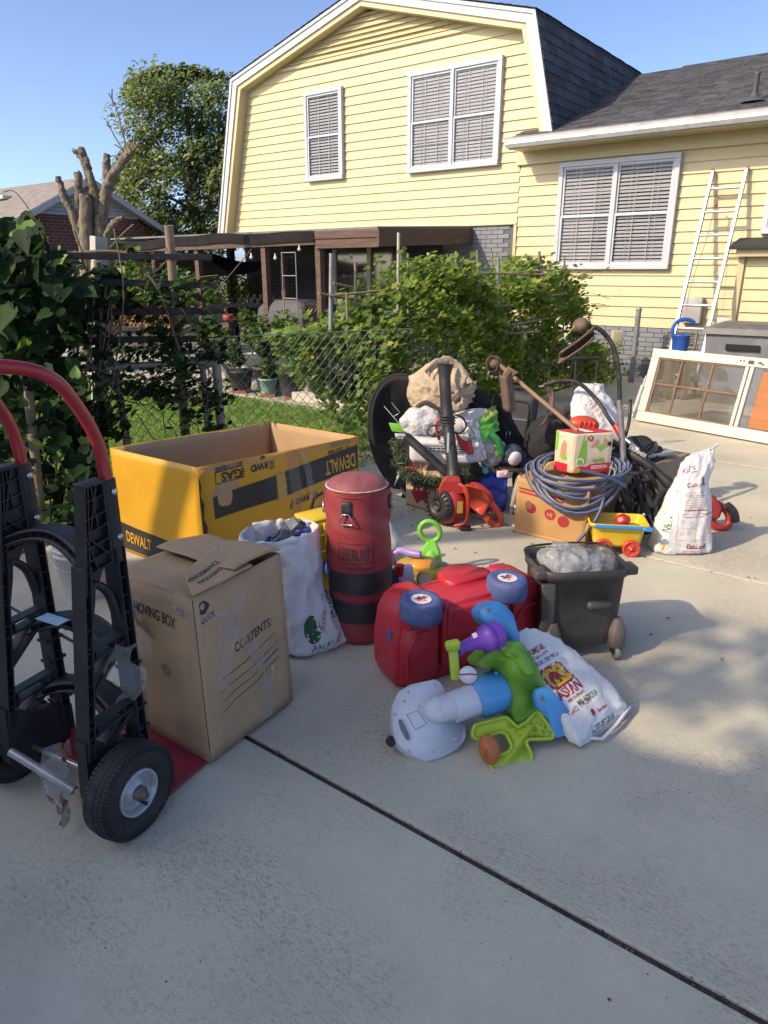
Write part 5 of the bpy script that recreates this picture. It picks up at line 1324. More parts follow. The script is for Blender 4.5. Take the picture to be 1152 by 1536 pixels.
# curved cross braces between the frames
for zz, bow, yy in ((.80, .045, .10), (.515, .05, .13), (.30, .05, .13)):
    def bf(u, v, zz=zz, bow=bow, yy=yy):
        x = -.165 + .33 * u; s1 = math.sin(math.pi * u)
        return Vector((x, yy + .035 - .07 * v + bow * s1 * .6, zz + bow * s1 * (.6 + .4 * v) - .012 * v))
    mb = MB().grid(bf, 18, 4); 
    o = mk('cross_brace', mb, BLK, ht); sd = o.modifiers.new('thickness', 'SOLIDIFY'); sd.thickness = .007
    mb = MB()
    for i in range(11):
        u = (i + .5) / 11; p = bf(u, .5); mb.box((p.x, p.y, p.z - .016), (.003, .066, .028))
    for v in (0, 1): mb.tube([bf(i / 14, v) + Vector((0, 0, -.016)) for i in range(15)], .016, 4, flat=.16)
    mk('brace_rib', mb, BLK, ht)
# toe plate and tape wrapped round the frame
mk('toe_plate', MB().rbox((0, .375, .007), (.50, .43, .010), .004), REDT, ht)
mk('toe_plate_lip', MB().box((0, .175, .06), (.32, .010, .11)), REDT, ht, bev=.003)
mb = MB().grid(lambda u, v: Vector((.055 + .05 * u + .012 * math.sin(v * 9), -.055 + .03 * math.sin(v * 6 + u * 4), .03 + .24 * v)), 6, 16); crumple(mb, .02, 18, 3)
mk('torn_tape', mb, film('clear_film', (.93, .92, .90), gloss=.16, rough=.22, white=.14, bs=25, bstr=.3), ht)
mb = MB().grid(lambda u, v: Vector((.185 + .03 * u + .01 * math.sin(v * 7), .09 + .07 * u + .02 * math.sin(v * 8 + u * 5), .36 + .17 * v)), 8, 18); crumple(mb, .016, 16, 5)
mk('torn_tape', mb, film('clear_film'), ht)
mk('cardboard_scrap', crumple(MB().tube([(.105, -.01, .12), (.125, -.02, .075)], .012, 6), .006, 40), mat('scrap', (.36, .27, .17), rough=.9), ht)
mk('worn_sticker', MB().box((-.02, .085, .5745), (.09, .04, .002)), mat('sticker_blue', (.25, .45, .6), rough=.4, dirt=((.6, .6, .6), .8, 40)), ht)

# ================================================================ MOVING BOX
z0 = .014
bA, bR, bL = Vector((-.5555, 1.883, z0)), Vector((-.332, 2.233, z0)), Vector((-.877, 2.112, z0)); bB = bR + bL - bA
UP = Vector((0, 0, .57))
tw_ = Vector((-.015, .0, 0))
mx_ = thing('moving_box', 'large brown cardboard moving box with torn flaps standing on the hand truck plate', 'box', (bA + bB) / 2)
BV = []
tA, tR, tB, tL = bA + UP + Vector((-.012, .01, 0)), bR + UP + Vector((-.02, 0, .008)), bB + UP + Vector((0, -.01, -.022)), bL + UP + Vector((0, 0, -.01))
panel('side_panel', (bL, bA, tA, tL), KRAFT, mx_, .016, 1, bvh_out=BV)
panel('side_panel', (bA, bR, tR, tA), KRAFT, mx_, .020, 2, bvh_out=BV)
panel('side_panel', (bR, bB, tB, tR), KRAFT, mx_, .008, 3)
panel('side_panel', (bB, bL, tL, tB), KRAFT, mx_, .008, 4)
mk('bottom_panel', MB().add([bA, bR, bB, bL], [(0, 1, 2, 3)]), KRAFT, mx_, world=True)
ZV = Vector((0, 0, 1))
c_ = (tA + tR + tL + tB) / 4
# flaps: front-left big, back-right big raised, front short pressed, and the right one pushed down
panel('flap', (tL, tA, tA.lerp(tR, .50) + ZV * .004, tL.lerp(tB, .52) + ZV * .02), KRAFT, mx_, .012, 5, fl=.5, th=.004, wave=lambda u, v: -.012 * v)
panel('flap', (tR + ZV * .012, tB + ZV * .016, tL.lerp(tB, .38) + ZV * .036 + Vector((.02, .0, 0)), tA.lerp(tR, .46) + ZV * .022 + Vector((0, -.005, 0))), KRAFT, mx_, .012, 6, fl=.7, th=.004, label='raised rear flap lifted clear of the box', wave=lambda u, v: .010 * math.sin(3 * v))
fA = [tA + ZV * .014 + Vector((.008, -.012, 0)), tA.lerp(tR, .62) + ZV * .012 + Vector((.012, 0, 0)), tA.lerp(tR, .75) + Vector((-.16, .10, .02)), tA.lerp(tL, .26) + Vector((.03, .06, .03))]
BF = []
panel('flap', fA, KRAFT, mx_, .012, 8, fl=.8, th=.004, label='torn front flap with printed duck mark', bvh_out=BF)
mk('red_contents', crumple(MB().rbox(c_ - ZV * .06, (.3, .26, .08), .02), .01, 20), mat('red_cloth', (.30, .02, .02), rough=.6), mx_, world=True)
FL_ = Face(bL, bA - bL, ZV); FR_ = Face(bA, bR - bA, ZV)
nl, nr = -FL_.n, -FR_.n
wL = (bA - bL).length; wR = (bR - bA).length
text('LARGE MOVING BOX', .052, FL_.M(wL - .50 + .10, .462, -3), INK, mx_, 'printed_text', bvh=BV[0], dirn=nl, bold=.02, sx=.60)
text('CONTENTS:', .045, FR_.M(.145, .325, 4), INK, mx_, 'printed_text', bvh=BV[1], dirn=nr, bold=.015, sx=.78, shear=.1)
for i, (a, b, c, d) in enumerate(((.085, .255, .36, .305), (.075, .215, .36, .265), (.075, .178, .36, .235), (.075, .140, .36, .205))):
    q = [(a, b), (a, b + .0028), (c, d + .0028), (c, d)]
    decal(poly_flat(q), FR_.M(0, 0), INK, mx_, 'printed_line', bvh=BV[1], dirn=nr)
text('DUCK', .026, FR_.M(.030, .475, 5), INK, mx_, 'printed_text', bvh=BV[1], dirn=nr, bold=.03, sx=.8)
decal(poly_flat([(.045 + .020 * math.cos(a) * (1 + .25 * math.cos(3 * a)), .525 + .022 * math.sin(a)) for a in [i * .349 for i in range(18)]]), FR_.M(0, 0), INK, mx_, 'printed_emblem', bvh=BV[1], dirn=nr, off=.0006)
decal(ellipse(.010, .011, .040, .530), FR_.M(0, 0), KRAFT, mx_, 'printed_emblem', bvh=BV[1], dirn=nr, off=.0016)
def ring_(cx, cy, r0, r1, n=20): 
    m = MB(); v = [(cx + r * math.cos(2 * math.pi * i / n), cy + r * math.sin(2 * math.pi * i / n), 0) for r in (r0, r1) for i in range(n)]
    return m.add(v, [(i, (i + 1) % n, n + (i + 1) % n, n + i) for i in range(n)])
for cx, cy in ((.225, .285), (.238, .290), (.23, .275)): decal(ring_(cx, cy, .014, .019), FL_.M(0, 0), mat('faded_ink', (.17, .14, .11), rough=.8), mx_, 'printed_emblem', bvh=BV[0], dirn=nl, off=.0006)
FT = Face(tA + ZV * .012, tR - tA, (tL - tA))
text('PERFORMANCE', .024, FT.M(.04, .045, 12), INK, mx_, 'printed_text', bvh=BF[0], dirn=(0, 0, -1), bold=.02)
text('PACKAGING', .022, FT.M(.06, .02, 12), INK, mx_, 'printed_text', bvh=BF[0], dirn=(0, 0, -1), bold=.02)
decal(ring_(.0, .045, .016, .021), FT.M(0, 0), INK, mx_, 'printed_emblem', bvh=BF[0], dirn=(0, 0, -1))
# seams, stains and tape
for a, b in (((.0, .0), (.0, .56)),):
    decal(poly_flat([(.004, .0), (.007, .0), (.007, .565), (.004, .565)]), FR_.M(0, 0), mat('dark_edge', (.06, .045, .035), rough=.9), mx_, 'corner_crease', bvh=BV[1], dirn=nr)
decal(poly_flat([(.05, .02), (.105, .02), (.085, .36), (.035, .36)]), FL_.M(0, 0), BTAPE, mx_, 'brown_tape', bvh=BV[0], dirn=nl, off=.0008)
def strip(fc, bv, pts, w, name='tape', m=TAPE, off=.0025):
    P = cr([(x, y, 0) for x, y in pts], 8); L1 = []; L2 = []
    for i, p in enumerate(P):
        t = (P[min(i + 1, len(P) - 1)] - P[max(i - 1, 0)]).normalized(); n = Vector((-t.y, t.x, 0)); ww = w * (1 + .12 * math.sin(i * 1.7))
        L1.append(p + n * ww / 2); L2.append(p - n * ww / 2)
    mb = MB(); k = len(P); mb.add(L1 + L2, [(i, i + 1, k + i + 1, k + i) for i in range(k - 1)])
    if bv is None:
        return mk(name, MB().add([fc.M(0, 0, 0, off + .001 * math.sin(i * 2.2)) @ Vector(p) for i, p in enumerate(mb.v)], mb.f), m, mx_ if fc in (FL_, FR_) else dwb, world=True)
    return decal(mb, fc.M(0, 0), m, mx_ if fc in (FL_, FR_) else dwb, name, bvh=bv, dirn=-fc.n, off=off)
strip(FR_, BV[1], [(.19, .52), (.16, .44), (.11, .32), (.075, .22)], .05)
strip(FR_, BV[1], [(.10, .46), (.17, .39), (.23, .30), (.27, .22)], .05)
strip(FR_, BV[1], [(.30, .20), (.28, .10), (.27, .01)], .05)
strip(FL_, BV[0], [(.30, .52), (.345, .515), (.395, .50)], .03, off=.006)
strip(FR_, BV[1], [(.0, .50), (.09, .485), (.16, .475)], .02, off=.006)
# hanging loose tape ribbon
lt = MB().grid(lambda u, v: FL_.at(.10 + .07 * u + .03 * math.sin(v * 5), .30 + .22 * v, .015 + .03 * math.sin(u * 4 + v * 6)), 8, 14); crumple(lt, .016, 15, 9)
mk('loose_tape', lt, film('clear_film'), mx_, world=True)
mk('yellow_mark', MB().add([FR_.at(*p, .007) for p in ((.30, .155), (.305, .155), (.312, .185), (.322, .205), (.312, .195), (.302, .205), (.306, .18))], [(0, 1, 2, 3, 4, 5, 6)]), mat('yellow_scrap', (.55, .55, .05), rough=.6), mx_, world=True)

# ================================================================ YELLOW MOWER BOX
DY = mat('mower_box_yellow', (.58, .31, .022), rough=.42, var=.06, vs=3, bump=.08, bs=20, dirt=((.38, .20, .03), .25, 5))
DBK = mat('mower_box_black', (.022, .024, .03), rough=.45, var=.1, bump=0)
yA, yL, yR = Vector((-.907, 3.326, 0)), Vector((-1.477, 3.734, 0)), Vector((-.146, 4.01, 0)); yB = yL + yR - yA
UY = Vector((0, 0, .593))
dwb = thing('mower_box', 'huge open yellow lawn mower carton standing upside down beside the fence', 'box', (yA + yB) / 2)
BY = []
panel('side_panel', (yL, yA, yA + UY, yL + UY), DY, dwb, .016, 11, bvh_out=BY, f=4, fl=.15)
panel('side_panel', (yA, yR, yR + UY + Vector((.0, -.0, .0)), yA + UY), DY, dwb, .020, 12, bvh_out=BY, f=4, fl=.15)
for k_, (a, b) in enumerate(((yR, yB), (yB, yL))):
    panel('side_panel', (a, b, b + UY, a + UY), DY, dwb, .010, 13 + k_, f=4)
def inward(a, b, e=.012):
    n = (b - a).cross(ZV).normalized(); return -n * e
cen = (yA + yB) / 2
for k_, (a, b) in enumerate(((yL, yA), (yA, yR), (yR, yB), (yB, yL))):
    s_ = .982; a2, b2 = cen + (a - cen) * s_, cen + (b - cen) * s_
    panel('inner_liner', (b2, a2, a2 + UY * .995, b2 + UY * .995), KRAFT, dwb, .006, 20 + k_, th=.003)
mk('bottom_panel', MB().add([yA + ZV * .01, yR + ZV * .01, yB + ZV * .01, yL + ZV * .01], [(0, 1, 2, 3)]), KRAFT, dwb, world=True)
FYL = Face(yL, yA - yL, ZV); FYR = Face(yA, yR - yA, ZV)
def yd(fc, bv, mb, m=DBK, name='print', off=.002): return decal(mb, fc.M(0, 0), m, dwb, name, bvh=bv, dirn=-fc.n, off=off, cut=.05)
wYL = (yA - yL).length; wYR = (yR - yA).length
yd(FYL, BY[0], poly_flat([(0.004, .02), (wYL - .004, .02), (wYL - .004, .135), (.004, .175)]), name='black_band')
text('DEWALT', .088, FYL.M(.055, .073, -3), DY, dwb, 'printed_text', bvh=BY[0], dirn=-FYL.n, bold=.02, off=.004, sx=.62)
# slanting black band, broken by brown tape
def seg(fc, a, b, c, d): return poly_flat([a, b, c, d])
yd(FYR, BY[1], seg(0, (.075, .31), (.44, .345), (.44, .475), (.075, .425)), name='black_band')
yd(FYR, BY[1], seg(0, (.50, .352), (wYR - .01, .41), (wYR - .01, .545), (.50, .482)), name='black_band')
text('DEWALT', .11, FYR.M(wYR - .03, .50, 184), DY, dwb, 'printed_text', bvh=BY[1], dirn=-FYR.n, bold=.02, off=.004, sx=.5)
# GAS plate, upside down
gx0 = .095
yd(FYR, BY[1], poly_flat([(gx0, .545), (gx0 + .155, .558), (gx0 + .155, .583), (gx0, .575)]), name='black_band')
for q in ([(gx0, .485), (gx0 + .004, .485), (gx0 + .004, .55), (gx0, .55)], [(gx0 + .151, .495), (gx0 + .155, .495), (gx0 + .155, .56), (gx0 + .151, .56)], [(gx0, .485), (gx0 + .155, .495), (gx0 + .155, .499), (gx0, .489)]): yd(FYR, BY[1], poly_flat(q), name='printed_frame')
text('GAS', .065, FYR.M(gx0 + .148, .547, 184), DBK, dwb, 'printed_text', bvh=BY[1], dirn=-FYR.n, bold=.03, off=.002, sx=.95)
text('150CC', .022, FYR.M(gx0 + .13, .582, 184), DY, dwb, 'printed_text', bvh=BY[1], dirn=-FYR.n, bold=.03, off=.0035)
text('RWD', .048, FYR.M(.40, .557, 184), DBK, dwb, 'printed_text', bvh=BY[1], dirn=-FYR.n, bold=.04, off=.002, sx=.9, shear=.2)
text('RWD', .048, FYR.M(.66, .325, 184), DBK, dwb, 'printed_text', bvh=BY[1], dirn=-FYR.n, bold=.04, off=.002, sx=.9, shear=.2)
for x_, y_ in ((.255, .50), (.535, .27)):
    for k_ in range(4): yd(FYR, BY[1], poly_flat([(x_ - .02 + k_ * .002, y_ + .012 * k_), (x_ + .006 * 1, y_ + .012 * k_), (x_ + .006, y_ + .006 + .012 * k_), (x_ - .02 + k_ * .002, y_ + .006 + .012 * k_)]), name='speed_line')
    for k_ in range(4): yd(FYR, BY[1], poly_flat([(x_ + .15, y_ + .014 + .012 * k_), (x_ + .18, y_ + .014 + .012 * k_), (x_ + .18, y_ + .020 + .012 * k_), (x_ + .15, y_ + .020 + .012 * k_)]), name='speed_line')
yd(FYR, BY[1], poly_flat([(.355, .572), (.385, .574), (.385, .588), (.372, .592), (.355, .586)]), name='printed_emblem')
text('21" (533 mm)', .036, FYR.M(.95, .552, 184), DBK, dwb, 'printed_text', bvh=BY[1], dirn=-FYR.n, bold=.03, off=.002, sx=.75)
for k_ in range(4): text('LAWN MOWER CUTTING DECK', .011, FYR.M(.97, .572 + k_ * .009, 184), DBK, dwb, 'printed_text', bvh=BY[1], dirn=-FYR.n, off=.002)
# mower picture (upside-down handle over a dark bag)
for q in ([(.70, .04), (.715, .04), (.80, .30), (.785, .31)], [(.86, .04), (.872, .04), (.95, .36), (.937, .365)], [(.785, .30), (.94, .345), (.945, .365), (.79, .32)], [(.74, .215), (.90, .26), (.90, .27), (.74, .225)], [(.72, .05), (.88, .06), (.90, .19), (.78, .15)]):
    yd(FYR, BY[1], poly_flat([(x_ - .10, y_ - .02) for x_, y_ in q]), name='mower_print')
for k_ in range(7): yd(FYR, BY[1], poly_flat([(.87, .10 + k_ * .018), (.95, .104 + k_ * .018), (.95, .109 + k_ * .018), (.87, .105 + k_ * .018)]), name='printed_line')
# torn dark corner and tapes
tc_ = MB()
pts_ = [(.0, .55), (.014, .50), (.006, .45), (.022, .40), (.012, .33), (.028, .28), (.018, .2), (.03, .12), (.024, .02), (.0, .02)]
yd(FYR, BY[1], poly_flat(pts_), m=mat('dark_edge', ()), name='torn_corner')
PTAPE = film('amber_tape', (.95, .84, .66), gloss=.10, rough=.32, white=.10, bs=40, bstr=.15)
strip(FYR, BY[1], [(.0, .575), (.30, .583), (.6, .582), (wYR, .58)], .05, m=PTAPE, off=.005)
strip(FYR, BY[1], [(.555, .593), (.56, .45), (.57, .3), (.575, .1)], .07, m=PTAPE, off=.005)
strip(FYR, BY[1], [(.47, .48), (.475, .41), (.47, .34)], .055, m=mat('kraft_tear', (.42, .27, .07), rough=.6), off=.003)
lt = MB().grid(lambda u, v: FYR.at(.60 + .045 * u + .05 * (1 - v), .30 + .27 * v, .02), 5, 20); crumple(lt, .03, 18, 9)
mk('loose_tape', lt, film('clear_film'), dwb, world=True)

# ================================================================ PUNCHING BAG
VIN = mat('red_vinyl', (.235, .028, .034), rough=.58, var=.1, vs=4, bump=.10, bs=25, spec=.4, dirt=((.30, .12, .10), .30, 7))
VBK = mat('black_vinyl', (.022, .021, .026), rough=.45, var=.2, vs=4, bump=.1, bs=25, dirt=((.12, .08, .08), .3, 7))
pb = thing('punching_bag', 'short red vinyl punching bag with two black stripes standing on end', 'punching bag', (-.098, 2.775, 0))
RB = .136
def bagr(z, a=0):
    r = RB - .012 * math.exp(-z / .02) + .003 * math.sin(z * 22 + a * 2) + .0025 * math.sin(z * 60 + a * 5) * (1 if z > .5 else .4)
    if z > .3: r -= .006 * (z - .3)
    return r
def bagshell(z0_, z1_, out=0.0, nz=20):
    return MB().grid(lambda u, v: Vector(((bagr(z0_ + (z1_ - z0_) * v, u * 6.28319) + out) * math.cos(-u * 2 * math.pi) * 1 - .018 * (z0_ + (z1_ - z0_) * v), -(bagr(z0_ + (z1_ - z0_) * v, u * 6.28319) + out) * math.sin(u * 2 * math.pi) * -1, z0_ + (z1_ - z0_) * v)), 56, nz)
sh_ = MB().add([(RB * .85 * math.cos(i * .2618), RB * .85 * math.sin(i * .2618), .004) for i in range(24)], [tuple(range(24))[::-1]])
sh_.grid(lambda u, v: Vector(((RB * .85 + (bagr(.03, u * 6.2832) - RB * .85) * math.sin(v * 1.57)) * math.cos(u * 6.2832), (RB * .85 + (bagr(.03, u * 6.2832) - RB * .85) * math.sin(v * 1.57)) * math.sin(u * 6.2832), .004 + .028 * (1 - math.cos(v * 1.57)))), 56, 5)
b1 = bagshell(.03, .672, nz=60)
for p_, f_ in ((b1.v, b1.f),): sh_.add(p_, f_, 0, None, True)
mk('body', sh_, VIN, pb)
mk('black_stripe', bagshell(.238, .333, .0012, 6), VBK, pb); mk('black_stripe', bagshell(.105, .205, .0012, 6), VBK, pb)
top_ = MB().lathe([(.1325, .672), (.134, .678), (.128, .668), (.122, .672), (.112, .690), (.085, .705), (.04, .713), (0, .715)], 48, T(-.013, 0, 0))
crumple(top_, .006, 14, 4); mk('top_cap', top_, mat('dusty_red_vinyl', (.24, .07, .075), rough=.6, var=.12, vs=6, bump=.3, bs=30), pb)
mk('white_piping', MB().tube([(.1245 * math.cos(a) - .013, .1245 * math.sin(a), .6735) for a in [i * .131 for i in range(48)]], .0035, 6, closed=True), mat('piping_white', (.6, .58, .58), rough=.6), pb)
mk('seam', MB().tube([(.133 * math.cos(a) - .012, .133 * math.sin(a), .655) for a in [i * .131 for i in range(48)]], .002, 5, closed=True), VIN, pb)
cam_a = math.atan2(-2.775, .098)
def bag_pt(ang, z, out=0): 
    a = cam_a + ang; r = bagr(z, a) + out; return Vector((r * math.cos(a) - .018 * z - .098, r * math.sin(a) + 2.775, z))
def bagwarp(u0, zc): return lambda p: bag_pt(u0 + p.x / RB, zc + p.y, .0016)
text('EVERLAST', .078, ID, INK, pb, 'printed_text', warp=lambda p: bag_pt(-.10 + p.x * .36 / RB, .392 + p.y * (.95 + .10 * (p.x * 4.5) ** 2), .0020), align='CENTER', bold=.012, cut=.02)
for (x0, x1, y0_, y1_) in ((-.075, .075, .378, .3805), (-.075, .075, .462, .4645), (-.075, -.0725, .378, .4645), (.0725, .075, .378, .4645), (-.02, .02, .372, .374)):
    decal(rect(x1 - x0, y1_ - y0_, x0, y0_), ID, INK, pb, 'printed_frame', warp=lambda p: bag_pt(-.10 + p.x / RB, p.y, .0016), cut=.01)
text('Choice of Champions', .024, ID, INK, pb, 'printed_text', warp=lambda p: bag_pt(-.06 + p.x * .62 / RB, .350 + p.y, .0016), align='CENTER', shear=.35, cut=.02)
for a_ in (-.22 - .10, 1.35, 2.9, -1.9):
    def q_(u, v, a_=a_): return bag_pt(a_ + u / RB, v, .006)
    mb = MB().grid(lambda u, v: q_(-.019 + .038 * u, .585 + .055 * v) , 4, 4); o = mk('strap', mb, VBK, pb, world=True); sd = o.modifiers.new('t', 'SOLIDIFY'); sd.thickness = .006
    mk('buckle', MB().tube([bag_pt(a_ + x / RB, z_, .014) for x, z_ in ((-.012, .592), (.012, .592), (.026, .553), (.022, .548), (-.022, .548), (-.026, .553))], .0032, 6, closed=True), CHR, pb, world=True)

# ================================================================ white bucket by the fence
bk = thing('white_bucket', 'white plastic bucket with wire handle beside the fence, behind hand truck', 'bucket', M=T(g(128, 890)) @ S(.8, .8, .85))
WP = mat('white_plastic', (.52, .52, .50), rough=.45, var=.08, bump=.05, dirt=((.3, .28, .24), .4, 6))
mk('bucket_body', MB().lathe([(.125, 0), (.14, .25), (.148, .255), (.148, .268), (.142, .27), (.142, .285), (.150, .288), (.150, .300), (.144, .302), (.144, .345), (.150, .348), (.150, .36), (.138, .36), (.12, .01), (0, .01)], 32), WP, bk)
mk('wire_handle', MB().tube(cr([(-.15, 0, .31), (-.13, -.10, .24), (0, -.17, .20), (.13, -.10, .24), (.15, 0, .31)], 6), .0025, 6), CHR, bk)

# ================================================================ SACKS
SACKW = mat('woven_sack', (.62, .62, .62), rough=.45, var=.05, vs=5, bump=.35, bs=45, spec=.5, dirt=((.45, .42, .38), .3, 5))
GINK = mat('green_ink', (.02, .11, .04), rough=.6, bump=0)
RINK = mat('red_ink', (.30, .02, .03), rough=.6, bump=0)
BINK = mat('blue_black_ink', (.03, .04, .08), rough=.6, bump=0)
# bag of toys behind the moving box
sb = thing('toy_sack', 'open white woven rice sack full of blue and grey toys behind the moving box', 'sack', (-.34, 2.72, 0))
u_ = Vector((.82, .57, 0)); v_ = Vector((-.57, .82, 0)); c0 = Vector((-.395, 2.70, 0))
rg = [(c0 + u_ * .045 + Vector((0.02, -.02, .0)), u_ * .14, v_ * .12, 3.0), (c0 + u_ * .055 + Vector((.03, -.03, .03)), u_ * .175, v_ * .14, 2.8), (c0 + u_ * .035 + Vector((.02, -.02, .12)), u_ * .155, v_ * .13, 2.5), (c0 + Vector((.01, 0, .25)), u_ * .128, v_ * .12, 2.3),
      (c0 + Vector((0, .01, .38)), u_ * .135, v_ * .12, 2.2), (c0 + Vector((-.02, .01, .46)), u_ * .155, v_ * .12, 2.2), (c0 + Vector((-.03, .01, .50)), u_ * .16, v_ * .12, 2.2), (c0 + Vector((-.03, .01, .46)), u_ * .18, v_ * .10, 2.2), (c0 + Vector((-.02, .01, .36)), u_ * .15, v_ * .10, 2.2)]
mb = MB().loft(sack(rg, 72, 7), cap=True); crumple(mb, .020, 9, 2, .8, .25, (1, 1, .35)); crumple(mb, .006, 30, 5, .8, .4, (1, 1, .5))
mk('sack', mb, SACKW, sb, world=True)
sbv = bvh_of(mb); fc = Face(c0 + Vector((0, 0, 0)) - v_ * .3 - u_ * .2, u_, ZV)
text('JASMINE RICE', .048, fc.M(.33, .13, 72), GINK, sb, 'printed_text', bvh=sbv, dirn=v_, bold=.02, sx=.75)
text('PRODUCT OF', .028, fc.M(.27, .10, 75), RINK, sb, 'printed_text', bvh=sbv, dirn=v_, sx=.8)
text('FRAGRANT', .036, fc.M(.20, .02, 8), BINK, sb, 'printed_text', bvh=sbv, dirn=v_, sx=.8)
decal(ellipse(.035, .06, .215, .115), fc.M(0, 0), GINK, sb, 'printed_emblem', bvh=sbv, dirn=v_)
TB = mat('toy_blue', (.025, .05, .22), rough=.4, bump=.05); TG = mat('toy_grey', (.09, .10, .11), rough=.45)
for k_ in range(16):
    p = c0 + u_ * random.uniform(-.05, .11) + v_ * random.uniform(-.06, .05) + ZV * random.uniform(.43, .52); dd = (random.uniform(.04, .08), random.uniform(.03, .06), random.uniform(.02, .05))
    mb = MB().rbox((0, 0, 0), dd, .006).box((0, 0, dd[2] * .5), (dd[0] * .6, dd[1] * .3, .02))
    M_ = T(p) @ RX(random.uniform(-50, 50)) @ RY(random.uniform(-50, 50)) @ RZ(random.uniform(0, 180)); mb.v = [tuple(M_ @ Vector(q)) for q in mb.v]
    mk('toy_part', mb, TB if k_ % 2 else TG, sb, world=True)

# rice sack leaning on the activity toy
ab = thing('rice_sack', 'white Asian rice sack slumped against the red toy car', 'sack', (.72, 2.1, 0))
d1 = (g(940, 1055) - g(868, 1108)).normalized(); d1.z = 0; d1.normalize()
def an(px, py, z): return g(px, py, z)
rg = [(an(786, 950, .27), d1 * .035, Vector((-.02, .02, .02)) * .4, 2.2), (an(800, 962, .24), d1 * .075, Vector((-.3, .3, .9)) * .03, 2.2), (an(822, 992, .18), d1 * .125, Vector((-.3, .3, .9)) * .055, 2.5), (an(845, 1022, .125), d1 * .145, Vector((-.2, .3, .93)) * .065, 2.7),
      (an(870, 1050, .085), d1 * .15, Vector((-.1, .2, .97)) * .062, 2.9), (an(890, 1072, .055), d1 * .152, Vector((0, .1, 1)) * .050, 3), (an(903, 1086, .032), d1 * .15, Vector((0, 0, 1)) * .028, 3.2), (an(908, 1090, .02), d1 * .145, Vector((0, 0, 1)) * .012, 3)]
mb = MB().loft(sack(rg, 64, 7), cap=True); crumple(mb, .009, 9, 6, .8, .4); crumple(mb, .0035, 34, 5, .8, .5, (1, .5, 1)); mb.v = [(x, y, max(z, .003)) for x, y, z in mb.v]
mk('sack', mb, SACKW, ab, world=True); abv = bvh_of(mb)
ax_ = (an(890, 1072, .1) - an(815, 985, .22)).normalized()
nn = d1.cross(ax_); nn = nn if nn.z > 0 else -nn
AF = Face(an(855, 1035, .16), d1, -ax_)
if AF.n.z < 0: AF.n = -AF.n
dn_ = -AF.n
def at_(s, size, u, v, m, ang=0, **k): text(s, size, AF.M(u + .035, v + .02, ang, .05), m, ab, 'printed_text', bvh=abv, dirn=dn_, off=.0014, **k)
at_('ASIAN', .052, -.075, -.030, RINK, 0, bold=.03, sx=.85)
at_('RED ELEPHANT', .014, -.055, -.048, RINK, 0, bold=.02)
at_('MILAGROSA', .030, -.03, -.078, GINK, 0, bold=.01, sx=.7)
at_('GAO THOM', .026, -.085, -.085, RINK, 0, bold=.0, sx=.8)
at_('JASMINE', .030, -.055, .150, RINK, 0, bold=.02, sx=.8)
at_('THAI HOM', .018, -.05, .130, RINK, 0)
at_('SELECTED PICK', .020, -.06, .108, BINK, 0, bold=.01)
at_('NET WT. 25 LB', .020, -.02, -.165, BINK, 0, bold=.02)
at_('PRODUCT OF', .020, -.02, -.19, BINK, 0, bold=.02)
at_('Eastland', .016, .035, -.125, RINK, 0, bold=.02)
YINK = mat('yellow_ink', (.55, .36, .03), rough=.6, bump=0)
decal(MB().add(*[(lambda pl: ([(x, y, 0) for x, y in pl], [tuple(range(len(pl)))]))(round_poly([(-.055, .012), (.06, .012), (.06, .098), (-.055, .098)], .018))][0]), AF.M(.025, .015, 0, .05), RINK, ab, 'printed_emblem', bvh=abv, dirn=dn_, off=.0010)
decal(MB().add(*[(lambda pl: ([(x, y, 0) for x, y in pl], [tuple(range(len(pl)))]))(round_poly([(-.047, .019), (.052, .019), (.052, .091), (-.047, .091)], .014))][0]), AF.M(.025, .015, 0, .05), YINK, ab, 'printed_emblem', bvh=abv, dirn=dn_, off=.0016)
eleph = [(-.03, .03), (-.022, .03), (-.022, .045), (-.008, .045), (-.008, .028), (.004, .028), (.006, .05), (.012, .04), (.02, .03), (.028, .034), (.02, .045), (.018, .062), (.008, .075), (-.010, .078), (-.028, .068), (-.034, .05)]
decal(poly_flat([(x * 1.1, y * 1.0) for x, y in eleph]), AF.M(.025, .015, 0, .05), RINK, ab, 'printed_emblem', bvh=abv, dirn=dn_, off=.0022)
decal(ellipse(.012, .012, .02, -.11), AF.M(.025, .015, 0, .05), RINK, ab, 'printed_emblem', bvh=abv, dirn=dn_, off=.0012)
for k_ in range(3): text('*', .05, AF.M(-.13 + .01 * k_, -.02 - .045 * k_, 10, .05), BINK, ab, 'printed_text', bvh=abv, dirn=dn_, off=.0014)
mb = MB().tube([p + Vector((0, 0, .004)) for p in [an(862, 1104, .012), an(882, 1108, .012), an(903, 1110, .014), an(925, 1088, .02), an(944, 1062, .025)]], .006, 6); crumple(mb, .003, 30)
mk('seam', mb, SACKW, ab, world=True)
mk('green_pack', crumple(MB().rbox((an(864, 1070, .075)), (.05, .04, .04), .01), .01, 20), mat('green_pack', (.01, .08, .04), rough=.3), ab, world=True)

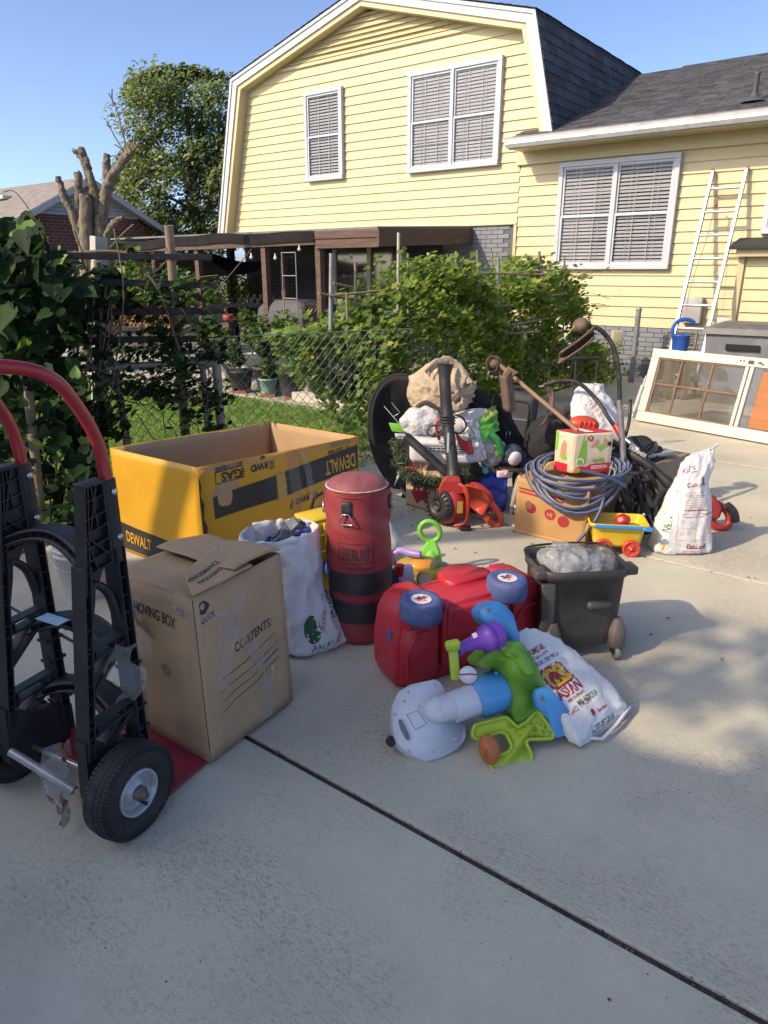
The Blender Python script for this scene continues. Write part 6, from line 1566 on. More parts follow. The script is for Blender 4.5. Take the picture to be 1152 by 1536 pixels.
# ================================================================ RED TOY CAR ON ITS SIDE
CO = Vector((.055, 2.29, 0)); cx_ = Vector((.883, .469, 0)).normalized(); CM = frame(CO, cx_, (0, 0, 1)) @ S(.83, .92, .98)   # x along, y into picture
RC = mat('toy_car_red', (.45, .020, .035), rough=.42, var=.08, vs=4, bump=.10, bs=60, spec=.5, dirt=((.40, .12, .12), .28, 9))
tc = thing('toy_car', 'red plastic ride-on toy car tipped on its side with blue wheels upward', 'toy car', M=CM)
body = MB()
outl = [(0, 0, .05), (.78, 0, .05), (.80, .15, .05), (.79, .345, .07), (.62, .36, .02), (.60, .335, .02), (.20, .335, .02), (.185, .37, .02), (.02, .365, .07), (-.015, .15, .05)]
XZ = Matrix(((1, 0, 0, 0), (0, 0, 1, 0), (0, 1, 0, 0), (0, 0, 0, 1)))
body.rprism([(x, z, *(r,)) for x, z, r in outl], .03, .20, .022, M=XZ, seg=3)
mk('body', body, RC, tc)
mk('chassis_panel', MB().rprism([(.012, .02), (.205, .02), (.205, .345), (.15, .352), (.05, .35), (.01, .20)], .0, .06, .018, .04, M=XZ, seg=3), RC, tc)
mk('chassis_panel', MB().rprism([(.228, .05), (.60, .05), (.60, .335), (.228, .335)], -.005, .06, .016, .03, M=XZ, seg=3), RC, tc)
mk('chassis_panel', MB().rprism([(.622, .05), (.775, .04), (.785, .2), (.77, .335), (.622, .335)], .0, .06, .018, .04, M=XZ, seg=3), RC, tc)
mk('body', MB().rbox((.40, .09, .30), (.62, .16, .072), .02, 3), RC, tc)
mk('ledge', MB().rbox((.41, -.005, .255), (.34, .04, .13), .016, 3), RC, tc)
mk('ledge', MB().rbox((.10, -.0, .30), (.15, .05, .07), .02, 3), RC, tc)
for cx0 in (.105, .70): mk('recess_rim', MB().tube(cr([(cx0 - .06, -.004, .06), (cx0 - .065, -.004, .16), (cx0 - .02, -.004, .23), (cx0 + .05, -.004, .24)], 6), .006, 8), RC, tc)
# cabin side (upper surface) behind the wheels
mk('cabin_side', MB().rprism([(.36, .12), (.60, .12), (.60, .24), (.52, .29), (.38, .28), (.34, .2)], .20, .352, .02, .04, seg=3), RC, tc)
mk('cabin', MB().rprism([(.02, .1), (.76, .1), (.74, .24), (.5, .26), (.06, .20)], .02, .325, .02, .06, seg=3), RC, tc)
BW = mat('toy_wheel_blue', (.055, .09, .24), rough=.65, var=.15, vs=7, bump=.3, bs=40, dirt=((.17, .18, .21), .75, 9))
HUBW = mat('toy_hub_sticker', (.6, .6, .62), rough=.4, bump=0)
for k_, (wx_, wy_) in enumerate(((.105, -.005), (.575, .0))):
    wM = T(wx_, wy_, .335)
    w_ = mk('wheel', MB().lathe([(.0, -.03), (.085, -.03), (.092, -.022), (.092, .038), (.084, .050), (.062, .052), (.048, .046), (0, .046)], 44, wM), BW, tc)
    mk('hub_sticker', MB().lathe([(.0, .0485), (.044, .0485), (.044, .047)], 30, wM, cap=False, sm=False), HUBW, w_)
    cols = [mat('sticker_orange', (.55, .2, .03)), mat('sticker_red', (.5, .02, .02)), mat('sticker_navy', (.02, .03, .12))]
    for j in range(9):
        a_ = random.uniform(0, 6.28); r_ = random.uniform(.004, .026)
        mk('hub_print', MB().add([(r_ * math.cos(a_) + .011 * math.cos(a_ + t) * (1 + .5 * math.cos(2 * t)), r_ * math.sin(a_) + .007 * math.sin(a_ + t), .0492 + j * .00015) for t in (0, 1.05, 2.1, 3.14, 4.2, 5.2)], [(0, 1, 2, 3, 4, 5)], 0, wM), cols[j % 3], w_)
mk('blue_trim', MB().rbox((-.006, .07, .22), (.012, .03, .05), .005), BW, tc)

# ================================================================ ACTIVITY TOY
at = thing('activity_toy', 'toppled toddler sports toy in white, lime green, blue and purple plastic', 'toy', (.25, 2.05, 0))
TWH = mat('toy_white', (.55, .58, .66), rough=.42, var=.04, bump=.08, bs=60, dirt=((.3, .3, .3), .18, 20))
TLB = mat('toy_sky_blue', (.055, .29, .60), rough=.38, var=.05, bump=.06, bs=50, dirt=((.1, .2, .3), .15, 20))
TGR = mat('toy_green', (.12, .29, .025), rough=.42, var=.05, bump=.06, bs=50)
TLM = mat('toy_lime', (.36, .50, .035), rough=.4, var=.05, bump=.05, bs=50, dirt=((.1, .09, .03), .25, 60))
TPU = mat('toy_purple', (.16, .05, .38), rough=.35, var=.05, bump=.05)
TOR = mat('toy_orange', (.42, .13, .035), rough=.5, var=.08, bump=.12, bs=80)
# tilted white backboard
P1 = g(637, 1146, .004); P2 = D(648, 1018, 2.13)
wv = (P2 - P1); WF = Face(P1, Vector((.93, .36, 0)), wv)
if WF.n.y > 0: WF.n = -WF.n
WMAT = Matrix((WF.u, WF.v, WF.u.cross(WF.v))).transposed().to_4x4(); WMAT.translation = P1
sgn = 1 if WF.u.cross(WF.v).dot(WF.n) > 0 else -1
wp = [(588, 1062), (597, 1038), (615, 1027), (655, 1018), (664, 1030), (674, 1047), (690, 1062), (697, 1078), (699, 1108), (688, 1122), (662, 1136), (640, 1142), (612, 1130), (597, 1116), (590, 1096)]
ou = [WF.px(*p) for p in wp]
mk('backboard', MB().rprism(ou, -.035 * sgn if sgn > 0 else 0, 0 if sgn > 0 else .035, .006, .010, M=WMAT, seg=3), TWH, at, world=True)
def on(px, py, off=0.0): a, b = WF.px(px, py); return WF.at(a, b, off)
cut_ = [on(x, y, .001) for x, y in ((596, 1082), (599, 1078), (604, 1080), (613, 1098), (616, 1108), (613, 1112), (608, 1110), (600, 1096))]
mk('handle_slot', MB().add(cut_, [tuple(range(8))]), mat('toy_shadow_grey', (.16, .17, .20), rough=.6), at, world=True)
mk('slot_rim', MB().tube([p + WF.n * .001 for p in cut_], .0025, 6, closed=True), TWH, at, world=True)
for px, py in ((652, 1027), (606, 1052), (628, 1060), (613, 1128), (650, 1128), (683, 1108), (592, 1072), (612, 1038)):
    mk('screw_boss', MB().lathe([(.006, 0), (.006, .002), (.003, .002), (.003, 0)], 10, frame(on(px, py, .0), WF.u, WF.n)), TWH, at, world=True)
mk('panel_line', MB().tube([on(*p, .0008) for p in ((610, 1072), (627, 1066), (640, 1086), (623, 1095))], .0012, 5, closed=True), mat('toy_shadow_grey', ()), at, world=True)
mk('rubber_foot', crumple(MB().ball(on(590, 1108, -.03), .018, 2), .006, 30), RUB, at, world=True)
# stem: white sleeve, blue sleeve, green arch
A0, A1, A2, A3 = on(655, 1068, .025), D(688, 1058, 2.04), D(716, 1048, 2.07), D(752, 1034, 2.10)
mk('stem_dome', MB().ball((0, 0, 0), .045, 3, frame(A0, (A1 - A0), WF.n), sc=(1.2, 1, .8)), TWH, at, world=True)
mk('stem', MB().tube([A0, A1], .044, 28), TWH, at, world=True)
mk('stem_sleeve', MB().tube([A1 - (A2 - A1) * .35, A1, A2], [.051, .053, .055], 32), TWH, at, world=True)
mk('stem_sleeve', MB().tube([A2 - (A3 - A2) * .1, A2 + (A3 - A2) * .02, A3, A3 + (A3 - A2) * .1], [.060, .069, .073, .070], 36), TLB, at, world=True)
for px, py, Y in ((744, 1010, 2.05), (752, 1052, 2.02), (728, 1064, 2.01)): mk('screw_boss', MB().ball(D(px, py, Y), .006, 2), TLB, at, world=True)
# blue end caps
def cap(pts, Y, th, m, name):
    c = D(*pts[0], Y); F_ = Face(c, Vector((1, .25, 0)), Vector((0, .45, 1)))
    q = [F_.px(*p) for p in pts]; M_ = Matrix((F_.u, F_.v, F_.u.cross(F_.v))).transposed().to_4x4(); M_.translation = c
    return mk(name, MB().rprism(q, -th, 0, .005, .007, M=M_, seg=2), m, at, world=True), F_
cap([(720, 917), (727, 907), (744, 901), (758, 907), (770, 922), (781, 960), (768, 968), (748, 966), (738, 945), (720, 926)], 2.16, .085, TLB, 'end_cap')
cap([(802, 1045), (806, 1035), (819, 1031), (838, 1046), (853, 1065), (859, 1087), (858, 1100), (834, 1108), (828, 1096), (824, 1080), (805, 1061)], 2.02, .08, TLB, 'end_cap')
cap([(747, 964), (783, 964), (802, 990), (819, 1030), (807, 1042), (806, 1066), (776, 1086), (768, 1070), (770, 1045), (762, 1018), (744, 1000), (722, 1003), (716, 993)], 2.09, .11, TGR, 'arch')
cap([(749, 962), (781, 962), (795, 985), (803, 1010), (790, 1014), (772, 990), (752, 978)], 2.075, .03, TGR, 'arch_boss')
def seam_on(pts, Y, m, r=.0016): mk('mould_seam', MB().tube([D(x, y, Y) for x, y in pts], r, 5), m, at, world=True)
for px, py, Y in ((733, 915, 2.155), (768, 952, 2.155), (814, 1048, 2.015), (848, 1092, 2.015), (752, 985, 2.082), (792, 1040, 2.082)): mk('screw_boss', MB().lathe([(.007, 0), (.007, .002), (.004, .003), (.003, .001), (0, .001)], 12, frz(D(px, py, Y), Vector((0, -1, .4)), (1, 0, 0))), mat('toy_shadow_grey', ()), at, world=True)
# purple horn
h0, h1 = D(743, 940, 2.10), D(684, 974, 2.01); hd = h0 - h1; HL = hd.length
mk('horn', MB().lathe([(.0, 0), (.020, 0), (.026, .008), (.022, .018), (.018, .022), (.024, HL * .45), (.036, HL * .68), (.045, HL * .70), (.047, HL * .80), (.040, HL * .84), (.046, HL * .88), (.046, HL * 1.05)], 28, frame(h1, (0, 0, 1), hd)), TPU, at, world=True)
mk('horn_sticker', MB().box((0, 0, 0), (.015, .015, .001), frame(D(712, 953, 1.99), (1, .2, .4), (0, -.8, .6))), TWH, at, world=True)
# lime arm and baseball
a0, a1 = D(679, 970, 1.99), D(700, 1012, 1.96)
mk('arm', MB().rbox((0, 0, (a1 - a0).length / 2), (.030, .016, (a1 - a0).length + .01), .005, 2, frame(a0, (1, .2, 0), a1 - a0)), TLM, at, world=True)
mk('arm_head', MB().rbox((0, 0, 0), (.048, .03, .032), .010, 3, frame(D(679, 968, 1.985), (1, .2, .1), (0, 0, 1))), TLM, at, world=True)
bc = D(702, 1013, 1.93)
mk('baseball', MB().ball(bc, .029, 3), TWH, at, world=True)
for s_ in (-1, 1): mk('ball_stitching', MB().tube([bc + Vector((.0295 * math.sin(t) * .9, -.0295 * math.cos(t) * .75, s_ * (.012 + .006 * math.cos(t * 2)))).normalized() * .0296 for t in [i * .21 - 1.5 for i in range(15)]], .0022, 5), RINK, at, world=True)
# lime hand shape with raised rim
z2 = lambda L: [(560 + x / 2.88, 860 + y / 2.88) for x, y in L]
gp_ = z2([(430, 690), (440, 655), (575, 620), (600, 640), (625, 665), (665, 640), (712, 588), (782, 690), (776, 712), (672, 716), (662, 730), (688, 785), (682, 818), (550, 855), (515, 845), (503, 815), (516, 795), (590, 768), (602, 745), (575, 690), (545, 684), (470, 716), (436, 710)])
gF = Face(D(755, 1110, 1.94), Vector((.96, .28, 0)), Vector((-.1, .70, .72)))
gq = [gF.px(*p) for p in gp_]; gM = Matrix((gF.u, gF.v, gF.u.cross(gF.v))).transposed().to_4x4(); gM.translation = gF.o
mk('goal_plate', MB().rprism(gq, -.020, -.006, .003, .006, M=gM), TLM, at, world=True)
rp = round_poly(gq, .006)
mk('goal_rim', MB().tube([gM @ Vector((x, y, -.007)) for x, y in rp], .0065, 6, closed=True, flat=1.6), TLM, at, world=True)
sp_ = MB()
for k_ in range(70):
    px, py = random.gauss(808, 12), random.gauss(1090, 9)
    if random.random() < .3: px, py = random.uniform(780, 825), random.uniform(1075, 1105)
    a_, b_ = gF.px(px, py); sp_.ball(gM @ Vector((a_, b_, -.004)), random.uniform(.0008, .002), 1)
mk('dirt_specks', sp_, SOIL, at, world=True, kind='stuff')
fbm_ = frame(D(734, 1124, 1.90), (1, .2, .2), (.12, .35, .93))
mk('football', MB().ball((0, 0, 0), .050, 3, fbm_, sc=(.68, .62, 1)), TOR, at, world=True)
for k_ in range(4): mk('football_lace', MB().rbox((-.02, -.028, -.012 + k_ * .008), (.014, .006, .003), .001, 1, fbm_), TOR, at, world=True)

# ================================================================ MOP BUCKET
MBK = mat('mop_bucket_grey', (.060, .052, .047), rough=.42, var=.15, vs=4, bump=.08, bs=30, spec=.5, dirt=((.16, .14, .12), .35, 6))
MFR = mat('mop_bucket_foot', (.13, .105, .09), rough=.45, var=.12, vs=6, bump=.08)
bx = Vector((.965, .13, 0)).normalized(); BM_ = frame(Vector((.778, 2.665, 0)), bx, (0, 0, 1))
mp_ = thing('mop_bucket', 'dirty dark brown mop bucket on casters holding a crumpled clear bag', 'bucket', M=BM_)
def tubring(w, d, z, e=5.0, n=48, sk=0.0):
    q = 2 / e
    return [Vector((w * abs(math.cos(t)) ** q * (1 if math.cos(t) >= 0 else -1), d * abs(math.sin(t)) ** q * (1 if math.sin(t) >= 0 else -1) + sk, z)) for t in [2 * math.pi * i / n for i in range(n)]]
o = mk('tub', MB().loft([tubring(.155, .105, .05), tubring(.163, .118, .06), tubring(.166, .122, .12), tubring(.176, .134, .355), tubring(.186, .142, .358), tubring(.188, .144, .392), tubring(.183, .140, .396), tubring(.174, .132, .388), tubring(.165, .12, .10), tubring(.16, .11, .07)]), MBK, mp_)
for s_ in (-1, 1): mk('pour_lug', MB().rbox((s_ * .186, -.09, .378), (.05, .07, .035), .008), MBK, mp_)
mk('grip', MB().rbox((.055, -.134, .245), (.10, .032, .036), .015, 4), MBK, mp_)
mk('front_rib', MB().rprism([(-.17, .06), (-.12, .06), (-.13, .345), (-.185, .345)], .118, .135, .004, .008, M=Matrix(((1, 0, 0, 0), (0, 0, -1, 0), (0, 1, 0, 0), (0, 0, 0, 1)))), MBK, mp_)
for xx, yy in ((-.125, -.12), (.150, -.12), (.15, .11), (-.125, .11)):
    fo = mk('caster_foot', MB().loft([tubring(.026, .026, .05, 3.5, 20), tubring(.034, .034, .06, 3.5, 20), tubring(.032, .030, .13, 3.5, 20), tubring(.016, .018, .175, 2.6, 20)], M=T(xx, yy, 0)), MFR, mp_)
    mk('caster_fork', MB().box((xx - .016, yy - .01, .042), (.004, .034, .040)).box((xx + .016, yy - .01, .042), (.004, .034, .040)).box((xx, yy, .062), (.036, .036, .006)), BLK, fo, bev=.002)
    mk('caster_wheel', MB().lathe([(.008, -.011), (.022, -.012), (.0275, -.009), (.0275, .009), (.022, .012), (.008, .011)], 24, T(xx, yy - .018, .0275) @ RY(90)), mat('caster_grey', (.16, .16, .15), rough=.6), fo)
mk('wire_bail', MB().tube(cr([(-.18, .0, .39), (-.17, .12, .40), (0, .148, .402), (.17, .12, .40), (.18, 0, .39)], 6), .005, 8), BLK, mp_)
mk('inner_bracket', MB().rbox((-.15, -.02, .36), (.035, .14, .04), .006), BLK, mp_)
cb = thing('clear_bag', 'crumpled clear plastic bag stuffed in the top of the mop bucket', 'plastic bag', BM_ @ Vector((.02, .02, .3)))
CLR = film('clear_bag_film', (.93, .94, .95), gloss=.16, rough=.2, white=.17, bs=16, bstr=.35)
for k_, (x_, y_, z_, r_) in enumerate(((-.06, .03, .395, .07), (.05, .0, .35, .105), (-.01, .0, .36, .11))):
    mb = MB().ball((x_, y_, z_), r_, 5, BM_, sc=(1.15, .9, .6)); crumple(mb, .035, 9, k_, .9, .2, (1, 1, .6)); crumple(mb, .004, 24, k_, .9, .3)
    mk('film_fold', mb, CLR, cb, world=True)

# ================================================================ TOYS BEHIND THE BAG
def P3(px, py, Y): return D(px, py, Y)
ty1 = thing('toy_truck', 'yellow and red plastic toy truck with a blue wheel beside the punching bag', 'toy truck', g(478, 925))
YEL = mat('toy_yellow', (.60, .42, .02), rough=.4, bump=.06); RED = mat('toy_red', (.40, .02, .02), rough=.4)
ym = frame(Vector((-.325, 3.12, 0)), (.75, .62, 0), (0, 0, 1))
mk('crate_box', MB().rbox((.03, .0, .31), (.20, .16, .20), .012, 2, ym).rbox((.03, 0, .415), (.19, .15, .02), .008, 2, ym), YEL, ty1, world=True)
for k_ in range(4): mk('crate_rib', MB().rbox((-.05 + k_ * .05, -.084, .31), (.012, .014, .19), .003, 1, ym), YEL, ty1, world=True)
mk('crate_rib', MB().rbox((.03, -.086, .35), (.19, .012, .014), .003, 1, ym).rbox((.03, -.086, .27), (.19, .012, .014), .003, 1, ym), YEL, ty1, world=True)
mk('cab', MB().rbox((-.10, 0, .28), (.07, .15, .16), .012, 2, ym), RED, ty1, world=True)
mk('chassis', MB().rbox((.03, 0, .12), (.22, .14, .16), .015, 2, ym), YEL, ty1, world=True)
w_ = mk('wheel', MB().lathe([(0, -.02), (.058, -.02), (.062, -.014), (.062, .014), (.058, .02), (.03, .022), (.02, .012), (0, .012)], 28, ym @ T(.045, -.10, .185) @ RX(90)), mat('toy_wheel_bright', (.02, .10, .42), rough=.4), ty1, world=True)
ty2 = thing('toy_pile', 'upturned orange and tan toddler ride-on behind the red toy car', 'toy', g(620, 900))
mk('seat_dome', MB().ball(P3(628, 852, 3.22), .11, 3, sc=(1.1, .8, .55)), mat('toy_tan', (.42, .27, .07), rough=.45, dirt=((.55, .25, .05), .8, 6)), ty2, world=True)
mk('dome_patch', MB().ball(P3(634, 848, 3.18), .065, 3, sc=(1.2, .8, .5)), mat('toy_amber', (.58, .25, .04), rough=.45), ty2, world=True)
mk('base', MB().rbox(P3(620, 880, 3.2), (.26, .2, .16), .05, 3), mat('toy_olive', (.25, .26, .10), rough=.5), ty2, world=True)
mk('bracket', MB().rbox((0, 0, 0), (.09, .06, .09), .015, 2, frame(P3(658, 856, 3.1), (1, .3, -.4), (0, 0, 1))), mat('toy_olive', ()), ty2, world=True)
ty3 = thing('toy_flashlight', 'yellow toy flashlight with pale round lens behind red toy car', 'toy', P3(636, 895, 2.95))
fM = frame(P3(645, 868, 2.98), (0, 0, 1), (-.60, -.72, .12))
mk('barrel', MB().lathe([(.0, -.10), (.025, -.10), (.028, -.03), (.044, .0), (.052, .012), (.052, .035), (.044, .038)], 28, fM, cap=False), YEL, ty3, world=True)
mk('lens', MB().lathe([(0, .030), (.043, .033)], 28, fM, cap=False), mat('lens_cream', (.62, .55, .45), rough=.5), ty3, world=True)
ty4 = thing('toy_phone', 'white and blue play console with red knob beside the punching bag', 'toy', P3(598, 900, 3.0))
mk('console', MB().rbox((0, 0, 0), (.12, .06, .13), .02, 3, frame(P3(602, 868, 3.02), (1, .4, 0), (0, .35, 1))), TWH, ty4, world=True)
mk('blue_face', MB().rbox((0, 0, 0), (.05, .03, .12), .015, 3, frame(P3(591, 872, 2.97), (1, .4, 0), (0, .35, 1))), mat('toy_navy', (.02, .06, .16), rough=.35), ty4, world=True)
mk('red_knob', MB().lathe([(.018, 0), (.022, .045), (.024, .05), (0, .052)], 18, T(P3(599, 863, 2.97))), RED, ty4, world=True)
for k_ in range(6): mk('button', MB().ball(P3(601 + (k_ % 3) * 5, 873 + (k_ // 3) * 6, 2.965), .005, 1), (RED, TB, TOR)[k_ % 3], ty4, world=True)
ty5 = thing('purple_handlebar', 'purple toy handlebar sticking out behind the punching bag', 'toy', P3(600, 880, 3.25))
PUL = mat('toy_lilac', (.30, .20, .55), rough=.4)
mk('grip', MB().tube(cr([P3(590, 862, 3.25), P3(588, 838, 3.25), P3(600, 826, 3.25), P3(618, 830, 3.2), P3(631, 832, 3.18)], 6), [.022] * 12 + [.018] * 13, 14), PUL, ty5, world=True)
ty6 = thing('green_scoop', 'lime green toy handle with an oval loop standing behind the toys', 'toy', P3(648, 880, 3.35))
GRN = mat('toy_bright_green', (.16, .50, .06), rough=.4)
lp_ = [P3(645 + 15 * math.cos(t) + 2 * math.sin(t), 797 + 15 * math.sin(t), 3.4) for t in [i * .3142 for i in range(20)]]
mk('loop', MB().tube(lp_, .0135, 12, closed=True), GRN, ty6, world=True)
mk('stem', MB().loft([[P3(x, y, Y) for x, y, Y in r] for r in ([(640, 812, 3.38), (654, 812, 3.38), (654, 812, 3.43), (640, 812, 3.43)], [(630, 828, 3.34), (660, 828, 3.34), (661, 826, 3.46), (631, 826, 3.46)], [(624, 850, 3.3), (664, 852, 3.3), (665, 850, 3.5), (625, 848, 3.5)], [(622, 875, 3.28), (664, 880, 3.28), (665, 878, 3.5), (624, 873, 3.5)])], sm=False), GRN, ty6, world=True, bev=.012, seg=3)
mk('oval_recess', MB().ball((0, 0, 0), .045, 3, frame(P3(646, 838, 3.30), (1, .1, 0), (0, .3, 1)), sc=(.55, .18, .9)), mat('toy_bright_green_light', (.26, .62, .12), rough=.4), ty6, world=True)
solo('white_plastic_bag', 'white plastic bag end peeking out right of the punching bag', 'plastic bag', crumple(MB().loft(sack([(P3(584, 850, 3.5), Vector((.10, 0, 0)), Vector((0, .06, 0)), 2.2), (P3(584, 830, 3.5), Vector((.09, 0, 0)), Vector((0, .06, 0)), 2.2), (P3(582, 808, 3.5), Vector((.06, 0, 0)), Vector((0, .05, 0)), 2.2), (P3(578, 785, 3.5), Vector((.025, 0, 0)), Vector((0, .02, 0)), 2.2)], 32, 6)), .015, 12, 3), SACKW)
solo('blue_toy_base', 'blue plastic toy edge showing behind the red toy car', 'toy', MB().rbox(P3(686, 872, 2.95), (.10, .10, .12), .03, 3), mat('toy_wheel_bright', ()))
# ================================================================ THE PILE ON THE DRIVEWAY
KB = mat('kraft_box_orange', (.42, .235, .095), rough=.8, var=.08, vs=3, bump=.12, bs=35, dirt=((.28, .15, .06), .35, 6))
BFAB = mat('black_fabric', (.014, .014, .017), rough=.85, var=.25, vs=6, bump=.3, bs=160, dirt=((.05, .045, .045), .3, 6))
LUG = mat('luggage_fabric', (.045, .043, .046), rough=.8, var=.15, vs=6, bump=.35, bs=220, dirt=((.10, .095, .09), .35, 5))
REDO = mat('power_tool_red', (.38, .030, .025), rough=.42, var=.08, vs=6, bump=.06, dirt=((.25, .07, .05), .35, 14))
ORG = mat('power_tool_orange', (.48, .06, .025), rough=.4, var=.06, bump=.05)
BLKT = mat('black_tube', (.022, .022, .024), rough=.5, var=.25, vs=8, bump=.1, dirt=((.10, .095, .085), .4, 10))
SH0 = mat('shaft_black', (.03, .03, .032), rough=.4, var=.3, vs=12, metal=.3, dirt=((.16, .13, .10), .5, 14))
def strs(pts, k=6): return cr([D(*p) for p in pts], k)
def kbox(name, label, A, Rr, L_, h, m, amp=.008, seed=0, top=True, cat='box'):
    """cardboard box from three ground corners: near A, right R, left L"""
    t = thing(name, label, cat, (A + Rr + L_) / 3); t.location.z = A.z; U = Vector((0, 0, h)); B_ = Rr + L_ - A; bv = []
    panel('side_panel', (L_, A, A + U, L_ + U), m, t, amp, seed, bvh_out=bv)
    panel('side_panel', (A, Rr, Rr + U, A + U), m, t, amp, seed + 1, bvh_out=bv)
    panel('side_panel', (Rr, B_, B_ + U, Rr + U), m, t, amp, seed + 2); panel('side_panel', (B_, L_, L_ + U, B_ + U), m, t, amp, seed + 3)
    mk('bottom_panel', MB().add([A, Rr, B_, L_], [(0, 1, 2, 3)]), m, t, world=True)
    if top:
        panel('flap', (A + U, Rr + U, (Rr + U).lerp(B_ + U, .495), (A + U).lerp(L_ + U, .495)), m, t, amp * .6, seed + 4, th=.004)
        panel('flap', (B_ + U, L_ + U, (L_ + U).lerp(A + U, .495), (B_ + U).lerp(Rr + U, .495)), m, t, amp * .6, seed + 5, th=.004)
    return t, bv, Face(L_, A - L_, ZV), Face(A, Rr - A, ZV)

# ---- black padded oval chair shell
ch = thing('padded_chair', 'black padded oval camp chair leaning against the hedge behind the pile', 'chair', g(600, 745))
cF = frz(D(612, 655, 4.95), Vector((-.22, .12, 1)), Vector((1, -.1, 0)))
def shell(u, v):
    r = v; a = u * 6.2832; x = .27 * r * math.cos(a); z_ = .44 * r * math.sin(a) * (1 if math.sin(a) > 0 else 1.02)
    return Vector((x, .14 * (1 - r ** 2) + .008 * math.sin(9 * r + 3 * a), z_))
mb = MB().grid(shell, 56, 14, M=cF); o = mk('padded_back', mb, BFAB, ch, world=True); sd = o.modifiers.new('t', 'SOLIDIFY'); sd.thickness = .03
mk('rim', MB().tube([cF @ shell(i / 48, 1) for i in range(48)], .012, 8, closed=True), BFAB, ch, world=True)
for k_ in (-1, 1): mk('quilt_seam', MB().tube([cF @ (shell(i / 20 * .5 + .25 if k_ < 0 else .25 - i / 20 * .5, .62) + Vector((0, -.004, 0))) for i in range(21)], .004, 5), mat('black_ink', ()), ch, world=True)
mk('leg', MB().tube([cF @ Vector((-.10, .05, -.36)), g(604, 745, .01)], .010, 8), BLKT, ch, world=True)
mk('leg', MB().tube([cF @ Vector((-.16, .10, -.30)), g(612, 748, .01)], .010, 8), BLKT, ch, world=True)
mk('leg', MB().tube([cF @ Vector((.10, .15, -.36)), g(650, 742, .01)], .010, 8), BLKT, ch, world=True)

# ---- left kraft box, garland, white case
A, Rr, L_ = g(668, 775), g(712, 752), g(609, 757)
b1_, bv1, f1_, f2_ = kbox('kraft_box', 'kraft box with faded red print under the white case', A, Rr, A + (L_ - A), .26, mat('kraft_pale', (.42, .31, .20), rough=.85, bump=.1), .005, 31)
for k_, q in enumerate((((.10, .03), (.16, .08), (.10, .20), (.05, .10)), ((.17, .05), (.21, .09), (.17, .18), (.13, .11)))): decal(poly_flat(q), f1_.M(0, 0), RINK, b1_, 'printed_emblem', bvh=bv1[0], dirn=-f1_.n)
text('DEPOT', .05, f1_.M(.09, .04, 25), RINK, b1_, 'printed_text', bvh=bv1[0], dirn=-f1_.n, bold=.03, off=.002)
FIR = [mat('fir_green', (.025, .06, .02), rough=.6, island=.3, bump=0), mat('fir_grey', (.07, .10, .06), rough=.6, island=.3, bump=0)]
ga = thing('garland', 'dusty artificial pine garland with red berries under the white case', 'garland', D(660, 720, 4.4))
gpts = strs([(598, 665, 4.6), (606, 705, 4.45), (635, 722, 4.32), (675, 724, 4.32), (712, 708, 4.4), (725, 716, 4.45)], 10)
leaves('needles', np.concatenate([blob_pts(p, .055, 60, .9, .1) for p in gpts]), .055, FIR, 'blade', parent=ga, up=.1)
for k_ in range(14): p = D(random.uniform(608, 632), random.uniform(692, 712), 4.38); mk('berry', MB().ball(p, .009, 1), RED, ga, world=True)
mb = MB()
for k_ in range(9):
    a_ = random.uniform(-.6, .6); p = D(602, 700, 4.45); mb.tube(cr([p, p + Vector((math.sin(a_) * .04, 0, -.05)), p + Vector((math.sin(a_) * .09, -.02, -.09 + .04 * math.cos(5 * a_)))], 4), .004, 5)
mk('ribbon', mb, mat('pale_ribbon', (.5, .52, .48), rough=.6), ga, world=True)
pc = thing('pine_cone', 'dark pine cone lying on the garland beside the white case', 'pine cone', D(714, 697, 4.35))
mb = MB()
for i in range(70):
    t_ = i / 70; a_ = i * 2.4; r_ = .036 * math.sin(math.pi * (t_ * .85 + .1)); mb.rbox((0, 0, 0), (.016, .012, .004), .001, 1, frame((r_ * math.cos(a_), r_ * math.sin(a_), t_ * .08), (math.cos(a_), math.sin(a_), .4), (0, 0, 1)))
mk('scale', mb, mat('cone_brown', (.05, .032, .02), rough=.8), pc, kind='stuff')
pc.location = D(712, 712, 4.35)
CASE = mat('case_white', (.58, .60, .63), rough=.4, var=.04, bump=.04, dirt=((.4, .38, .34), .25, 8))
wc = thing('white_case', 'white plastic appliance case with a grey grille lying on the garland', 'appliance', M=frame(D(668, 677, 4.42), (1, -.10, -.02), (0, -.12, 1)))
mk('shell', MB().rbox((0, .09, 0), (.46, .26, .17), .045, 5), CASE, wc)
mk('upper_lip', MB().rbox((0, .02, .065), (.43, .16, .04), .018, 3), CASE, wc)
mk('grille_recess', MB().box((.0, -.045, .045), (.24, .012, .055)), mat('grille_dark', (.05, .055, .06), rough=.5), wc, bev=.004)
for k_ in range(9): mk('grille_bar', MB().box((-.11 + k_ * .0275, -.054, .045), (.005, .006, .055)), CASE, wc)
for k_ in (-1, 0, 1): mk('grille_bar', MB().box((0, -.055, .045 + k_ * .016), (.24, .004, .004)), CASE, wc)
mk('front_groove', MB().rbox((.09, -.048, -.03), (.20, .014, .045), .006, 2), CASE, wc)
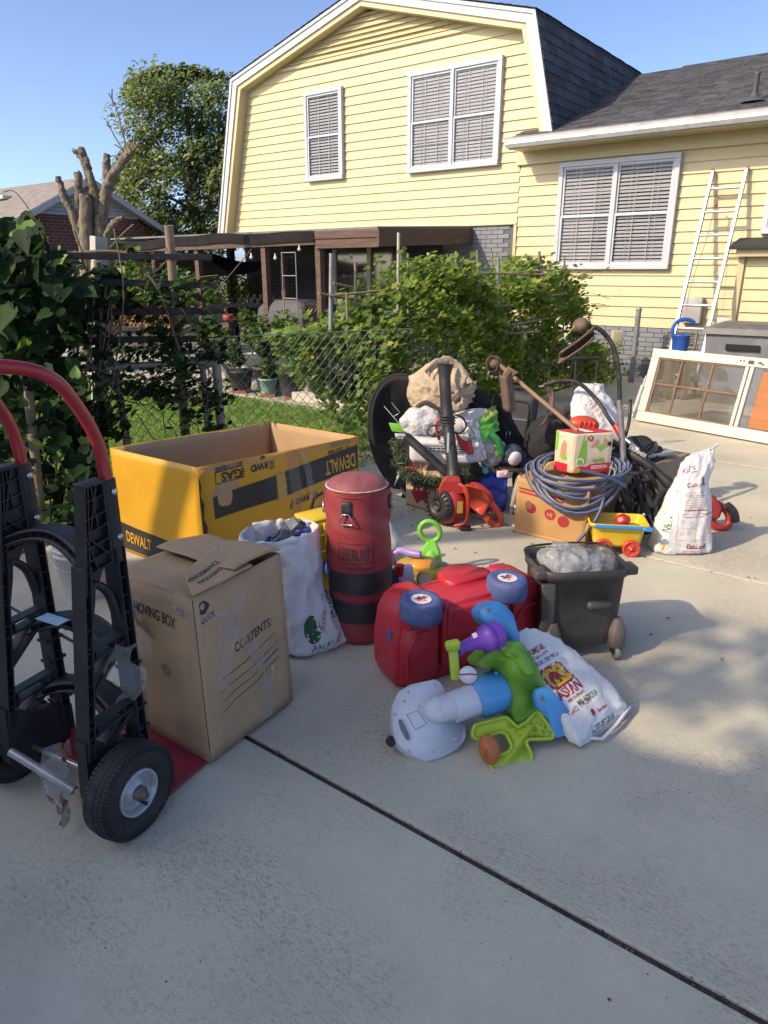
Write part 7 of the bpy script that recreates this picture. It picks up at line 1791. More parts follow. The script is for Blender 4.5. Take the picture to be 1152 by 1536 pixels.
# beige stuffed bag
CAN = mat('tan_bag', (.44, .345, .245), rough=.75, var=.1, vs=5, bump=.35, bs=30, dirt=((.16, .13, .10), .5, 9))
bb = thing('tan_bag', 'tan crumpled bag gathered into folds on top of the pile behind leaf blower', 'bag', D(662, 625, 4.6))
mb = MB().ball((0, 0, 0), 1, 6, T(D(660, 585, 4.65)) @ S(.205, .16, .165))
_gc = D(694, 596, 4.5)
def pleat(p):
    d = p - _gc; r = d.length + .01; a = math.atan2(d.z, d.x); n_ = noise.noise(p * 7)
    n = (p - D(660, 585, 4.65)).normalized()
    return n * (.014 * noise.noise(p * 4.5) + .020 * (1 - abs(math.sin(a * 6 + 2.2 * n_ + r * 5))) * min(1, r / .12) + .006 * (1 - 2 * abs(noise.noise(p * 22))))
mb.disp(pleat)
mk('sack', mb, CAN, bb, world=True)
for pts in ([(640, 560, 4.5), (655, 545, 4.55), (672, 541, 4.6), (690, 552, 4.6), (705, 575, 4.55)], [(676, 600, 4.47), (688, 590, 4.46), (705, 588, 4.5), (711, 575, 4.52)], [(672, 606, 4.46), (684, 612, 4.44), (696, 606, 4.46), (698, 596, 4.48)]):
    mb = MB().tube(strs(pts), .026, 10, flat=.35, up=(.2, -1, 0)); crumple(mb, .02, 14, 3); mk('fold', mb, CAN, bb, world=True)
mk('dark_strap', MB().tube(strs([(625, 612, 4.5), (640, 604, 4.47), (665, 618, 4.46), (690, 612, 4.46)]), .018, 6, flat=.3, up=(0, -1, 0)), mat('strap_dark', (.05, .045, .04), rough=.7), bb, world=True)
solo('black_pouch', 'small black pouch wedged right of the tan bag', 'pouch', crumple(MB().ball((0, 0, 0), 1, 4, T(D(712, 605, 4.75)) @ S(.11, .08, .10)), .02, 8, 5), BFAB)
# clear bag of white things, jug, red clamp, packages
PEB = film('milky_film', (.92, .93, .95), gloss=.12, rough=.3, white=.62, bs=16, bstr=.35)
w2 = thing('clear_wrap_bag', 'milky plastic bag of white items left of the leaf blower tube', 'plastic bag', D(635, 655, 4.4))
mb = MB().ball((0, 0, 0), 1, 5, T(D(634, 632, 4.5)) @ S(.135, .09, .095)); crumple(mb, .030, 7, 1, .9, .15, (1, 1, .5)); crumple(mb, .006, 26, 1, .9, .3); mk('film_fold', mb, PEB, w2, world=True)
mb = MB().ball((0, 0, 0), 1, 4, T(D(640, 636, 4.52)) @ S(.11, .07, .07)); crumple(mb, .012, 8, 7, .9, .1); mk('white_item', mb, SACKW, w2, world=True)
jg = thing('white_jug', 'white plastic jug lying on its side below the tan bag', 'jug', D(700, 640, 4.55))
jM = frz(D(668, 636, 4.55), Vector((1, 0, .12)), Vector((0, 0, 1)))
mk('jug_body', MB().lathe([(0, 0), (.06, 0), (.075, .02), (.078, .10), (.074, .115), (.078, .13), (.078, .20), (.074, .215), (.076, .23), (.07, .27), (.04, .30), (.022, .31), (.022, .33), (0, .33)], 28, jM), mat('jug_white', (.66, .66, .64), rough=.35), jg, world=True)
rc_ = thing('red_clamp', 'red plastic strap and handle loops with black cable on the white case', 'strap', D(690, 665, 4.35))
mb = MB().grid(lambda u, v: D(683 + 24 * u + 4 * v, 650 + 24 * math.sin(u * 2.4) * .5 + 14 * v * (1 - u) + 22 * u * v, 4.36 - .04 * v), 10, 5); o = mk('red_strap', mb, RED, rc_, world=True); o.modifiers.new('t', 'SOLIDIFY').thickness = .012
mk('red_handle', MB().tube(strs([(659, 660, 4.33), (655, 645, 4.33), (656, 632, 4.34), (664, 629, 4.34), (672, 631, 4.36)]), .009, 8), RED, rc_, world=True)
mk('cable', MB().tube(strs([(660, 638, 4.32), (646, 640, 4.32), (641, 650, 4.32), (652, 655, 4.32), (664, 648, 4.32), (668, 640, 4.34)], 8), .005, 6).tube(strs([(684, 622, 4.36), (695, 628, 4.36), (699, 640, 4.36), (690, 650, 4.36), (682, 648, 4.36)], 8), .006, 6), BLKT, rc_, world=True)
PKG = mat('package_green', (.06, .30, .04), rough=.35, var=.15, vs=9, bump=.4, bs=25, alt=((.30, .36, .10), .52, .62)); PKW = mat('package_film', (.55, .56, .55), rough=.3, var=.2, vs=12, bump=.6, bs=20, alt=((.30, .27, .20), .55, .7))
pk = thing('snack_package', 'crumpled green and clear plastic package hanging right of the white case', 'package', D(725, 690, 4.45))
def pkf(u, v): return D(693 + 50 * u + 12 * v, 628 - 12 * u + 60 * v + 8 * math.sin(u * 5), 4.42 - .05 * math.sin(math.pi * u) * (1) + .05 * (1 - v))
mb = MB().grid(lambda u, v: pkf(u * .5, v), 14, 20); crumple(mb, .025, 14, 3, .8, .6); mk('film_side', mb, PKW, pk, world=True)
mb = MB().grid(lambda u, v: pkf(.46 + u * .54, v * .62), 14, 14); crumple(mb, .02, 14, 8, .8, .6); mk('green_side', mb, PKG, pk, world=True)
mb = MB().ball((0, 0, 0), 1, 4, T(D(736, 677, 4.48)) @ S(.085, .06, .10)); crumple(mb, .03, 12, 2, .8, .6); mk('lower_bundle', mb, PKW, pk, world=True)
mb = MB().tube(strs([(735, 648, 4.40), (747, 662, 4.39), (752, 684, 4.40)]), .022, 8, flat=.3, up=(0, -1, 0)); crumple(mb, .01, 20); mk('green_band', mb, mat('package_band', (.02, .22, .05), rough=.35), pk, world=True)
# yard signs / swatches and wires left of the case
sw_ = thing('plastic_paddles', 'green, white and dark red plastic paddles on thin wires left of the case', 'paddles', D(600, 680, 4.5))
for pts, m in (([(583, 634), (606, 636), (606, 649), (588, 647)], GRN), ([(592, 650), (608, 649), (609, 660), (594, 658)], TWH), ([(588, 661), (604, 661), (606, 676), (595, 674)], mat('toy_maroon', (.22, .03, .05), rough=.5))):
    c = D(*pts[0], 4.62); F_ = Face(c, (1, .1, 0), (0, .2, 1)); q = [F_.px(*p) for p in pts]; M_ = Matrix((F_.u, F_.v, F_.u.cross(F_.v))).transposed().to_4x4(); M_.translation = c
    mk('paddle', MB().rprism(q, -.006, 0, .002, .006, M=M_), m, sw_, world=True)
mk('wire', MB().tube([D(576, 609, 4.6), D(607, 645, 4.5)], .003, 5).tube(strs([(587, 604, 4.6), (600, 619, 4.6), (590, 625, 4.6)], 1), .003, 5), CHR, sw_, world=True)

# ---- leaf blower
lb = thing('leaf_blower', 'red leaf blower standing on its fan housing with a tall black nozzle tube', 'leaf blower', g(680, 790))
lc = D(672, 757, 4.18)
mk('fan_housing', MB().lathe([(.0, -.10), (.06, -.10), (.095, -.07), (.118, -.02), (.118, .03), (.10, .06), (0, .07)], 36, frz(lc, Vector((-.75, -.62, .12)), Vector((0, 0, 1)))), REDO, lb, world=True)
vM = frz(lc, Vector((-.75, -.62, .12)), Vector((0, 0, 1)))
mk('fan_cover', MB().lathe([(.104, .035), (.104, .075), (.092, .090), (.070, .098), (.045, .100), (.042, .092), (0, .092)], 36, vM), BLKT, lb, world=True)
for k_ in range(20): mk('cover_fin', MB().box((0, 0, 0), (.035, .006, .012), vM @ Matrix.Rotation(k_ * .314, 4, 'Z') @ T(.079, 0, .096)), BLKT, lb, world=True)
mk('cover_badge', MB().lathe([(.030, .092), (.030, .102), (.020, .103), (.018, .098), (0, .098)], 20, vM), BLKT, lb, world=True)
mk('neck', MB().loft([[D(x, y, 4.16 + dz) for x, y, dz in r] for r in ([(655, 740, -.04), (698, 740, -.04), (700, 740, .08), (657, 740, .08)], [(662, 722, -.04), (692, 722, -.04), (692, 722, .06), (662, 722, .06)], [(668, 714, -.03), (690, 714, -.03), (690, 714, .05), (668, 714, .05)])], sm=False), REDO, lb, world=True, bev=.014, seg=3)
mk('handle', MB().tube(strs([(688, 726, 4.05), (700, 736, 4.02), (702, 765, 4.02), (698, 784, 4.05), (682, 789, 4.08)]), .012, 10), REDO, lb, world=True)
mk('foot', MB().rbox((0, 0, 0), (.07, .05, .02), .006, 2, T(g(698, 792, .014))), BLKT, lb, world=True)
mk('yellow_label', MB().box((0, 0, 0), (.035, .001, .075), frame(D(690, 761, 4.045), (1, .15, 0), (0, 0, 1))), mat('label_yellow', (.45, .33, .06), rough=.5, dirt=((.1, .08, .03), .7, 60)), lb, world=True)
tb = strs([(680, 716, 4.18), (678, 690, 4.22), (674, 655, 4.27), (670, 615, 4.32), (668, 585, 4.34), (667, 562, 4.36), (668, 546, 4.37)], 8)
rr = list(np.interp(np.linspace(0, 1, len(tb)), [0, .05, .06, .42, .43, .55, .8, 1], [.046, .046, .040, .040, .044, .040, .040, .058]))
mk('nozzle_tube', MB().tube(tb, [float(x) for x in rr], 20, flat=.9), BLKT, lb, world=True)
for k_ in range(4): mk('tube_ring', MB().tube([D(671.5 - .2 * k_ + 11.5 * math.cos(a), 622 + 4.4 * k_ + 3 * math.sin(a), 4.30 - .045 * math.sin(a)) for a in [i * .314 for i in range(20)]], .004, 6, closed=True), BLKT, lb, world=True)
mk('tube_sticker', MB().box((0, 0, 0), (.012, .001, .12), frame(D(672, 664, 4.205), (1, .1, 0), (-.12, 0, 1))), mat('case_white', ()), lb, world=True)
t2 = strs([(610, 655, 4.28), (640, 682, 4.24), (668, 708, 4.22), (682, 722, 4.24)], 6)
mk('flat_nozzle', MB().tube(t2, [.036] * len(t2), 14, flat=.75), BLKT, lb, world=True)
mk('nozzle_mouth', MB().tube([t2[0] + (t2[0] - t2[1]).normalized() * .004, t2[0] + (t2[0] - t2[1]).normalized() * .006], [.030, .029], 12), mat('room_dark', ()), lb, world=True)
# ---- hedge-trimmer like orange grip beside it
def grip_tool(name, label, pts, hole, Y, m, th=.06):
    t = thing(name, label, 'power tool', D(*pts[0], Y)); t.location.z = 0
    c = D(*pts[0], Y); F_ = Face(c, (1, .15, 0), (0, .25, 1)); q = [F_.px(*p) for p in pts]; M_ = Matrix((F_.u, F_.v, F_.u.cross(F_.v))).transposed().to_4x4(); M_.translation = c
    mk('body', MB().rprism(q, -th, 0, .016, .015, M=M_, seg=4), m, t, world=True)
    h = [M_ @ Vector((*F_.px(*p), -th / 2)) for p in hole]
    mk('grip_loop', MB().tube(cr(h, 6, True), .024, 12, closed=True, flat=.8, up=(0, 1, 0)), m, t, world=True)
    return t, F_, M_
vt, vF, vM2 = grip_tool('orange_trimmer', 'red and orange corded power tool with loop grip right of the leaf blower', [(692, 728), (712, 726), (728, 738), (738, 752), (724, 776), (706, 760)], [(722, 762), (726, 748), (738, 756), (750, 772), (752, 784), (744, 788), (732, 776)], 4.12, ORG)
mk('black_pad', MB().rbox((0, 0, 0), (.07, .028, .03), .008, 2, frame(D(739, 773, 4.09), (.75, 0, -.8), (0, -1, .2))), BLKT, vt, world=True)
mk('red_shroud', MB().tube(strs([(694, 735, 4.2), (712, 730, 4.2), (730, 742, 4.18), (733, 755, 4.15)]), .030, 12), REDO, vt, world=True)
# ---- blue bag, small things, cap, dish
BLB = mat('blue_poly_bag', (.012, .045, .36), rough=.35, var=.15, vs=6, bump=.4, bs=16)
solo('blue_bag', 'bright blue plastic bag slumped between leaf blower and suitcase', 'bag', crumple(MB().loft(sack([(D(727, 772, 4.45), Vector((.10, 0, 0)), Vector((0, .08, 0)), 2.6), (D(727, 755, 4.45), Vector((.13, 0, 0)), Vector((0, .09, 0)), 2.5), (D(730, 728, 4.45), Vector((.13, 0, .0)), Vector((0, .08, 0)), 2.3), (D(732, 712, 4.45), Vector((.12, 0, -.02)), Vector((0, .05, 0)), 2.2), (D(728, 706, 4.47), Vector((.09, 0, -.02)), Vector((0, .03, 0)), 2.2)], 48, 6)), .025, 9, 2, .8, .4), BLB)
solo('pink_gadget', 'small pale pink gadget on the dish right of the blue bag', 'gadget', MB().rbox((0, 0, 0), (.075, .03, .045), .012, 3, frame(D(754, 711, 4.2), (1, .2, 0), (0, 0, 1))).lathe([(.010, 0), (.011, .004), (0, .004)], 14, frame(D(759, 711, 4.175), (1, .2, 0), (0, -1, .1))), mat('pink_plastic', (.62, .42, .44), rough=.35))
solo('teal_trinket', 'small teal shiny trinket above the blue bag', 'trinket', crumple(MB().ball(D(727, 706, 4.4), .026, 3), .008, 30), mat('teal_shine', (.08, .35, .42), rough=.25, metal=.3))
dt = thing('round_tray', 'dark round tray on a metal stand holding a cap beside the suitcases', 'tray', D(770, 700, 4.5))
mk('plate', MB().lathe([(0, 0), (.15, 0), (.16, .012), (.15, .016), (0, .010)], 36, T(D(772, 699, 4.5))), mat('dark_wood', (.035, .025, .02), rough=.35), dt, world=True)
for dx in (-.10, .10): mk('leg', MB().tube([D(772, 700, 4.5) + Vector((dx, 0, 0)), Vector((D(772, 700, 4.5).x + dx * 1.2, 4.5, 0))], .010, 8), BLKT, dt, world=True)
cp = thing('baseball_cap', 'navy and white baseball cap resting on the round tray', 'cap', D(772, 690, 4.45))
cpM = frame(D(768, 682, 4.45), (1, .2, .0), (0, -.35, 1))
mb = MB().ball((0, 0, 0), 1, 4, cpM @ S(.075, .07, .065)); crumple(mb, .015, 16, 2); mk('crown', mb, mat('cap_navy', (.03, .04, .08), rough=.85), cp, world=True)
mb = MB().ball((0, 0, 0), 1, 3, cpM @ T(.0, -.055, .005) @ S(.045, .03, .05)); crumple(mb, .008, 20); mk('white_front', mb, mat('cap_white', (.5, .5, .53), rough=.8), cp, world=True)
mk('brim', MB().grid(lambda u, v: cpM @ Vector((.05 + .10 * v, -.07 + .14 * u, -.03 - .25 * (u - .5) ** 2 - .02 * v)), 10, 4), mat('cap_navy', ()), cp, world=True).modifiers.new('t', 'SOLIDIFY').thickness = .004
solo('silver_frame', 'silver metal frame end standing beside the orange kraft box', 'frame', MB().rbox((0, 0, .14), (.025, .06, .30), .006, 2, frz(g(764, 770), Vector((.22, .1, 1)), (1, 0, 0))).rbox((.03, 0, .04), (.035, .07, .06), .006, 2, frz(g(764, 770), Vector((.22, .1, 1)), (1, 0, 0))), ALU)
solo('amber_bottle', 'clear plastic bottle standing behind the blue bag', 'bottle', MB().lathe([(.02, 0), (.024, .01), (.024, .09), (.012, .11), (.012, .13), (0, .13)], 16, T(D(738, 715, 4.5))), mat('bottle_plastic', (.35, .36, .35), rough=.15, spec=.8))

# ---- suitcases
def suitcase(name, label, M, w, d, h, handle=False, seed=0):
    t = thing(name, label, 'suitcase', M=M)
    mk('shell', crumple(MB().rbox((0, 0, h / 2), (w, d, h), .045, 6), .006, 5, seed), LUG, t)
    for y in (-d / 2 - .002,):
        pts = round_poly([(-w / 2 + .04, .05), (w / 2 - .04, .05), (w / 2 - .04, h - .05), (-w / 2 + .04, h - .05)], .05)
        mk('piping', MB().tube([(x, y, z_) for x, z_ in pts], .006, 6, closed=True), BFAB, t)
        mk('front_pocket', crumple(MB().rbox((0, y - .012, h * .40), (w * .78, .04, h * .62), .018, 3), .004, 9, seed), LUG, t)
        mk('zipper', MB().tube([(-w * .36, y - .034, h * .68), (w * .36, y - .034, h * .68)], .004, 6), CHR, t)
    for x in (-w * .28, w * .28): mk('side_zip', MB().tube([(w / 2 + .001, -d * .2 if x < 0 else d * .1, .06), (w / 2 + .001, -d * .2 if x < 0 else d * .1, h - .05)], .004, 5), mat('black_ink', ()), t)
    mk('grab_handle', MB().tube(cr([(-.06, 0, h), (-.05, 0, h + .03), (.05, 0, h + .03), (.06, 0, h)], 5), .009, 8, flat=1.6), BFAB, t)
    for x in (-w * .38, w * .38): mk('wheel', MB().lathe([(.0, -.012), (.024, -.012), (.024, .012), (0, .012)], 16, T(x, d * .3, .02) @ RY(90)), BLKT, t)
    if handle:
        for x in (-.09, .09): mk('telescopic_tube', MB().tube([(x, d * .3, h - .02), (x, d * .3, h + .34)], .009, 8), BLKT, t)
        mk('pull_grip', MB().rbox((0, d * .3, h + .35), (.22, .03, .025), .010, 3), BFAB, t)
    return t
suitcase('suitcase', 'tall black fabric suitcase standing upright left of the curved trimmer', frz(g(775, 705) + Vector((0, .25, 0)), Vector((.05, -.04, 1)), Vector((.93, -.36, 0))), .30, .22, .58, seed=1)
suitcase('suitcase', 'low dark grey suitcase behind the diaper carton', frz(g(828, 735) + Vector((0, .15, 0)), Vector((0, 0, 1)), Vector((.97, -.2, 0))), .36, .22, .40, seed=2)
suitcase('suitcase', 'wide black suitcase with raised pull handle at the back of the pile', frz(g(886, 700) + Vector((0, .28, 0)), Vector((.0, .02, 1)), Vector((.97, .12, 0))), .52, .22, .47, True, 3)
bp = thing('black_bag_drape', 'limp black cloth bag with buckle draped against the tall suitcase', 'bag', D(765, 690, 4.7))
mb = MB().grid(lambda u, v: D(740 + (45 * v + 10) * u, 592 + 75 * v + 12 * u * v, 4.78 - .05 * math.sin(3 * u)), 14, 18); crumple(mb, .02, 8, 4)
mk('cloth', mb, BFAB, bp, world=True).modifiers.new('t', 'SOLIDIFY').thickness = .006
mk('buckle', MB().tube([D(759, 648, 4.66), D(765, 648, 4.66), D(765, 657, 4.66), D(759, 657, 4.66)], .004, 6, closed=True), CHR, bp, world=True)
# ---- white paper sack behind, orange cover
WS = thing('paper_sack', 'white printed sack leaning between suitcases behind the diaper carton', 'sack', D(890, 660, 4.5))
ux = Vector((1, .15, 0)); mb = MB().loft(sack([(D(905, 660, 4.45), ux * .13, Vector((0, .07, 0)), 2.6), (D(895, 635, 4.5), ux * .15, Vector((0, .09, 0)), 2.5), (D(888, 606, 4.55), ux * .14, Vector((0, .07, 0)), 2.3), (D(884, 586, 4.58), ux * .11, Vector((0, .04, .0)), 2.2), (D(888, 577, 4.6), ux * .07, Vector((0, .02, 0)), 2.2)], 60, 7)); crumple(mb, .018, 9, 5, .85, .3, (1, 1, .4)); crumple(mb, .006, 28, 2, .8, .4)
mk('sack', mb, SACKW, WS, world=True); wsv = bvh_of(mb); wF = Face(D(880, 650, 4.3), ux, ZV)
for k_, s_ in enumerate(('RICE FLOUR', 'Product of', 'Ingredients', 'NET WT 50', 'Calrose', 'Keep dry')): text(s_, .026, wF.M(.06 + .008 * k_, .13 - .032 * k_, 38), RINK, WS, 'printed_text', bvh=wsv, dirn=-wF.n)
oc = thing('orange_housing', 'ribbed orange plastic tool housing lying on top of the diaper carton', 'tool housing', D(880, 640, 4.2))
oM = frame(D(876, 636, 4.22), (1, .1, -.12), (0, -.2, 1))
mk('shell', MB().ball((0, 0, 0), 1, 4, oM @ S(.095, .06, .05)), ORG, oc, world=True)
for k_ in range(4): mk('rib', MB().rbox((0, 0, 0), (.012, .05, .05), .005, 2, oM @ T(-.045 + .028 * k_, -.035, .012)), ORG, oc, world=True)

# ---- orange kraft box, hose, diaper carton
A, Rr, L_ = g(876, 822), g(906, 790), g(771, 797)
ob, obv, of1, of2 = kbox('moving_carton', 'orange brown carton with red print carrying the blue hose', A, A + (Rr - A) * 1.25, L_, .335, KB, .010, 41)
for (a, b, c, d) in ((.0, .275, .30, .255), (.0, .255, .30, .235)): decal(poly_flat([(a, b), (c, d), (c, d + .012), (a, b + .012)]), of1.M(0, 0), RINK, ob, 'red_stripe', bvh=obv[0], dirn=-of1.n)
for cx0, cy0 in ((.10, .17), (.225, .155), (.31, .13)): decal(ellipse(.036, .034, cx0, cy0), of1.M(0, 0), RINK, ob, 'printed_emblem', bvh=obv[0], dirn=-of1.n)
text('HI', .036, of1.M(.205, .143, -5), KB, ob, 'printed_text', bvh=obv[0], dirn=-of1.n, off=.0022, bold=.04)
mk('hand_hole', MB().add([of1.at(.085 + .022 * math.cos(t), .185 + .03 * math.sin(t), .004) for t in [i * .6283 for i in range(10)]], [tuple(range(10))]), mat('torn_edge', (.22, .10, .06), rough=.9), ob, world=True)
mk('torn_bottom', crumple(MB().tube([A + Vector((0, 0, .008)), L_ + Vector((0, 0, .008))], .010, 6), .006, 30), KB, ob, world=True)
HOSE = mat('hose_blue_grey', (.05, .066, .125), rough=.4, var=.15, vs=9, bump=.05, spec=.5)
HOSW = mat('hose_stripe', (.24, .28, .36), rough=.4)
hs = thing('hose_coil', 'loosely coiled blue grey garden hose around the diaper carton', 'hose', D(870, 720, 3.95))
coil = []
for i in range(8 * 26):
    a = i * 2 * math.pi / 26; k_ = i / 26; sa = math.sin(a)
    rx = 66 + 9 * math.sin(k_ * 2.1); ry = (20 + 3 * math.sin(k_ * 1.7)) if sa < 0 else (24 + 46 * (.5 + .5 * math.sin(k_ * 2.4 + .6)))
    coil.append(D(868 + rx * math.cos(a) + 6 * math.sin(k_ * 3), 700 + 3 * math.sin(k_ * 4) + ry * sa, 4.0 - (.235 + .012 * math.sin(k_ * 5)) * sa))
coil += strs([(905, 742, 3.82), (902, 760, 3.78), (890, 785, 3.74), (866, 812, 3.72)], 6)
mk('hose', MB().tube(coil, .0105, 10), HOSE, hs, world=True)
mk('stripe', MB().tube([p + Vector((0, -.004, .0095)) for p in coil], .0026, 5), HOSW, hs, world=True)
mk('loose_end', MB().tube(strs([(870, 706, 3.82), (900, 712, 3.80), (925, 722, 3.80), (938, 730, 3.80)], 6), .0115, 10), HOSE, hs, world=True)
mk('twine', MB().tube(strs([(815, 706, 3.86), (822, 696, 3.85), (832, 692, 3.85)], 4), .003, 5).tube(strs([(914, 700, 3.86), (922, 706, 3.85), (920, 726, 3.85)], 4), .003, 5), mat('yellow_twine', (.5, .48, .12), rough=.8), hs, world=True)
zc_ = .37
hA = g(857, 710, zc_ + .0); hR = hA + Vector((.93, .20, 0)).normalized() * .245; hL = hA + Vector((-.62, .78, 0)).normalized() * .13
DIW = mat('carton_print_tan', (.60, .50, .37), rough=.4, var=.06, bump=.05); DRED = mat('carton_red', (.55, .02, .04), rough=.4, bump=0); DGR = mat('carton_green', (.17, .45, .04), rough=.4, bump=0); DWH = mat('carton_white', (.65, .65, .62), rough=.4, bump=0)
dc, dbv, dF1, dF2 = kbox('diaper_carton', 'small red, green and tan printed diaper carton standing upside down on the hose', hA, hR, hL, .235, DIW, .004, 51)
def dp(fc, bv, pts, m, off=.0014, name='print'): return decal(poly_flat(pts), fc.M(0, 0), m, dc, name, bvh=bv, dirn=-fc.n, off=off, cut=.05)
dp(dF2, dbv[1], [(.0, .0), (.244, .0), (.244, .055), (.12, .05), (.09, .035), (.0, .04)], DRED); dp(dF2, dbv[1], [(-.0, .19), (-.0, .234), (.03, .234), (.012, .15), (.012, .06), (.0, .05)], DWH)
dp(dF2, dbv[1], [(.02, .06), (.08, .055), (.085, .12), (.075, .20), (.09, .215), (.06, .225), (.045, .15)], DGR); dp(dF2, dbv[1], [(.015, .002), (.05, .002), (.05, .03), (.015, .028)], YINK, .002)
decal(ellipse(.027, .025, .045, .065), dF2.M(0, 0), DWH, dc, 'print', bvh=dbv[1], dirn=-dF2.n, off=.0022); decal(ellipse(.018, .017, .045, .065), dF2.M(0, 0), DGR, dc, 'print', bvh=dbv[1], dirn=-dF2.n, off=.003); decal(ellipse(.016, .018, .103, .205), dF2.M(0, 0), DRED, dc, 'print', bvh=dbv[1], dirn=-dF2.n, off=.0022)
text('HUGGIES', .030, dF2.M(.225, .042, 181), DWH, dc, 'printed_text', bvh=dbv[1], dirn=-dF2.n, off=.0024, bold=.03, sx=.85)
text('Slip-On', .030, dF2.M(.20, .080, 181), DGR, dc, 'printed_text', bvh=dbv[1], dirn=-dF2.n, off=.0024, bold=.06, sx=.8)
text('6', .024, dF2.M(.108, .215, 181), DWH, dc, 'printed_text', bvh=dbv[1], dirn=-dF2.n, off=.003, bold=.03); text('S', .03, dF2.M(.078, .215, 181), DWH, dc, 'printed_text', bvh=dbv[1], dirn=-dF2.n, off=.0024, bold=.05)
SKN = mat('carton_skin', (.45, .24, .15), rough=.45, bump=0)
dp(dF2, dbv[1], [(.11, .155), (.135, .19), (.15, .20), (.16, .185), (.15, .16), (.16, .15), (.155, .14), (.14, .15), (.13, .165), (.115, .145)], SKN, .0022); dp(dF2, dbv[1], [(.155, .14), (.165, .165), (.19, .17), (.205, .155), (.19, .145), (.165, .125)], DGR, .0026)
dp(dF2, dbv[1], [(.185, .17), (.19, .205), (.20, .20), (.215, .185), (.222, .17), (.21, .155), (.195, .16)], SKN, .0024); decal(ellipse(.013, .014, .225, .168), dF2.M(0, 0), INK, dc, 'print', bvh=dbv[1], dirn=-dF2.n, off=.003)
dp(dF1, dbv[0], [(.0, .0), (.13, .0), (.13, .05), (.0, .05)], DRED); dp(dF1, dbv[0], [(.0, .12), (.02, .12), (.02, .234), (.0, .234)], DGR); dp(dF1, dbv[0], [(.04, .08), (.08, .08), (.085, .17), (.06, .19), (.045, .15)], SKN); dp(dF1, dbv[0], [(.05, .07), (.09, .07), (.085, .10), (.055, .10)], DGR, .002)
mk('top_print', MB().add([hA + Vector((0, 0, .2395)), hR + Vector((0, 0, .2395)), hR + hL - hA + Vector((0, 0, .2395)), hL + Vector((0, 0, .2395))], [(0, 1, 2, 3)]), DRED, dc, world=True)
mk('top_print', MB().add([(hA + (hR - hA) * a + (hL - hA) * b) + Vector((0, 0, .2425)) for a, b in ((.28, .0), (.5, .0), (.6, 1), (.42, 1))], [(0, 1, 2, 3)]), DWH, dc, world=True)
tang = thing('hose_tangle', 'black rubber tubes and straps tangled beside the diaper carton', 'tubing', g(960, 790))
for _k in range(11):
    x0, y0 = random.uniform(920, 985), random.uniform(655, 720); x1, y1 = random.uniform(930, 1010), random.uniform(740, 800); Y = random.uniform(4.05, 4.4)
    mk('tube', MB().tube(strs([(x0, y0, Y), ((x0 + x1) / 2 + random.uniform(-30, 30), (y0 + y1) / 2 + random.uniform(-15, 15), Y - .08), (x1, y1, Y - .15)], 7), random.uniform(.008, .020), 8), (BLKT, BFAB, SH0)[_k % 3], tang, world=True)
for px, py, Y, sx_, sz_, lb_ in ((822, 668, 4.62, .16, .20, 'limp black duffel bag stuffed between the suitcases'), (955, 690, 4.5, .17, .15, 'black nylon bag slumped behind the curved trimmer shaft'), (795, 735, 4.75, .12, .16, 'dark bag in shadow behind the silver frame end'), (925, 765, 4.35, .14, .13, 'small black bag under the tangled tubes beside the carton')):
    c = D(px, py, Y); c.z = max(c.z, sz_ * .8); mb = MB().ball((0, 0, 0), 1, 4, T(c) @ S(sx_, .11, sz_)); crumple(mb, .03, 7, px, .85, .25, (1, 1, .6)); mb.v = [(x, y, max(z_, .003)) for x, y, z_ in mb.v]
    solo('black_bag', lb_, 'bag', mb, BFAB, 'black bags in the pile')
# ---- toy wagon
wg = thing('toy_wagon', 'yellow toy wagon with red wheels and blue handle in front of the carton', 'toy wagon', M=frame(g(945, 835) + Vector((-.06, .10, 0)), (.985, -.15, 0), (0, 0, 1)))
def rr_(w, d, z_): return [Vector((x, y, z_)) for x, y in round_poly([(-w, -d), (w, -d), (w, d), (-w, d)], .03)]
mk('body', MB().loft([rr_(.105, .065, .045), rr_(.11, .07, .05), rr_(.13, .085, .135), rr_(.135, .09, .14), rr_(.14, .092, .165), rr_(.158, .106, .170), rr_(.160, .108, .186), rr_(.152, .10, .188), rr_(.145, .095, .18), rr_(.125, .08, .06)]), mat('wagon_yellow', (.62, .44, .03), rough=.38, bump=.05), wg)
for x in (-.075, .075):
    for y in (-.092, .092):
        w_ = mk('wheel', MB().lathe([(0, -.010), (.040, -.010), (.0485, -.006), (.0485, .010), (.040, .014), (.034, .006), (.012, .006), (.012, .014), (0, .014)], 30, T(x, y, .0485) @ RX(90)), mat('wagon_red', (.50, .05, .03), rough=.38), wg)
        if y < 0:
            for k_ in range(6): mk('spoke', MB().box((.022, 0, .008), (.02, .005, .006), T(x, y, .0485) @ RX(90) @ Matrix.Rotation(k_ * 1.047, 4, 'Z')), mat('wagon_red', ()), w_)
            mk('axle_cap', MB().ball((0, 0, .014), .005, 1, T(x, y, .0485) @ RX(90)), CHR, w_)
mk('handle', MB().rbox((0, -.112, .176), (.27, .014, .022), .006, 2).tube(cr([(.12, -.125, .176), (.15, -.128, .17), (.165, -.125, .175), (.15, -.120, .182)], 4, True), .007, 8, closed=True), mat('wagon_blue', (.03, .20, .48), rough=.38), wg)
mk('rear_loop', MB().tube(cr([(-.158, -.05, .17), (-.168, -.05, .12), (-.16, .02, .09)], 4), .008, 6), mat('wagon_tan', (.35, .28, .16), rough=.6), wg)
mk('red_thing_inside', crumple(MB().ball((.03, .0, .175), .04, 3), .01, 20), RED, wg)
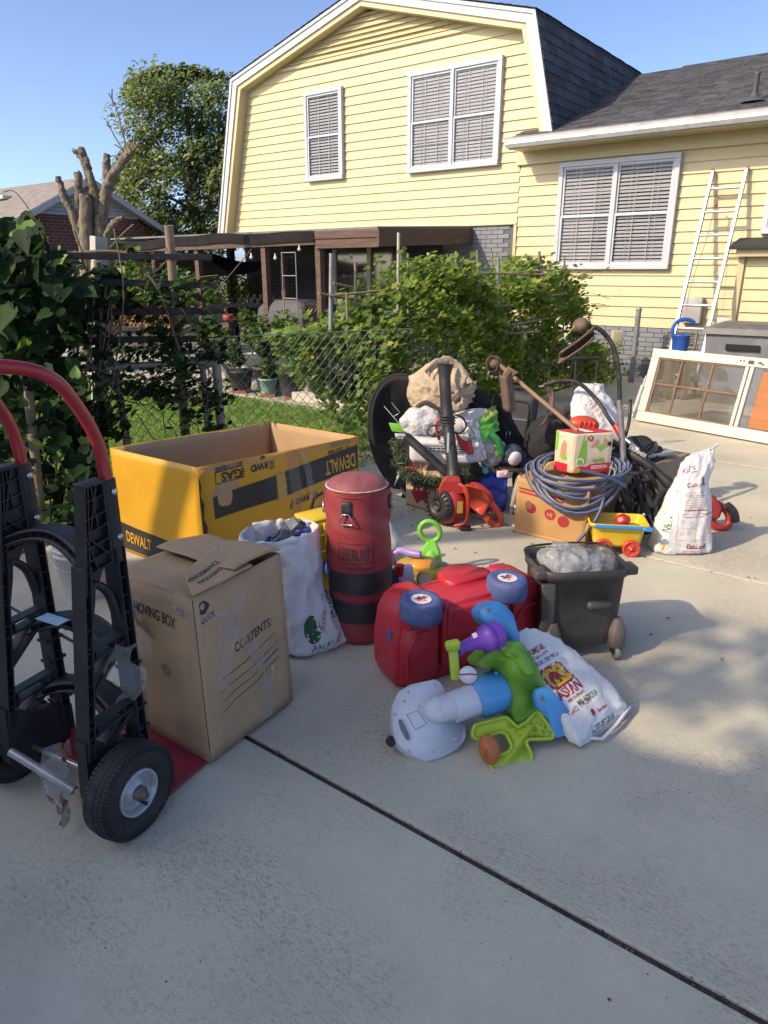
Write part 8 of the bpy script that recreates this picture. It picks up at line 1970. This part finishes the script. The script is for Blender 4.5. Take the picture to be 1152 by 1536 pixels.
# ---- tall white rice sack
rs = thing('standing_sack', 'tall white rice sack with red print standing upright at the right of the pile', 'sack', g(1030, 835) + Vector((0, .1, 0)))
uu = Vector((.985, .05, 0)); dd_ = Vector((-.05, .985, 0)); cc0 = g(1030, 835) + Vector((0, .11, 0))
rgs = [(cc0 + Vector((0, 0, .003)), uu * .150, dd_ * .09, 3.4), (cc0 + Vector((0, 0, .03)), uu * .168, dd_ * .105, 3.2), (cc0 + Vector((0.0, 0, .15)), uu * .150, dd_ * .10, 2.8), (cc0 + Vector((.01, 0, .30)), uu * .118, dd_ * .085, 2.5), (cc0 + Vector((.022, 0, .42)), uu * .092, dd_ * .06, 2.4),
       (cc0 + Vector((.035, 0, .50)), uu * .088, dd_ * .032, 2.3), (cc0 + Vector((.045, 0, .555)), (uu + Vector((0, 0, .35))) * .084, dd_ * .015, 2.2), (cc0 + Vector((.055, 0, .575)), (uu + Vector((0, 0, .45))) * .080, dd_ * .005, 2.2)]
mb = MB().loft(sack(rgs, 84, 8)); crumple(mb, .012, 10, 6, .85, .3, (1, 1, .35)); crumple(mb, .005, 30, 3, .85, .4, (1, 1, .5)); mb.v = [(x, y, max(z_, .003)) for x, y, z_ in mb.v]
mk('sack', mb, SACKW, rs, world=True); rsv = bvh_of(mb); rF = Face(cc0 - dd_ * .3 - uu * .16, uu, ZV)
def rt(s_, size, u, v, m=RINK, ang=0, **k): text(s_, size, rF.M(u, v, ang), m, rs, 'printed_text', bvh=rsv, dirn=dd_, off=.0014, **k)
rt('RICE', .045, .10, .455, RINK, 12, sx=.8); rt('Calrose', .034, .12, .385, RINK, 4, bold=.01); rt('EastLand', .040, .145, .045, RINK, -2, bold=.02, sx=.8)
rt('NEW', .042, .045, .13, GINK, 78, bold=.02); rt('Preparation for cooking', .012, .115, .222, RINK); rt('DIRECTIONS', .012, .22, .235, RINK, bold=.02)
for k_ in range(8): rt('rinse rice and add water boil', .0095, .115, .355 - k_ * .013, RINK)
for k_ in range(9): rt('serving size calories', .008, .235, .21 - k_ * .013, RINK)
for k_ in range(3): rt('premium quality rice product', .009, .13, .028 - k_ * .011, RINK)
for (a, b, c, d) in ((.085, .24, .29, .2415), (.085, .245, .0865, .09), (.19, .24, .1915, .08), (.10, .16, .19, .1615), (.085, .09, .29, .0915), (.10, .34, .23, .3415), (.095, .26, .24, .2645)):
    decal(rect(c - a, d - b, a, b) if c > a and d > b else rect(abs(c - a), abs(d - b), min(a, c), min(b, d)), rF.M(0, 0), RINK, rs, 'printed_line', bvh=rsv, dirn=dd_, off=.0012, cut=.03)
for a, b in ((.11, .20), (.115, .13), (.15, .135), (.16, .19)): decal(ring_(a, b, .010, .012, 4), rF.M(0, 0), RINK, rs, 'printed_symbol', bvh=rsv, dirn=dd_)
decal(ellipse(.012, .024, .205, .42), rF.M(0, 0), GINK, rs, 'printed_emblem', bvh=rsv, dirn=dd_); decal(ellipse(.012, .012, .075, .36), rF.M(0, 0), YINK, rs, 'printed_emblem', bvh=rsv, dirn=dd_); decal(ellipse(.012, .02, .02, .05), rF.M(0, 0), YINK, rs, 'printed_emblem', bvh=rsv, dirn=dd_)
# ---- red tool to the right of the sack
gt, gF_, gM_ = grip_tool('red_vacuum_handle', 'red power tool with black-padded loop grip lying right of the tall sack', [(1052, 740), (1068, 741), (1086, 760), (1078, 780), (1062, 778), (1050, 765)], [(1070, 775), (1076, 760), (1088, 760), (1098, 772), (1099, 786), (1090, 793), (1078, 790)], 4.05, REDO, .07)
mk('black_pad', MB().tube(strs([(1090, 758, 4.04), (1100, 768, 4.04), (1103, 782, 4.04)]), .026, 12), BLKT, gt, world=True)
# ---- cardboard boxes at the back
A, Rr, L_ = g(988, 790), g(1032, 765), g(915, 765)
kbox('kraft_box', 'open dusty kraft box half hidden behind the trimmers and tall sack', Vector((1.72, 4.35, 0)), Vector((2.05, 4.62, 0)), Vector((1.38, 4.62, 0)), .34, mat('kraft_dusty', (.30, .22, .145), rough=.85, bump=.1, dirt=((.2, .15, .1), .4, 8)), .008, 61)
kbox('kraft_box', 'small dark kraft box behind the orange grip and curved trimmer', Vector((1.30, 4.10, 0)), Vector((1.62, 4.2, 0)), Vector((1.22, 4.36, 0)), .28, KRAFT, .008, 66)
tu = thing('clear_tub', 'grey lid edge of a plastic tub sitting in the back kraft box', 'tub', D(975, 690, 4.5)); mk('tub_lid', MB().rbox((0, 0, 0), (.26, .18, .03), .01, 2, frame(D(975, 678, 4.5), (1, .5, 0), (0, 0, 1))), mat('grey_tub', ()), tu, world=True)
gl = thing('garden_gloves', 'yellow green work gloves lying on the concrete behind the tall sack', 'gloves', g(1052, 690)); mb = MB().ball((0, 0, 0), 1, 4, T(g(1050, 687, .03)) @ S(.09, .05, .03)); crumple(mb, .03, 14, 2); mk('glove', mb, mat('glove_yellow', (.45, .47, .12), rough=.8), gl, world=True)
solo('green_rope', 'tangled pale green rope on the concrete beside the storm window', 'rope', MB().tube(strs([(944, 655, 5.6), (952, 668, 5.5), (948, 680, 5.3), (958, 688, 5.2), (966, 694, 5.1)], 8), .018, 8), mat('rope_green', (.25, .30, .10), rough=.9))
# ---- string trimmers
SH = mat('shaft_black', (.03, .03, .032), rough=.4, var=.3, vs=12, metal=.3, dirt=((.16, .13, .10), .5, 14))
WSH = mat('shaft_wood', (.26, .17, .10), rough=.65, var=.2, vs=9, dirt=((.15, .10, .07), .4, 12)); GRD = mat('rusty_guard', (.13, .085, .06), rough=.75, var=.2, vs=8, dirt=((.06, .045, .035), .5, 14))
t1 = thing('curved_trimmer', 'curved-shaft string trimmer upside down with worn brown guard in the air', 'string trimmer', g(935, 780))
s1_ = strs([(872, 492, 4.25), (886, 490, 4.25), (903, 497, 4.24), (920, 521, 4.22), (928, 560, 4.20), (930, 610, 4.16), (932, 660, 4.12), (935, 705, 4.08)], 8)
mk('shaft', MB().tube(s1_, .0135, 12), SH, t1, world=True)
mk('lower_shaft', MB().tube(strs([(929, 600, 4.165), (933, 655, 4.115), (936, 700, 4.07)], 4), .018, 12), mat('shaft_grey', (.22, .21, .20), rough=.4, metal=.4, dirt=((.08, .06, .05), .6, 20)), t1, world=True)
mk('head', MB().lathe([(0, -.03), (.035, -.03), (.045, -.01), (.045, .015), (.030, .03), (0, .035)], 24, frz(D(871, 488, 4.25), Vector((-.4, -.4, .5)), (1, 0, 0))), GRD, t1, world=True)
def guard(u, v): return D(888 - 52 * v + 6 * u - 10 * math.sin(math.pi * v) * 0, 497 + 40 * v ** .8 - (11 * (1 - .2 * v)) * (u - .5) * 1.6, 4.18 + .08 * math.sin(math.pi * u) - .03 * v)
mk('guard', MB().grid(guard, 8, 12), GRD, t1, world=True).modifiers.new('t', 'SOLIDIFY').thickness = .012
mk('line', MB().tube([D(862, 489, 4.22), D(848, 505, 4.15), D(838, 511, 4.15)], .003, 5), mat('line_green', (.45, .55, .08), rough=.5), t1, world=True)
lp1 = [D(950 + 26 * math.cos(a), 702 + 8 * math.sin(a), 4.02 - .09 * math.sin(a)) for a in [i * .3 for i in range(19)]]
mk('loop_handle', MB().tube(cr(lp1, 2), .011, 8), SH, t1, world=True)
mk('bracket', MB().box((0, 0, 0), (.07, .01, .07), frame(D(937, 718, 3.98), (1, .1, -.3), (0, -.3, 1))), mat('bracket_steel', (.18, .17, .16), rough=.5, metal=.6), t1, world=True)
mk('motor', MB().lathe([(.0, 0), (.022, 0), (.026, .06), (.040, .10), (.052, .15), (.055, .20), (.04, .23), (0, .23)], 20, frz(D(940, 722, 4.02), Vector((.02, .0, -1)), (1, 0, 0))), BLKT, t1, world=True)
for k_ in range(7): mk('motor_fin', MB().rbox((0, 0, 0), (.006, .01, .07), .002, 1, T(D(928 + k_ * 4, 786, 3.96))), BLKT, t1, world=True)
t2_ = thing('rusty_trimmer', 'string trimmer with wooden-brown straight shaft and hanging leather guard', 'string trimmer', D(860, 645, 4.2))
mk('shaft', MB().tube([D(748, 546, 4.45), D(766, 562, 4.42), D(866, 646, 4.1)], .013, 12), WSH, t2_, world=True)
mk('head', MB().lathe([(0, -.02), (.030, -.02), (.034, .0), (.030, .03), (0, .035)], 20, frz(D(742, 546, 4.46), Vector((-.8, 0, .6)), (0, 1, 0))), GRD, t2_, world=True)
mb = MB()
for k_ in range(7): mb.tube([D(738 + k_ * 1.0 + 9 * math.cos(a), 546 + 12 * math.sin(a), 4.43 + .012 * k_) for a in [i * .45 for i in range(14)]], .004, 5, closed=True)
mk('line_spool', mb, GRD, t2_, world=True)
def grd2(u, v): return D(750 + 16 * u + 6 * v, 562 + 52 * v - 6 * u * (1 - v) + 4 * math.sin(3 * u), 4.36 - .05 * math.sin(math.pi * u))
mk('guard', MB().grid(grd2, 8, 10), GRD, t2_, world=True).modifiers.new('t', 'SOLIDIFY').thickness = .008
mk('guard_bracket', MB().prism([(0, 0), (.06, .05), (.10, 0), (.04, -.02)], 0, .03, frame(D(752, 566, 4.42), (1, 0, .4), (0, -1, 0))), WSH, t2_, world=True)
t3 = thing('black_trimmer', 'black bent-shaft trimmer with red clamp and lettered body across the pile', 'string trimmer', D(1000, 740, 4.2))
mk('shaft', MB().tube(strs([(816, 577, 4.5), (845, 571, 4.48), (870, 576, 4.45), (895, 600, 4.38), (915, 630, 4.3), (926, 645, 4.27)], 8), .0125, 12), SH, t3, world=True)
mk('red_clamp', MB().tube([D(924, 638, 4.28), D(932, 652, 4.24)], .024, 12), RED, t3, world=True)
mk('steel_tube', MB().tube([D(930, 652, 4.25), D(958, 675, 4.15)], .014, 12), CHR, t3, world=True)
mk('body', MB().tube(strs([(915, 660, 4.22), (938, 676, 4.15), (965, 692, 4.08), (1000, 722, 4.0), (1012, 735, 3.98)], 5), [.018] * 6 + [.028] * 9 + [.034] * 6, 14), BLKT, t3, world=True)
text('TRIMMER', .03, frame(D(942, 672, 4.06), (.84, 0, -.47), (-.1, -1, .1)), mat('white_print', (.6, .6, .6)), t3, 'printed_text', bold=.03)
mk('loop_handle', MB().tube(cr([D(x, y, Y) for x, y, Y in ((955, 690, 4.2), (968, 672, 4.25), (982, 664, 4.3), (982, 674, 4.15), (966, 684, 4.1), (950, 690, 4.1))], 6), .012, 8), SH, t3, world=True)
mk('side_arm', MB().tube(strs([(820, 578, 4.5), (826, 600, 4.5), (818, 630, 4.45), (808, 640, 4.42)], 6), .009, 8).tube(strs([(822, 580, 4.5), (829, 590, 4.5), (828, 615, 4.46)], 6), .012, 8), GRD, t3, world=True)
for pts, r in (([(955, 724, 4.0), (962, 750, 3.98), (965, 790, 3.98)], .014), ([(978, 722, 4.0), (960, 722, 4.0), (945, 735, 3.98), (952, 745, 3.98)], .014), ([(965, 735, 4.0), (980, 760, 3.95), (992, 770, 3.92)], .020), ([(1000, 735, 3.95), (985, 752, 3.92), (988, 775, 3.9)], .016), ([(1012, 735, 3.98), (1020, 750, 3.95)], .03)):
    mk('strap', MB().tube(strs(pts, 6), r, 10), BFAB, t3, world=True)
t4 = thing('folding_cart', 'black folding frame lying among the trimmers behind the yellow wagon', 'cart', g(960, 800))
for pts in ([(925, 690, 4.15), (942, 640, 4.3), (946, 600, 4.4)], [(960, 700, 4.1), (1000, 760, 3.95), (1015, 800, 3.9)], [(905, 790, 3.95), (960, 800, 3.9), (1000, 790, 3.95)], [(940, 760, 4.0), (1000, 740, 4.05)], [(930, 770, 4.0), (985, 795, 3.9)]): mk('bar', MB().tube(strs(pts, 5), .011, 8), SH, t4, world=True)
mk('ball_hitch', MB().ball(D(966, 772, 3.88), .012, 2).tube([D(966, 772, 3.88), D(956, 776, 3.88)], .006, 6), CHR, t4, world=True)

# ---- litter on the slabs
lit = MB(); 
for i in range(160):
    a = g(random.uniform(-50, 1200), random.uniform(700, 1530)); r_ = random.uniform(.0007, .0022) * (1 if random.random() < .95 else 2)
    lit.ball((a.x, a.y, .001), r_, 1, sc=(random.uniform(.7, 1.8), 1, .5))
for i in range(420):
    x_ = random.uniform(-.6, 4.5); jy = random.choice((-9.33, -9.33, -6.9)); a = HP(x_, jy + random.gauss(0, .007), 0)
    lit.ball((a.x, a.y, -.006 + random.uniform(-.003, .004)), random.uniform(.0018, .0042), 1, sc=(1.2, 1, .7))
o = mk('grit', lit, mat('grit', (.10, .085, .06), rough=1, island=.6, bump=0), kind='stuff'); o['label'] = 'scattered grit and crumbs on the concrete driveway'
lp_l = np.array([tuple(g(x, y, .006)) for x, y in [(random.uniform(560, 800), random.uniform(770, 830)) for _ in range(14)] + [(random.uniform(840, 1140), random.uniform(640, 1000)) for _ in range(22)] + [(random.uniform(540, 620), random.uniform(740, 790)) for _ in range(18)]])
o = leaves('fallen_leaf', lp_l, .022, [mat('dead_leaf', (.12, .07, .03), rough=.9, island=.5, bump=0)], 'oval', up=3); o['label'] = 'small dry brown leaves fallen on the driveway'
